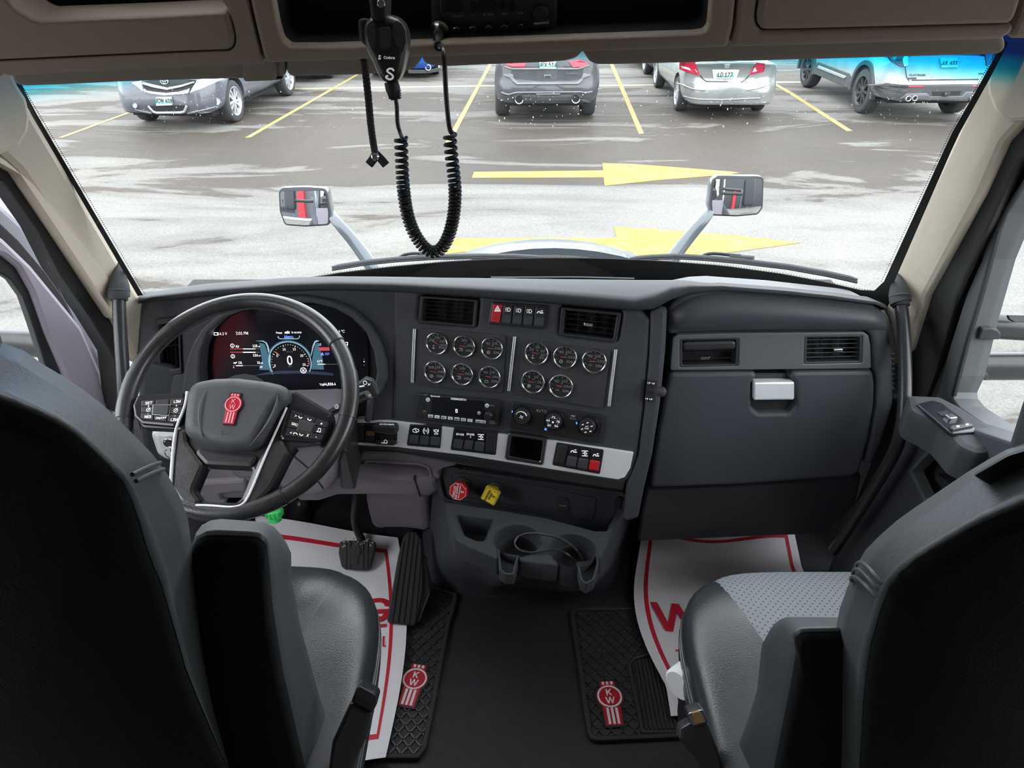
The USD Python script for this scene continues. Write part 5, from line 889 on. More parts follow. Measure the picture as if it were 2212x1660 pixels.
seat('driver', 'driver seat on the left, facing the steering wheel, black back and raised armrest',
     [(-200, 850), (0, 868), (92, 900), (151, 927), (220, 987), (270, 1042), (293, 1097), (320, 1193), (348, 1257), (403, 1449), (435, 1527), (510, 1700)],
     [(-200, 735), (30, 742), (90, 786), (157, 825), (229, 880), (301, 952), (348, 1001), (389, 1074), (410, 1130), (416, 1230), (430, 1330), (446, 1430), (464, 1518), (520, 1720)],
     [(480, 2100), (-600, 2100), (-600, 1000), (-200, 850)], [(480, 2150), (-600, 2150), (-600, 900), (-200, 735)],
     [(412, 1200), (414, 1165), (440, 1150), (470, 1148), (560, 1152), (578, 1170), (583, 1215), (591, 1312), (613, 1449), (659, 1651), (690, 1800), (540, 1800), (499, 1660), (440, 1430), (425, 1300)],
     [(428, 1200), (422, 1150), (442, 1128), (470, 1121), (582, 1129), (613, 1161), (630, 1198), (627, 1242), (650, 1358), (687, 1495), (723, 1610), (750, 1740), (560, 1740), (505, 1600), (440, 1330)], .53,
     ((-.525, .665, .43), (.585, .66, .17)), (.225, .26), False, (-392, 738, .52, (.26, .11, .145)), None,
     [[(286, 1026, .092), (310, 1014, .072), (346, 1000, .004)], [(294, 1040, .092), (318, 1028, .072), (354, 1014, .004)]], 'leather_black')
seat('passenger', 'passenger seat on the right with perforated grey cushion, beside the door',
     [(2400, 1020), (2212, 1092), (2109, 1133), (2018, 1184), (1958, 1220), (1922, 1266), (1903, 1312), (1890, 1358), (1878, 1400), (1865, 1500), (1860, 1600), (1850, 1750)],
     [(2400, 930), (2178, 969), (2105, 1010), (2018, 1069), (1949, 1115), (1880, 1175), (1853, 1211), (1839, 1248), (1821, 1294), (1809, 1330), (1800, 1400), (1795, 1500), (1790, 1600), (1780, 1750)],
     [(1850, 2100), (2800, 2100), (2800, 1100), (2400, 1020)], [(1790, 2150), (2800, 2150), (2800, 1000), (2400, 930)],
     [(1880, 1420), (1872, 1385), (1850, 1362), (1830, 1358), (1730, 1360), (1712, 1375), (1718, 1404), (1711, 1449), (1693, 1541), (1668, 1670), (1640, 1800), (1800, 1800), (1830, 1670), (1850, 1541)],
     [(1862, 1400), (1856, 1360), (1845, 1342), (1832, 1335), (1693, 1333), (1668, 1352), (1645, 1395), (1642, 1430), (1634, 1504), (1606, 1587), (1576, 1665), (1545, 1740), (1700, 1740), (1800, 1541)], .50,
     ((.60, .655, .43), (.61, .65, .17)), (-.235, .26), True, (2545, 960, .50, (.24, .12, .15)), 
     ([(2105, 1028), (2180, 985), (2300, 950), (2300, 1060), (2200, 1085)], [(2104, 1012), (2178, 970), (2300, 930), (2300, 1040), (2190, 1060)], (2150, 1040, .44)),
     [[(1842, 1240, .004), (1872, 1246, .076), (1896, 1276, .092)], [(1848, 1226, .004), (1880, 1232, .076), (1904, 1262, .092)], [(1838, 1254, .004), (1866, 1262, .076), (1890, 1290, .092)]], 'leather_perf')
def buckle(label, pp, tip, slot, y, extra):
    t = Thing('belt_buckle', label, 'seat belt buckle'); F = face(*pp[0], y, 0, 35); t.add('sleeve', plate(F, pp, -.022, 0, .006, 3), M['satin_black']); h_ = t.add('buckle_head', plate(F, tip, -.024, .004, .004, 2), M['gloss_black' if extra else 'dark_chrome'])
    t.add('release_button', plate(F.at(.004), slot, -.002, .002, .001), M['black_plastic' if extra else 'brown_glow'], parent=h_); return t, F
t, F = buckle('black seat belt buckle standing beside the driver cushion', [(757, 1515), (792, 1532), (803, 1545), (790, 1598), (768, 1645), (738, 1720), (700, 1720), (716, 1605)], [(773, 1479), (812, 1500), (815, 1507), (805, 1545), (792, 1535), (758, 1517)], [(776, 1482), (808, 1499), (801, 1522), (768, 1506)], .625, True)
t.add('belt_webbing', tube(smooth_path([F.W(*F.P(x, y), -.03) for x, y in ((772, 1580), (776, 1606), (768, 1628), (758, 1640))], 20), .004, 8, flat=.5), M['satin_black'])
buckle('seat belt buckle with brown window beside the passenger cushion', [(1492, 1562), (1530, 1560), (1560, 1640), (1580, 1720), (1530, 1720), (1500, 1640), (1468, 1600), (1470, 1575)], [(1482, 1540), (1514, 1531), (1520, 1534), (1532, 1562), (1496, 1572)], [(1494, 1540), (1511, 1536), (1520, 1560), (1500, 1566)], .63, False)
KN = Thing('seat_knob', 'white round seat adjuster under the front of the passenger cushion', 'knob'); kf = face(1474, 1475, .80, 50, 5)
KN.add('dial', kf.world(mv(cyl(.030, -.02, .012, 26, .004), *kf.P(1474, 1475))), M['white_print']); KN.add('bracket', plate(kf, [(1462, 1485), (1490, 1490), (1492, 1600), (1466, 1610), (1458, 1540)], -.03, -.004, .004), M['black_plastic'])
# ---------------------------------------------------------------- floor mats, papers, pedals
F0 = floorframe(0.0)
def mat_(label, outline, emb, rot, holes=()):
    t = Thing('floor_mat', label, 'floor mat'); q = F0.poly(outline, 6); t.add('base', F0.world(slab(q, 0.0, .006, .002)), M['rubber']); t.add('edge', F0.world(slab(q.difference(q.buffer(-.012)), .004, .013, .004)), M['rubber'])
    inn = q.buffer(-.012)
    for h in holes: inn = inn.difference(h)
    x0, y0, x1, y1 = inn.bounds; L = []
    for s in (1, -1):
        for k in np.arange(-(y1 - y0) - (x1 - x0), (x1 - x0) + (y1 - y0), .0265):
            ln = LineString([(x0 + k, y0), (x0 + k + s * (y1 - y0) * .8, y1)]).buffer(.0017, cap_style=2).intersection(inn)
            if ln.area > 1e-6: L.append(slab(ln, .005, .0095))
    t.add('rib_grid', F0.world(cat(L)), M['mat_rib'], label='raised diamond ribs', kind='stuff')
    ex, ey = F0.P(*emb); emblem(t, F0.at(.008), ex, ey, .0285, rot, None, 'red_plastic', 'white_print', 'black_plastic', .004); return t
mat_('black ribbed floor mat in the driver footwell with red emblem at its lower right', [(700, 1300), (915, 1262), (990, 1288), (982, 1330), (975, 1345), (935, 1560), (922, 1622), (905, 1646), (700, 1646)], (897, 1474), math.radians(-10))
inset = F0.poly([(1353, 1440), (1368, 1424), (1400, 1416), (1560, 1410), (1580, 1590), (1384, 1592)], 6)
t = mat_('black ribbed floor mat in the passenger footwell, partly under the white paper', [(1231, 1330), (1240, 1318), (1368, 1316), (1640, 1300), (1640, 1590), (1472, 1600), (1290, 1608), (1276, 1604), (1268, 1590)], (1316, 1512), math.radians(3), holes=(inset,))
t.add('heel_rim', F0.world(slab(inset.difference(inset.buffer(-.01)), .004, .013, .004)), M['rubber'])
x0, y0, x1, y1 = inset.bounds
t.add('heel_rib', F0.world(cat([slab(sbox(x, y0, x + .004, y1).intersection(inset.buffer(-.012)), .004, .010) for x in np.arange(x0, x1, .0095) if sbox(x, y0, x + .004, y1).intersection(inset.buffer(-.012)).area > 1e-6])), M['rubber'], kind='stuff')
def paper(label, grid_px, zf, border, letters, z0=.021, bulge=0.0, bulge_r=0.0):
    """grid_px: quad corners TL TR BR BL on the floor; zf(s, t) the height"""
    t = Thing('paper_mat', label, 'paper mat'); q = [F0.P(*p) for p in grid_px]
    P = lambda s, r, dz=0: (lambda b: V(b[0] - bulge * math.sin(math.pi * min(1, r * 1.15) ** 1.2) * (1 - s) ** 2 + bulge_r * math.sin(math.pi * min(1, r)) * s ** 2, b[1], z0 + zf(s, r) + dz))(bil(q, s, r))
    G = lambda s0, s1, r0, r1, n, m, dz: np.array([[P(s, r, dz) for s in np.linspace(s0, s1, n)] for r in np.linspace(r0, r1, m)])
    sh = t.add('sheet', sheet(G(0, 1, 0, 1, 24, 36, 0), .0012), M['paper'], smooth=60); b, w = border
    for s0, s1, r0, r1, n, m in ((b, 1 - b, b * .8, b * .8 + w, 24, 2), (b, 1 - b, 1 - b * .8 - w, 1 - b * .8, 24, 2), (b, b + w * 1.2, b * .8, 1 - b * .8, 2, 36), (1 - b - w * 1.2, 1 - b, b * .8, 1 - b * .8, 2, 36)):
        t.add('border_line', sheet(G(s0, s1, r0, r1, n, m, .0006), .0008), M['red_print'], parent=sh, label='red printed border')
    for s, px, py, hh, d, sx, bold in letters:
        c = F0.P(px, py); e = F0.P(px + d[0] * 4, py + d[1] * 4) - c; m = TXT_mesh(s, bold).copy(); m.apply_scale((hh * sx, hh, .0006)); m = mv(m, *c, 0, math.atan2(e[1], e[0])); v = m.vertices.copy()
        if len(v) < 4000: m = m.subdivide_to_size(.03); v = m.vertices.copy()
        st = np.full((len(v), 2), .5)
        for _ in range(12):
            S, Rr = st[:, :1], st[:, 1:]; E = (q[0] * (1 - S) + q[1] * S) * (1 - Rr) + (q[3] * (1 - S) + q[2] * S) * Rr - v[:, :2]; ds = (q[1] - q[0]) * (1 - Rr) + (q[2] - q[3]) * Rr; dr_ = (q[3] - q[0]) * (1 - S) + (q[2] - q[1]) * S
            det = ds[:, 0] * dr_[:, 1] - ds[:, 1] * dr_[:, 0]; st = st - np.stack([(E[:, 0] * dr_[:, 1] - E[:, 1] * dr_[:, 0]) / det, (ds[:, 0] * E[:, 1] - ds[:, 1] * E[:, 0]) / det], 1)
        v[:, 2] += z0 + .0018 + np.array([zf(min(1, max(0, a)), min(1, max(0, r))) for a, r in st]); m.vertices = v; t.add('printed_letter', m, M['red_print'], parent=sh)
    return t
def TXT_mesh(s, bold): text(F0, s, 0, 0, .01, bold=bold); return TXT[s, bold]
paper('white paper floor mat with red border under the driver pedals', [(560, 1150), (862, 1185), (835, 1650), (560, 1700)], lambda s, r: .045 * max(0, .16 - r) / .16 * (1 - .5 * s) + .004 * math.sin(6 * s + 3 * r), (.085, .018),
      [('G', 812, 1332, .075, (1, 0), 1.2, True), ('F', 820, 1366, .055, (1, 0), 1.3, True), ('il', 827, 1402, .032, (1, -.1), 1.1, False)], bulge_r=.034)
paper('white paper floor mat with red border lying askew in front of the passenger seat', [(1384, 1168), (1704, 1178), (1850, 1530), (1447, 1560)], lambda s, r: .05 * max(0, .2 - r) / .2 * (.6 + .4 * math.cos(7 * s)) + .012 * (math.sin(3.1 * r) ** 2) * max(0, .35 - s) / .35, (.05, .018),
      [('W', 1462, 1352, .085, (1, .03), 1.15, True), ('T', 1470, 1432, .028, (1, .05), 1.2, True), ][:2], bulge=.05)
PB = face(770, 1205, 1.44, 0, 48)
BP = Thing('brake_pedal', 'black brake pedal with muddy rubber pad above the white paper', 'pedal')
BP.add('arm', tube(smooth_path([Yp(770, 1060, 1.55), Yp(766, 1100, 1.54), Yp(768, 1135, 1.53), Yp(780, 1165, 1.51), Yp(782, 1185, 1.49)], 24), [.016] * 10 + [.015] * 14, 12, flat=.7), M['satin_black'], smooth=60)
pad = [(733, 1172), (740, 1168), (804, 1168), (811, 1174), (808, 1196), (800, 1228), (792, 1233), (745, 1231), (737, 1224), (731, 1196)]
pdp = BP.add('pad', plate(PB, pad, -.014, 0, .004, 4), M['rubber'], label='rubber pedal pad')
q = PB.poly(pad).buffer(-.004); L = []
for x in (748, 757, 785, 795): L.append(LineString(PB.pts([(x, 1160), (x - 1, 1240)])).buffer(.0012).intersection(q))
for y in (1196, 1208, 1219): L.append(LineString(PB.pts([(725, y), (757, y + 1)])).buffer(.0012).intersection(q)); L.append(LineString(PB.pts([(785, y), (815, y)])).buffer(.0012).intersection(q))
BP.add('tread', PB.world(cat([slab(g, -.002, .0028) for g in L if g.area > 0])), M['satin_black'], parent=pdp)
m_ = PB.mpp(770, 1195); c = PB.P(768, 1192); emblem(BP, PB, *c, 11 * m_, -.05, pdp, 'rubber', 'satin_black', 'rubber', .003)
rs = random.Random(3); mud = []
for k in range(34):
    p = PB.P(rs.choice((rs.gauss(742, 5), rs.gauss(793, 8), rs.uniform(738, 808))), rs.gauss(1173, 4)); d = trimesh.creation.icosphere(1, rs.uniform(.0012, .0034)); d.apply_scale((1, .8, .7)); mud.append(PB.world(mv(d, *p, .001)))
BP.add('mud', cat(mud), M['dirt'], label='dried mud on the pedal', kind='stuff')
GPd = Thing('accelerator_pedal', 'long ribbed black accelerator pedal right of the brake', 'pedal')
ga, gb_, gc, gd_ = Yp(872, 1152, 1.42), Yp(908, 1155, 1.42), Zp(896, 1352, .03), Zp(837, 1346, .03); G = frame3(ga, gb_, gc)
acc = [(838, 1345), (836, 1338), (860, 1200), (871, 1160), (878, 1151), (888, 1148), (900, 1150), (908, 1160), (913, 1182), (913, 1277), (898, 1348), (894, 1353)]
gp = GPd.add('pad', plate(G, acc, -.016, -.003, .003, 3), M['rubber']); aq = G.poly(acc, 3).buffer(-.003)
for k in range(5):
    f0, f1 = k / 5 + .02, (k + 1) / 5 - .02
    pp = [G.P(*(np.array((836, 1350)) * (1 - f) + np.array((898, 1356)) * f)) for f in (f0, f1)] + [G.P(*(np.array((868, 1146)) * (1 - f) + np.array((916, 1150)) * f)) for f in (f1, f0)]
    GPd.add('rib', G.world(slab(Polygon(pp).intersection(aq), -.004, .0, .0012, 1)), M['rubber'], parent=gp)
GPd.add('bracket', plate(G, [(905, 1190), (922, 1200), (930, 1280), (905, 1345), (890, 1340)], -.05, -.012, .004), M['satin_black'])
CLp = Thing('dead_pedal', 'dark foot rest column behind the green cap, at the left of the pedals', 'foot rest')
CLp.add('post', tube([Yp(652, 1075, 1.70), Yp(650, 1110, 1.68), Yp(640, 1160, 1.60)], [.03, .034, .05], 14), M['satin_black']); CLp.add('foot', plate(face(640, 1160, 1.58, 0, 50), [(615, 1150), (660, 1140), (690, 1172), (600, 1172)], -.02, 0, .005), M['satin_black'])
GB = Thing('green_cap', 'bright green plastic cap hanging below the steering column, under the wheel rim', 'cap'); gb0 = Yp(593, 1116, 1.30); GQ = Frame(gb0, (0, -.25, -1), (0, 1, 0))
GB.add('cap', GQ.world(lathe([(.017, -.020), (.021, -.016), (.020, -.004), (.0165, .002), (.0165, .010), (.013, .013), (.004, .0135)], 24)), M['green_plastic']); GB.add('rib', cat([GQ.world(mv(trimesh.creation.box((.003, .003, .012)), .0205 * math.cos(a), .0205 * math.sin(a), -.010, a)) for a in np.arange(14) * math.pi / 7]), M['green_plastic'])
GB.add('neck', tube([gb0 + V(0, .004, .016), gb0 + V(0, .02, .05), gb0 + V(0, .05, .10)], .011, 12), M['satin_black'])
BC = Thing('pedal_cover', 'dark moulded cover box above the accelerator pedal', 'cover')
bcf = face(850, 1120, 1.53, 12, -4); BC.add('shell', plate(bcf, [(784, 1068), (905, 1070), (924, 1080), (930, 1170), (922, 1178), (905, 1150), (870, 1146), (830, 1146), (820, 1150), (806, 1160), (792, 1110)], -.12, 0, .022, 4, seg=4), M['lower_plastic']); BC.add('inner_duct', plate(bcf, [(818, 1140), (880, 1138), (890, 1190), (812, 1185)], -.10, -.03, .01), M['satin_black'])
# ---------------------------------------------------------------- cars on the lot
def carpaint(name, c, rough=.3, metallic=.0, vary=.12): return mat(name, c, rough, metallic, vary=vary, vscale=2.5, coat=.6)
mat('tyre', (0.022, 0.022, 0.023), .8, bump=(60, .4)); mat('alloy', (.42, .43, .44), .35, .7); mat('black_alloy', (.03, .03, .032), .3, .4); mat('car_glass', (.012, .014, .016), .06, coat=.5); mat('tail_red', (.30, .012, .03), .2, coat=.5); mat('headlamp', (.55, .60, .62), .12, coat=.8); mat('plate_green', (.03, .30, .22), .5); mat('cladding', (.035, .036, .038), .6, vary=.25, vscale=9); mat('plate_white', (.38, .40, .40), .5)
class Car:
    def __init__(s, label, cx, y0, yaw, L, W, zb, zt, paint, axles, track, rw, tw=.22, rim='alloy', prof=None, corner=.34, suv=True, front=False, ntspoke=10, category='car'):
        a = math.radians(yaw); s.F = Frame((cx, y0, GZ), (-math.sin(a), -math.cos(a), 0)); s.t = Thing('car', label, category); s.W, s.zt, s.corner = W, zt, corner
        s.prof = prof or [(.2, .10), (.35, .03), (.55, 0), (.75, .03), (.95, .09), (1.2, .2)]
        h = W / 2; ring = []
        hp_ = [(0, zb), (.55, zb), (.86, zb + .01), (.945, zb + .06), (.985, zb + .18), (1.0, zb + .34), (.995, zt - .30), (.97, zt - .14), (.92, zt - .04), (.80, zt), (.5, zt + .02), (0, zt + .03)]
        hp_ = np.array([(x * h, z) for x, z in hp_]); hp_ = resample(hp_, 34); P = np.vstack([hp_, hp_[-2:0:-1] * (-1, 1)]); c = V(0, (zb + zt) / 2); rings = []
        for f in (.02, .3, .5, .65, .78, .88, .95, 1.0):
            q = c + (P - c) * f; rings.append(np.column_stack([q, -s.surf(q[:, 0], q[:, 1])]))
        for k, y in enumerate(np.linspace(.75, L - .75, 9)):
            q = P.copy(); dz = 0
            if (not suv and k in (0,)) : dz = 0
            q[:, 1] = np.where(q[:, 1] > zt - .2, q[:, 1] + (.10 if suv else .02) * math.sin(math.pi * k / 8), q[:, 1]); rings.append(np.column_stack([q, np.full(len(q), -y)]))
        for f in (1.0, .95, .85, .7, .4, .02):
            q = c + (P - c) * f; rings.append(np.column_stack([q, -(L - s.surf(q[:, 0], q[:, 1]))]))
        body = loft(np.array(rings)); mo = manifold3d.Manifold(manifold3d.Mesh(np.asarray(body.vertices, np.float32), np.asarray(body.faces, np.uint32)))
        for ax in axles:
            for sd in (-1, 1):
                cyl_ = manifold3d.Manifold.cylinder(.5, rw + .055, circular_segments=36).rotate((0, 90, 0)).translate((sd * (h - .24) - (.25 if True else 0), rw + .01, -ax)); mo = mo - cyl_
        mm = mo.to_mesh(); body = trimesh.Trimesh(mm.vert_properties[:, :3], mm.tri_verts, process=True)
        s.body = s.t.add('body', s.F.world(body), paint, smooth=40)
        cab = []
        y_a, y_b = (.15, L - 1.35) if suv else (.85, L - 1.35)
        if front: y_a, y_b = 1.25, L - .25
        for y, k in ((y_a, 0), (y_a + (.25 if suv and not front else .7), 1), ((y_a + y_b) / 2, 1.05), (y_b - (.7 if not front else .3), 1), (y_b, 0)):
            zr = zt - .02 + (.70 if suv else .50) * k; wt = h * (.92 - .18 * k); q = np.array([(-h * .93, zt - .05), (h * .93, zt - .05), (wt, zr), (wt * .8, zr + .03), (-wt * .8, zr + .03), (-wt, zr)]); cab.append(np.column_stack([q, np.full(6, -y)]))
        s.t.add('glasshouse', s.F.world(loft(np.array(cab))), M['car_glass'])
        r_ = [np.column_stack([np.array([(-h * .76, 0), (h * .76, 0), (h * .7, .05), (-h * .7, .05)]) + (0, zt + (.68 if suv else .48)), np.full(4, -y)]) for y in np.linspace(y_a + (.3 if suv else .7), y_b - .6, 3)]
        s.t.add('roof', s.F.world(loft(np.array(r_))), paint)
        for ax in axles:
            for sd in (-1, 1):
                R = Frame(s.F.W(sd * (track / 2), rw, -ax), sd * s.F.u); w2 = tw / 2
                ty = s.t.add('wheel', R.world(ringlathe([(rw * .66, -w2), (rw * .90, -w2), (rw * .985, -w2 * .75), (rw, -w2 * .3), (rw, w2 * .3), (rw * .985, w2 * .75), (rw * .90, w2), (rw * .68, w2 * .96), (rw * .64, w2 * .6)], 36)), M['tyre'], smooth=50)
                sp_ = [R.world(mv(bx((rw * .36, 0, w2 * .70), (rw * .62, rw * .11, .03)), 0, 0, 0, a_ + (.06 if k % 2 else -.06))) for k, a_ in enumerate(np.arange(ntspoke) * 2 * math.pi / ntspoke)]
                s.t.add('rim', cat(R.world(ringlathe([(rw * .60, w2 * .4), (rw * .69, w2 * .98), (rw * .66, w2 * 1.0), (rw * .58, w2 * .5)], 30)), R.world(cyl(rw * .16, w2 * .4, w2 * .9, 16, .01)), *sp_), M[rim], parent=ty)
                s.t.add('brake_disc', R.world(cyl(rw * .62, w2 * .05, w2 * .3, 24)), M['black_alloy'], parent=ty)
        s.t.add('underbody', s.F.world(bx((0, zb - .04, -L / 2), (W * .78, .10, L * .86))), M['dark_recess'])
    def surf(s, x, z): return np.interp(z, *zip(*s.prof)) + s.corner * np.clip((np.abs(x) - s.W * .30) / (s.W * .20), 0, 1.05) ** 2.2
    def conf(s, m, side=None):
        if len(m.faces) < 3000: m = m.subdivide_to_size(.16)
        v = m.vertices.copy(); v[:, 2] -= s.surf(v[:, 0], v[:, 1]); m.vertices = v; return s.F.world(m)
    def d(s, name, pp, m, w0=-.02, w1=.015, b=.006, r=0, parent=None, label=None):
        q = s.F.poly(pp, r) if isinstance(pp, list) else pp
        return s.t.add(name, s.conf(slab(q, w0, w1, b, 1)), M[m], parent=parent, label=label)
    def line(s, name, pts_, r, m, w=.012):
        q = np.array(s.F.pts(pts_)); q = resample(q, 24); p3 = np.column_stack([q, w - s.surf(q[:, 0], q[:, 1])]); v = [s.F.W(*p) for p in p3]; return s.t.add(name, tube(v, r, 6), M[m])
    def plate_(s, pp, txt, px, py, hpx, green=True):
        p = s.d('number_plate', pp, 'plate_white', -.02, .03, .004)
        if green:
            q = np.array(pp, float); s.t.add('plate_print', s.conf(slab(s.F.poly([tuple(bil(q, *c)) for c in ((0, .25), (.13, .62), (.87, .62), (1, .25), (1, .75), (0, .75))]), .028, .032)), M['plate_green'], parent=p)
        c = s.F.P(px, py); m = hpx * s.F.mpp(px, py); text(s.F, txt, 0, 0, .1, bold=True); t_ = TXT[txt, True].copy(); t_.apply_scale((m * .8, m, .004)); t_ = mv(t_, *c, .033); v = t_.vertices.copy(); v[:, 2] -= s.surf(*c); t_.vertices = v
        s.t.add('plate_number', s.F.world(t_), M['black_print'], parent=p)
    def words(s, name, txt, px, py, hpx, m, sx=1.0):
        c = s.F.P(px, py); k = hpx * s.F.mpp(px, py); text(s.F, txt, 0, 0, .1, bold=True); t_ = TXT[txt, True].copy(); t_.apply_scale((k * sx, k, .004)); t_ = mv(t_, *c, .014); v = t_.vertices.copy(); v[:, 2] -= s.surf(*c); t_.vertices = v; s.t.add(name, s.F.world(t_), M[m])
carpaint('paint_charcoal', (0.02646, 0.02772, 0.02961), .35, .2, .25); carpaint('paint_silver', (0.1872, 0.1944, 0.1872), .28, .55); carpaint('paint_white', (0.234, 0.243, 0.2475), .3); carpaint('paint_slate', (0.0585, 0.0612, 0.072), .3, .3); carpaint('paint_blue', (0.018, 0.054, 0.225), .3); carpaint('paint_plum', (0.027, 0.0198, 0.0315), .35); mat('satin_grey', (.22, .225, .23), .3, .4); mat('bumper_ledge', (.12, .125, .13), .35, .3, vary=.1)
# dark SUV, seen square from behind
c = Car('dusty dark grey SUV parked straight ahead, seen square from behind', .634, 13.65, 0, 5.1, 1.90, .37, 1.12, M['paint_charcoal'], (1.0, 4.04), 1.63, .385, .27, prof=[(.2, .12), (.37, .05), (.5, .0), (.66, .0), (.74, .04), (.9, .06), (1.0, .07), (1.2, .12)], corner=.30)
for pp in ([(1089, 140), (1094, 137), (1135, 136), (1137, 139), (1132, 147.5), (1105, 146), (1093, 143.5)], [(1228, 134), (1250, 130), (1268, 136), (1273, 139.5), (1268, 143.5), (1262, 146), (1238, 147)]): c.d('tail_light', pp, 'tail_red')
c.plate_([(1165.5, 134), (1202, 134), (1201.5, 150), (1165.5, 149.5)], 'JEX 514', 1184, 141, 9)
c.line('crease', [(1091, 146), (1105, 150), (1250, 150), (1274, 143)], .018, 'bumper_ledge', .0)
c.d('tailgate_handle', [(1175, 162), (1191, 162), (1191, 169), (1176, 169)], 'bumper_ledge', -.02, .012, .004); c.d('handle_slot', [(1177, 165), (1190, 165), (1189, 168), (1178, 168)], 'dark_recess', 0, .016, 0); c.words('badge', 'DURANGO', 1238, 159.5, 3.4, 'bumper_ledge', 1.2)
c.d('bumper_ledge', [(1087, 162), (1108, 161), (1110.5, 170), (1120, 178), (1244, 177.5), (1256, 169.5), (1260, 159), (1277, 163), (1276, 167), (1262, 170), (1258, 177), (1250, 182.5), (1116, 183.5), (1106, 177), (1101, 170), (1088, 167)], 'bumper_ledge', -.03, .03, .012)
c.line('chrome_line', [(1083, 202), (1098, 205.5), (1113, 199.7), (1257, 198.5), (1265, 201), (1280, 200)], .014, 'bumper_ledge', .01); c.d('diffuser', [(1112, 206), (1250, 205), (1262, 212), (1240, 219), (1120, 220), (1104, 214)], 'cladding', -.02, .012, .01); c.line('chrome_line', [(1158, 203.5), (1210, 203)], .012, 'bumper_ledge', .016)
for x, y in ((1121.4, 214), (1243.4, 212.6)):
    p = c.F.P(x, y); c.t.add('exhaust_tip', c.F.world(mv(ringlathe([(.062, -.15), (.082, -.15), (.082, .05), (.076, .06), (.062, .05)], 24), *p)), M['dark_chrome']); c.t.add('exhaust_bore', c.F.world(mv(cyl(.064, -.15, .0, 20), *p)), M['dark_recess'])
# silver sedan
c = Car('silver sedan with red tail lights parked right of the dark SUV', 4.09, 14.1, 1, 4.5, 1.74, .26, .97, M['paint_silver'], (1.0, 3.67), 1.52, .315, .20, prof=[(.2, .10), (.3, .02), (.5, 0), (.62, .03), (.70, .10), (.9, .08), (.96, .03), (1.0, .02)], corner=.36, suv=False)
for pp, q in (([(1477, 139), (1504.5, 135.5), (1516, 164.6), (1494, 163), (1478, 158.4)], [(1481, 150), (1507, 153.5), (1511, 159), (1483, 155.5)]), ([(1635, 135), (1653, 137), (1653, 156), (1621, 163.8), (1628, 148)], [(1631, 147.7), (1651, 147), (1650, 153), (1627.5, 157.6)])):
    tl = c.d('tail_light', pp, 'tail_red'); c.d('lamp_insert', q, 'plate_white', 0, .019, .003, parent=tl)
c.d('plate_recess', [(1540.6, 152), (1600, 152), (1592, 176), (1544.5, 175)], 'plate_white', -.03, .008, .006, label='pale recess around the plate'); c.plate_([(1551, 156), (1586.5, 156), (1585.5, 171.5), (1550.5, 171.5)], 'LD 177', 1568.5, 162.5, 8.5)
c.line('trunk_seam', [(1516, 165), (1520, 172), (1527, 177.6), (1606, 178.6), (1615, 172), (1621, 164)], .008, 'dark_recess', .0); c.d('emblem', [(1565, 139.5), (1578, 139.5), (1577, 149), (1566.5, 149)], 'alloy', -.02, .02, .004, 2); c.line('lower_strip', [(1483, 214.8), (1560, 215.5), (1642, 212.4)], .012, 'satin_grey', .006); c.line('trunk_lip', [(1505, 136), (1570, 132.5), (1634, 134)], .012, 'alloy', .02)
c.line('bumper_crease', [(1470, 188), (1500, 195), (1525, 195)], .014, 'paint_silver', .0); c.line('bumper_crease', [(1612, 195), (1635, 192), (1655, 186)], .014, 'paint_silver', .0)
# white SUV
c = Car('white SUV with black lower trim and twin exhausts, parked at the far right', 7.74, 13.75, 0, 5.05, 1.98, .40, 1.12, M['paint_white'], (1.08, 4.10), 1.70, .405, .26, 'black_alloy', prof=[(.2, .14), (.40, .04), (.5, .0), (.66, .0), (.78, .05), (1.0, .07), (1.2, .12)], corner=.34, ntspoke=9)
c.d('lower_cladding', [(1896, 191), (1917.5, 189.8), (1928, 183.6), (1959, 183.6), (2130, 181.5), (2156, 186), (2150, 206), (2115, 214.8), (2011, 219), (1948.7, 221), (1903, 215)], 'cladding', -.05, .014, .01)
for pp in ([(1961, 185.8), (1995, 185.5), (1995.5, 188.8), (1962, 189)], [(2098, 183.8), (2127.6, 183.6), (2127, 186.7), (2099, 187)]): c.d('reflector', pp, 'tail_red', 0, .020, .003)
c.d('exhaust_surround', [(1944.6, 215), (1957, 202.3), (2000.7, 201), (2009, 208.5), (2077.6, 207.6), (2086, 198), (2115, 198), (2124, 206), (2112, 216), (2007, 216.5)], 'bumper_ledge', 0, .024, .008)
c.d('hitch_opening', [(2012, 198), (2076, 196), (2072, 205), (2014, 206)], 'dark_recess', 0, .02, 0); c.d('hitch', [(2038, 199), (2050, 198.6), (2049, 206), (2036, 206)], 'black_alloy', 0, .06, .004)
for x, y in ((1961.2, 212.7), (1974.7, 211.6), (2099.5, 210.6), (2112, 210.6)):
    p = c.F.P(x, y); w_ = -float(c.surf(*p)); c.t.add('exhaust_tip', c.F.world(mv(ringlathe([(.036, -.05), (.05, -.05), (.05, .05), (.044, .058), (.036, .05)], 20), *p, w_)), M['alloy']); c.t.add('exhaust_bore', c.F.world(mv(cyl(.037, -.05, .03, 16), *p, w_)), M['dark_recess'])
c.d('tail_light', [(1936, 118), (1957, 118), (1959, 146), (1951, 146), (1940.4, 137.8)], 'tail_red'); c.d('lamp_insert', [(1957, 119), (1969, 119), (1966, 143), (1959, 146)], 'headlamp', -.02, .018); c.d('tail_light', [(2133, 112), (2160, 110), (2150, 138), (2136, 144)], 'tail_red')
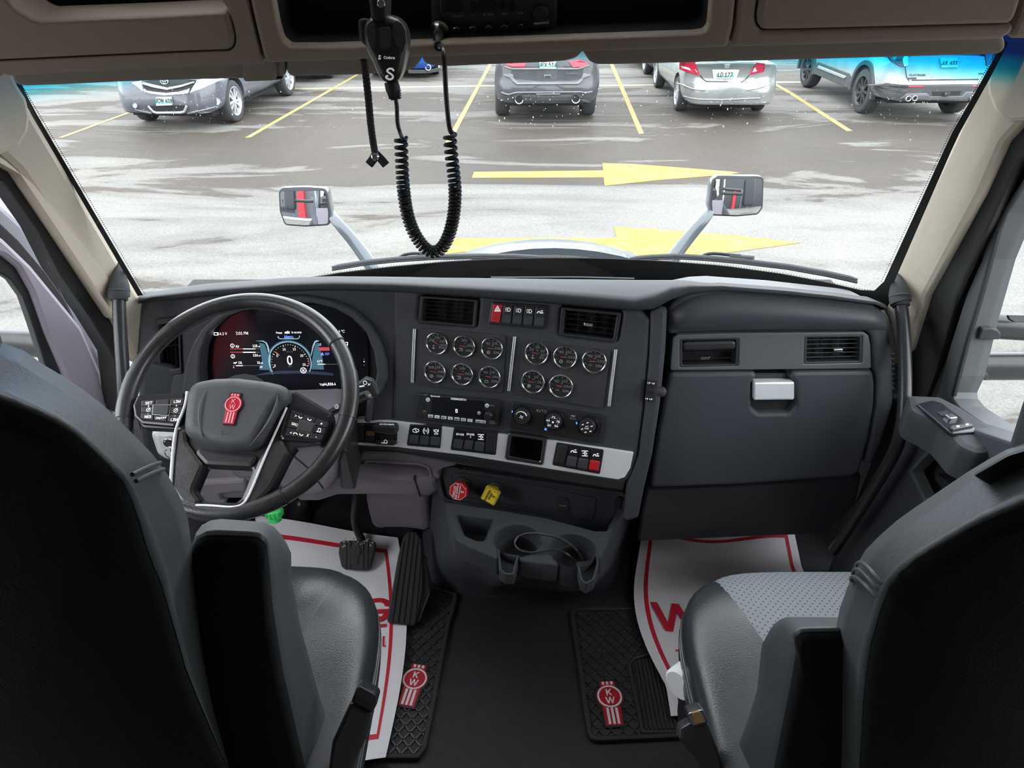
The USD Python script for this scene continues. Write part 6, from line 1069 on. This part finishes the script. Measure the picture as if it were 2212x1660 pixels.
c.plate_([(2035, 127.4), (2073, 126), (2072.5, 146.5), (2036, 147.5)], 'JJL 633', 2054, 137, 8, False); c.words('badge', 'PLATINUM', 1984, 163, 4, 'cladding', 1.2); c.words('badge', 'AWD', 2123, 160, 3, 'cladding', 1.2); c.d('badge_block', [(1965, 168.5), (1982, 168), (1982, 171.5), (1965, 172)], 'cladding', 0, .014, .002); c.line('tailgate_seam', [(1972, 174), (2117, 172.3)], .012, 'cladding', .0); c.line('tailgate_seam', [(1961, 146), (1962, 168), (1966, 176)], .008, 'cladding', .0)
SF = Frame(c.F.W(-.985, 0, 0), -c.F.u)
for ax in (1.08, 4.10):
    ar = [(ax_, rz) for ax_, rz in ((math.cos(a_), math.sin(a_)) for a_ in np.linspace(-.15, math.pi + .15, 22))]; r0, r1 = .455, .54
    c.t.add('arch_trim', SF.world(slab(Polygon([(-ax + r1 * a_, .41 + r1 * b_) for a_, b_ in ar] + [(-ax + r0 * a_, .41 + r0 * b_) for a_, b_ in ar[::-1]]), -.06, .02, .01)), M['cladding'])
c.t.add('rocker', SF.world(slab(Polygon([(-3.6, .36), (-1.58, .36), (-1.58, .52), (-1.75, .62), (-3.45, .62), (-3.6, .52)]), -.08, .015, .01)), M['cladding']); c.t.add('rocker_trim', SF.world(slab(Polygon([(-3.4, .50), (-1.9, .50), (-1.8, .56), (-3.35, .56)]), 0, .03, .01)), M['alloy'])
# grey crossover, nose towards the truck
c = Car('slate grey crossover on the left, its nose and silver grille towards the truck', -6.09, 13.12, 5.2, 4.8, 1.90, .30, 1.02, M['paint_slate'], (.95, 3.73), 1.62, .365, .235, prof=[(.2, .12), (.3, .05), (.45, .0), (.65, .02), (.8, .07), (.95, .18), (1.1, .3)], corner=.42, front=True)
c.d('grille', [(300.7, 178), (340, 173), (390, 172), (418, 176), (409, 196), (400, 200), (359, 204), (316, 200), (309, 194)], 'dark_recess', -.02, .010)
c.d('grille_bar', [(308, 192), (330, 196.5), (359.5, 199.5), (385, 196.5), (409, 191), (406, 202.5), (385, 205), (355, 206.5), (325, 203), (311, 199)], 'alloy', -.02, .03, .01); c.d('grille_slot', [(314, 192), (340, 195.5), (359.5, 196.5), (385, 194.5), (404, 190.5), (404, 193), (385, 198), (359, 199.5), (335, 198), (315, 195)], 'dark_recess', 0, .036, 0)
c.d('grille_bar', [(303, 178), (330, 184), (359, 190), (390, 184), (416, 177), (414, 181), (390, 189), (360, 195), (330, 190), (305, 183)], 'alloy', -.02, .032, .008)
p = c.F.P(351, 177); wv = .03 - float(c.surf(*p)); k = c.F.mpp(351, 177)
def ell(a, b_, ox, oy): return Polygon([(p[0] + (ox + a * math.cos(t_)) * k, p[1] + (oy + b_ * math.sin(t_)) * k) for t_ in np.linspace(0, 6.28, 28)])
c.t.add('emblem', c.F.world(slab(ell(9, 6, 0, 0).difference(ell(7.4, 4.6, 0, 0)).union(ell(3.2, 5.4, 0, 0).difference(ell(2, 4.2, 0, 0))).union(ell(7.6, 2.8, 0, 2.4).difference(ell(6.2, 1.6, 0, 2.4))), wv - .02, wv + .012)), M['alloy'])
c.d('headlight', [(418, 176), (440, 170), (464, 168.6), (459, 179), (427, 195), (410, 201)], 'headlamp', -.02, .018, .006); c.d('headlight', [(279, 180), (300, 176), (309, 199), (296, 190)], 'headlamp', -.02, .018, .006)
c.d('turn_lamp', [(455, 171), (464, 169), (461, 175), (456, 177)], 'yellow_plastic', 0, .022, .003)
c.plate_([(337, 210), (371, 209), (373, 227), (339, 228.5)], 'JCW 459', 355, 217, 8)
c.d('lower_grille', [(314, 228.5), (407, 227), (399, 243), (388, 246), (335, 246.5), (325, 243)], 'dark_recess', -.02, .010, .006); c.line('grille_frame', [(320, 229), (330, 243), (337, 244.5), (388, 244), (397, 242), (404, 228.5)], .022, 'alloy', .012)
for x, y, rx_ in ((292, 228, 5), (453, 226, 7)):
    q = c.F.P(x, y); w_ = -float(c.surf(*q)); kk = c.F.mpp(x, y) * rx_; c.t.add('fog_lamp', c.F.world(mv(ringlathe([(kk * .75, 0), (kk, 0), (kk, .02), (kk * .75, .015)], 20), *q, w_)), M['alloy']); c.t.add('fog_lens', c.F.world(mv(cyl(kk * .8, -.02, .008, 18), *q, w_)), M['headlamp'])
c.line('bumper_lip', [(290, 238), (310, 243), (325, 246)], .02, 'paint_slate', .0); c.line('bumper_lip', [(404, 246), (430, 241), (455, 237)], .02, 'paint_slate', .0)
c = Car('bright blue car in the next row, mostly hidden behind the microphone', -2.72, 19.0, 0, 4.2, 1.76, .22, 1.0, M['paint_blue'], (.85, 3.4), 1.5, .31, front=True, suv=False); c.d('bumper_intake', [(880, 152), (948, 152), (946, 160), (882, 160)], 'cladding'); q = c.F.P(924, 147); c.t.add('emblem', c.F.world(mv(ringlathe([(.05, .0), (.075, .0), (.075, .03), (.05, .03)], 18), *q, -float(c.surf(*q)))), M['alloy'])
Car('dark plum car in the next row, behind the grey crossover', -5.35, 18.3, 2, 4.5, 1.8, .22, 1.0, M['paint_plum'], (.95, 3.6), 1.56, .32, front=True, suv=False)
Car('dark car in the next row, half hidden behind the silver sedan', 4.25, 18.9, 0, 4.5, 1.8, .22, 1.0, M['paint_plum'], (.95, 3.6), 1.56, .32, suv=False)
# ---------------------------------------------------------------- the truck's nose
carpaint('truck_paint', (0.0522, 0.0603, 0.0675), .28, .3, .05)
HD = Thing('truck_hood', 'pale grey truck hood seen just above the wipers', 'hood')
g = []
for y in np.linspace(2.02, 3.5, 18):
    zc = np.interp(y, [2.02, 2.2, 2.9, 3.1, 3.5], [.715, .678, .423, .33, .02]); g.append([V(x, y, zc - .62 * (x - .12) ** 2 - (.9 * max(0, abs(x) - .4) ** 1.5)) for x in np.linspace(-.95, .95, 31)])
HD.add('hood_shell', sheet(g, .02), M['truck_paint'], smooth=60); g2 = [[V(x, gy(x, .70) + d_, .70 - .9 * d_ - .06 * x * x) for x in np.linspace(-.9, .9, 25)] for d_ in np.linspace(.02, .22, 5)]
HD.add('cowl', sheet(g2, .01), M['satin_black'], label='black cowl under the wipers')
def wiper(label, blade, arm, conn):
    t = Thing('wiper', label, 'wiper'); b_ = [onglass(x, y, .022) for x, y in resample(blade, 30)]; t.add('blade', tube(b_, np.r_[.004, np.full(28, .0075), .004], 8, flat=.8), M['dash_pad']); t.add('rubber_edge', tube([onglass(x, y + 5.5, .012) for x, y in resample(blade, 30)], .003, 6), M['rubber'])
    t.add('arm', tube(smooth_path([onglass(x, y, .035) for x, y in arm], 16), .0045, 8), M['satin_black']); t.add('connector', tube([onglass(x, y, .032) for x, y in conn], .007, 8), M['dash_pad'])
wiper('left windshield wiper lying along the bottom of the glass below the hanging cord', [(717, 578), (790, 566), (860, 559), (940, 554), (1040, 552), (1110, 553), (1173, 556.5)], [(862, 557), (880, 549), (912, 547.5), (960, 548)], [(905, 551), (955, 552)])
wiper('right windshield wiper lying along the bottom of the glass on the passenger side', [(1361, 559), (1400, 555), (1460, 552.5), (1520, 556), (1600, 563), (1700, 575), (1790, 591), (1852, 605)], [(1519, 552), (1534, 548), (1560, 549), (1600, 553)], [(1577, 555), (1628, 559)])
def hood_mirror(label, outer, glass, armp, cen, tgt, zc):
    t = Thing('hood_mirror', label, 'mirror'); m = CAM + ray(*cen) * zc; n = unit(unit(CAM - m) + unit(np.array(tgt, float))); F = Frame(m, n)
    Q = F.poly(outer, 6); gm = slab(F.poly(glass, 6), -.012, .003).subdivide_to_size(.012); v = gm.vertices.copy(); v[:, 2] += .012 - (v[:, 0] ** 2 + v[:, 1] ** 2) / 1.5; gm.vertices = v; t.add('glass', F.world(gm), M['mirror'], label='convex mirror glass', smooth=30); t.add('glass_rim', F.world(slab(F.poly(glass, 6).buffer(.007).difference(F.poly(glass, 6).buffer(-.001)), -.006, .006, .003)), M['rubber'])
    r0 = resample(np.array(Q.exterior.coords), 60)[:-1]; ce = r0.mean(0); rings = [np.column_stack([ce + (r0 - ce) * k, np.full(len(r0), w_)]) for k, w_ in ((.97, .004), (1, -.004), (1.0, -.03), (.93, -.07), (.75, -.105), (.4, -.122), (.05, -.125))]
    t.add('shell', F.world(loft(np.array(rings))), M['truck_paint'], smooth=60)
    t.add('arm', tube(smooth_path([F.W(*F.P(*q), -.04) if i == 0 else CAM + ray(*q) * (zc + .02 * i) for i, q in enumerate(armp)], 30), np.linspace(.022, .034, 30), 12, flat=.6), M['truck_paint'], smooth=60)
mat('mirror', (.80, .84, .86), .015, 1.0)
hood_mirror('small rectangular hood mirror on the left fender', [(601, 412), (607, 404.6), (657, 402.6), (701, 405.3), (708, 410), (718, 458.7), (712.4, 485), (706, 488), (657, 489), (618, 485.7), (613, 480), (605.7, 447.6)], [(606, 413), (698.6, 411.6), (704, 417), (710, 458.7), (709.6, 483), (660, 486), (618, 483), (608.5, 456)], [(708, 462), (735, 488), (760, 517), (792, 560), (820, 600)], (660, 447), (-.30, -1, .0), 2.97)
hood_mirror('small rectangular hood mirror on the right fender', [(1534.8, 391), (1548, 378), (1643.5, 379.5), (1649, 387), (1645.6, 448), (1637, 462), (1590, 466), (1537, 465), (1528, 448)], [(1541, 387), (1645.6, 385), (1643.5, 448), (1635, 460), (1590, 464), (1539, 462), (1537, 440)], [(1540, 452), (1520, 475), (1492, 508), (1458, 552), (1430, 595)], (1590, 425), (.28, -1, .0), 2.95)
def side_mirror(label, arms, head):
    t = Thing('side_mirror', label, 'mirror')
    for pp, r in arms: t.add('arm', tube(smooth_path([Yp(x, y, yy) for x, y, yy in pp], 14), r, 14, flat=.8, up=(0, 0, 1)), M['satin_black'], smooth=60)
    hx = Yp(*head); t.add('head', superbox(hx, (.26, .16, .62), .3), M['black_plastic']); t.add('glass', bx(hx + V(0, -.082, 0), (.21, .006, .5)), M['mirror']); return t
t = side_mirror('black double-armed door mirror outside the passenger window', [([(2085, 700, 1.36), (2150, 704, 1.37), (2212, 708, 1.38), (2480, 720, 1.42)], .029), ([(2055, 790, 1.36), (2120, 791, 1.37), (2212, 791, 1.38), (2480, 790, 1.42)], .033)], (2620, 740, 1.45))
for x, y in ((2118, 728), (2092, 816)): t.add('hinge_cover', face(x, y, 1.31).world(slab(Polygon([(.000, -.002), (.036, -.002), (.033, .012), (.024, .020), (.010, .024), (-.01, .024), (-.01, -.002)]), -.02, .01, .003)), M['rubber'])
t.add('hinge_plate', plate(face(2200, 688, 1.335, 0, 30), [(2176, 681), (2240, 682), (2240, 697), (2190, 696), (2180, 690)], -.004, .002, .001), M['panel_dark'])
side_mirror('black door mirror arm outside the driver window, partly behind the seat', [([(95, 742, 1.46), (40, 742, 1.47), (-60, 738, 1.48), (-300, 720, 1.52)], .034)], (-420, 640, 1.5))
# what the mirrors look back on
BD = Thing('dealership', 'pale building with a red pillar, seen only in the left hood mirror', 'building'); mat('wall_panel', (.07, .073, .076), .6); mat('pillar_red', (.30, .006, .015), .5)
BD.add('wall', bx((-9, -10, GZ + 3), (14, .4, 6)), M['wall_panel']); BD.add('pillar', bx((-5.0, -9.4, GZ + 2.6), (1.1, .9, 5.2)), M['pillar_red'], label='red pillar')
for k in range(7): BD.add('window_pane', bx((-7.0 - k * 1.1, -9.75, GZ + 1.9), (.95, .1, 2.0)), M['car_glass'])
BD.add('kerb', bx((-9, -8.6, GZ + .12), (12, .5, .24)), M['white_print'])
BE = Thing('workshop', 'dark building with a pale door, seen only in the right hood mirror', 'building'); BE.add('wall', bx((9, -11, GZ + 3), (13, .4, 6)), M['black_alloy']); BE.add('door_frame', bx((6.2, -10.75, GZ + 1.6), (1.6, .12, 3.2)), M['wall_panel']); BE.add('door', bx((6.2, -10.66, GZ + 1.45), (1.1, .1, 2.7)), M['car_glass']); BE.add('pillar', bx((4.2, -10.6, GZ + 1.5), (.5, .4, 3.0)), M['pillar_red'])
for sd, lab in ((-1, 'grey outer flank and step of the cab on the driver side'), (1, 'grey outer flank and step of the cab on the passenger side')):
    TB = Thing('cab_exterior', lab, 'truck exterior'); TB.add('flank', bx((sd * 1.15, -.70, .45), (.05, 1.4, 3.0)), M['truck_paint']); TB.add('step', bx((sd * 1.16, -.2, -.75), (.25, .8, .3), b=.03), M['alloy'])
# ---------------------------------------------------------------- overhead two-way radio, microphone, strap
FRd = FO.at(-.045)
CR = Thing('two_way_radio', 'black two-way radio with a row of knobs, set in the overhead recess', 'radio')
CR.add('case', plate(FRd, [(926, -160), (1205, -160), (1203.5, 66), (932, 78)], -.10, 0, .004, 2), M['panel_dark']); CR.add('display', plate(FRd, [(950, -4), (997, -6), (998, 24), (952, 26)], -.002, .002, .001), M['screen_glass'])
dr = (1, -.045)
for x, y in ((986.7, 60.5), (1021.8, 59), (1055.8, 57.6), (1089.8, 56), (1124.9, 53.5)):
    p, k = FRd.P(x, y), FRd.mpp(x, y); CR.add('knob', FRd.world(mv(lathe([(9.5 * k, 0), (9 * k, .010), (7 * k, .013), (6.5 * k, .0115), (1 * k, .0115)], 22), *p)), M['satin_black']); CR.add('knob_ring', FRd.world(mv(ringlathe([(7.2 * k, .009), (9.6 * k, .009), (9.4 * k, .012), (7.6 * k, .0135)], 24), *p)), M['chrome'], label='bright knob rim')
for x, y, h_ in ((1022, 14, 12), (1042, 13, 12), (1064, 11, 9), (1084.5, 10, 9), (1107, 12, 13)): CR.add('slider', FRd.world(slab(LineString(FRd.pts([(x, y - h_ + 5), (x, y + h_ - 5)])).buffer(5 * FRd.mpp(x, y)), -.002, .003, .001)), M['dark_recess']); CR.add('slider_rim', FRd.world(slab(LineString(FRd.pts([(x, y - h_ + 5), (x, y + h_ - 5)])).buffer(6 * FRd.mpp(x, y)).difference(LineString(FRd.pts([(x, y - h_ + 5), (x, y + h_ - 5)])).buffer(5 * FRd.mpp(x, y))), -.002, .003)), M['black_plastic'])
CR.add('channel_dial', FRd.world(mv(cyl(17 * FRd.mpp(1167, 28), 0, .010, 28, .002), *FRd.P(1167, 26))), M['black_plastic']); CR.add('channel_button', plate(FRd, [(1152, 39), (1185, 37.5), (1186, 53), (1153, 55)], -.002, .012, .003, 2), M['dash_pad']); CR.add('button_edge', plate(FRd.at(.012), [(1153, 49), (1186, 47), (1186, 50), (1153, 52.5)], 0, .001), M['lettering_dim'])
for s, x in (('VOLUME', 988), ('SQ', 1021), ('RF GAIN', 1055), ('MIC', 1090), ('TONE', 1123)): CR.add('label', textp(FRd, s, x, 34 - (x - 988) * .045, 4, dr, .0004), M['lettering_dim'])
pk = FRd.P(950.6, 56); CR.add('plug', FRd.world(mv(lathe([(.0105, 0), (.0115, .006), (.0115, .018), (.008, .022), (.006, .03)], 20), *pk)), M['dark_chrome'])
CR.add('mount_bar', plate(FO.at(-.06), [(990, 78), (1170, 70), (1172, 86), (1000, 92)], -.04, 0, .004), M['black_plastic'])
FMi = face(838, 100, .885, 0, 4)
MC = Thing('microphone', 'black hand microphone with white snake mark hanging from the overhead shelf', 'microphone')
mo_ = [(789, 52), (797, 40), (810, 33), (838, 31), (858, 35), (870, 43), (880, 58), (886, 82), (882, 112), (876, 140), (870, 164), (862, 175), (852, 180), (838, 178), (826, 171), (820, 160), (809, 134), (795, 106), (790, 82)]
MC.add('body', plate(FMi, mo_, -.012, .020, .012, 8, seg=5), M['satin_black'], smooth=50); MC.add('back_shell', plate(FMi, [(772, 42), (790, 38), (800, 60), (800, 110), (788, 100), (776, 88)], -.02, .002, .004, 3), M['black_plastic'])
G_ = FMi.at(.020); mat('mic_grille', (.045, .043, .042), .5, bump=(1400, 1.0))
for pp in ([(790, 62), (796, 48), (805, 44), (811, 52), (812, 84), (810, 112), (804, 112), (795, 90)], [(820, 62), (826, 58), (840, 58), (845, 64), (845, 98), (838, 107), (826, 107), (820, 98)], [(848, 50), (858, 44), (868, 50), (876, 66), (878, 90), (872, 112), (865, 114), (855, 94), (848, 72)]):
    MC.add('grille', plate(G_, pp, -.006, .001, .001, 3), M['mic_grille'])
MC.add('maker_name', textp(G_, 'Cobra', 841, 124.5, 5, (1, .03), .0005, True, 1.25), M['lettering'])
sn = [(850, 152), (846, 148.5), (840, 149), (836.5, 153), (840, 157), (847, 162), (849, 167), (845, 171), (838, 170.5), (834, 167), (837, 164)]
MC.add('snake_mark', G_.world(slab(LineString(smooth_path([(*G_.P(*q), 0) for q in sn], 40)[:, :2]).buffer(2.0 * G_.mpp(842, 160)), 0, .0006)), M['lettering']); MC.add('small_mark', G_.world(slab(LineString(smooth_path([(*G_.P(820 + (x - 842) * .28, 124 + (y - 160) * .36), 0) for x, y in sn], 24)[:, :2]).buffer(.8 * G_.mpp(820, 124)), 0, .0005)), M['lettering'])
MC.add('clip', plate(FMi, [(797, -60), (842, -60), (840, 40), (832, 48), (818, 48), (808, 40)], -.016, .022, .004, 3), M['black_plastic'], label='hanger clip'); MC.add('clip_screw', FMi.world(mv(cyl(.0045, .02, .025, 14, .001), *FMi.P(831, 8))), M['dark_chrome'])
MC.add('strain_relief', tube([FMi.W(*FMi.P(x, y), .004) for x, y in ((846, 176), (850, 192), (853, 208), (855, 214))], [.008, .0085, .0065, .0045], 14), M['rubber']); MC.add('relief_ring', cat([FMi.world(mv(trimesh.creation.box((.013, .0012, .013)), *FMi.P(853.6 + .3 * k, 196 + 5 * k), .004)) for k in range(4)]), M['rubber'])
up_ = smooth_path([FMi.W(*FMi.P(x, y), w) for x, y, w in ((855, 212, .004), (858, 240, .002), (859, 268, 0), (864, 286, 0), (872, 298, .008), (879, 302, .004))], 24)
cc = smooth_path([FMi.W(*FMi.P(x, y), 0) for x, y in ((866, 297), (868, 350), (872, 410), (881, 465), (900, 512), (926, 541), (944, 543), (964, 520), (979, 470), (983, 410), (977, 350), (972, 290))], 1500)
k = FMi.mpp(900, 400); tt = np.gradient(cc, axis=0); tt /= np.linalg.norm(tt, axis=1, keepdims=True); Bv = FMi.w; Nv = np.cross(Bv, tt); u = np.linspace(0, 1, 1500)
pitch = np.interp(u, [0, .09, .2, .8, .9, 1], [14.5, 13, 8.2, 8.2, 13, 14.5]); ph = np.cumsum(np.r_[0, np.linalg.norm(np.diff(cc, axis=0), axis=1)] / (pitch * k)) * 2 * math.pi
hx = cc + (11.5 * k) * (np.cos(ph)[:, None] * Nv + np.sin(ph)[:, None] * Bv)
pl_ = smooth_path([hx[-1], FMi.W(*FMi.P(974, 283), .003), FMi.W(*FMi.P(969, 262), 0), FMi.W(*FMi.P(963, 190), 0), FMi.W(*FMi.P(957, 110), -.005), FRd.W(*FRd.P(952, 74), .045), FRd.W(*FRd.P(951, 60), .03)], 40)
MC.add('coiled_cord', tube(np.vstack([up_[:-1], hx, pl_[1:]]), np.r_[np.full(23, 4.6), np.interp(u, [0, .02, .98, 1], [4.4, 4.0, 4.0, 4.4]), np.full(39, 5.2)] * k, 7), M['satin_black'], smooth=60)
MC.add('cord_sleeve', tube([pl_[-1], pl_[-5], pl_[-9]], [.0068, .006, .0055], 12), M['black_plastic'])
SP = Thing('braided_strap', 'black braided strap with two loose ends hanging left of the microphone', 'strap'); FSt = face(800, 250, 1.0, 0, 0)
pth = smooth_path([FSt.W(*FSt.P(x, y)) for x, y in ((786, 128), (790, 160), (796, 215), (800, 260), (805, 300), (811, 334))], 120)
for j in range(3):
    a_ = np.linspace(0, 9 * 2 * math.pi, 120) + j * 2.094; kk = FSt.mpp(800, 250); SP.add('strand', tube(pth + (3.2 * kk) * (np.cos(a_)[:, None] * FSt.u + .5 * np.sin(2 * a_)[:, None] * FSt.w), 5.0 * kk, 7), M['rubber'], smooth=60)
for e in ((797, 356), (834, 357)): SP.add('loose_end', tube([FSt.W(*FSt.P(812, 333)), FSt.W(*FSt.P((812 + e[0]) / 2 + 1, 345)), FSt.W(*FSt.P(*e))], .0058, 8, flat=.35, up=FSt.u), M['rubber'])
SP.add('rivet', FSt.world(mv(cyl(.0055, .002, .009, 14, .002), *FSt.P(812, 336))), M['chrome'])
for t in THINGS: t.flush()
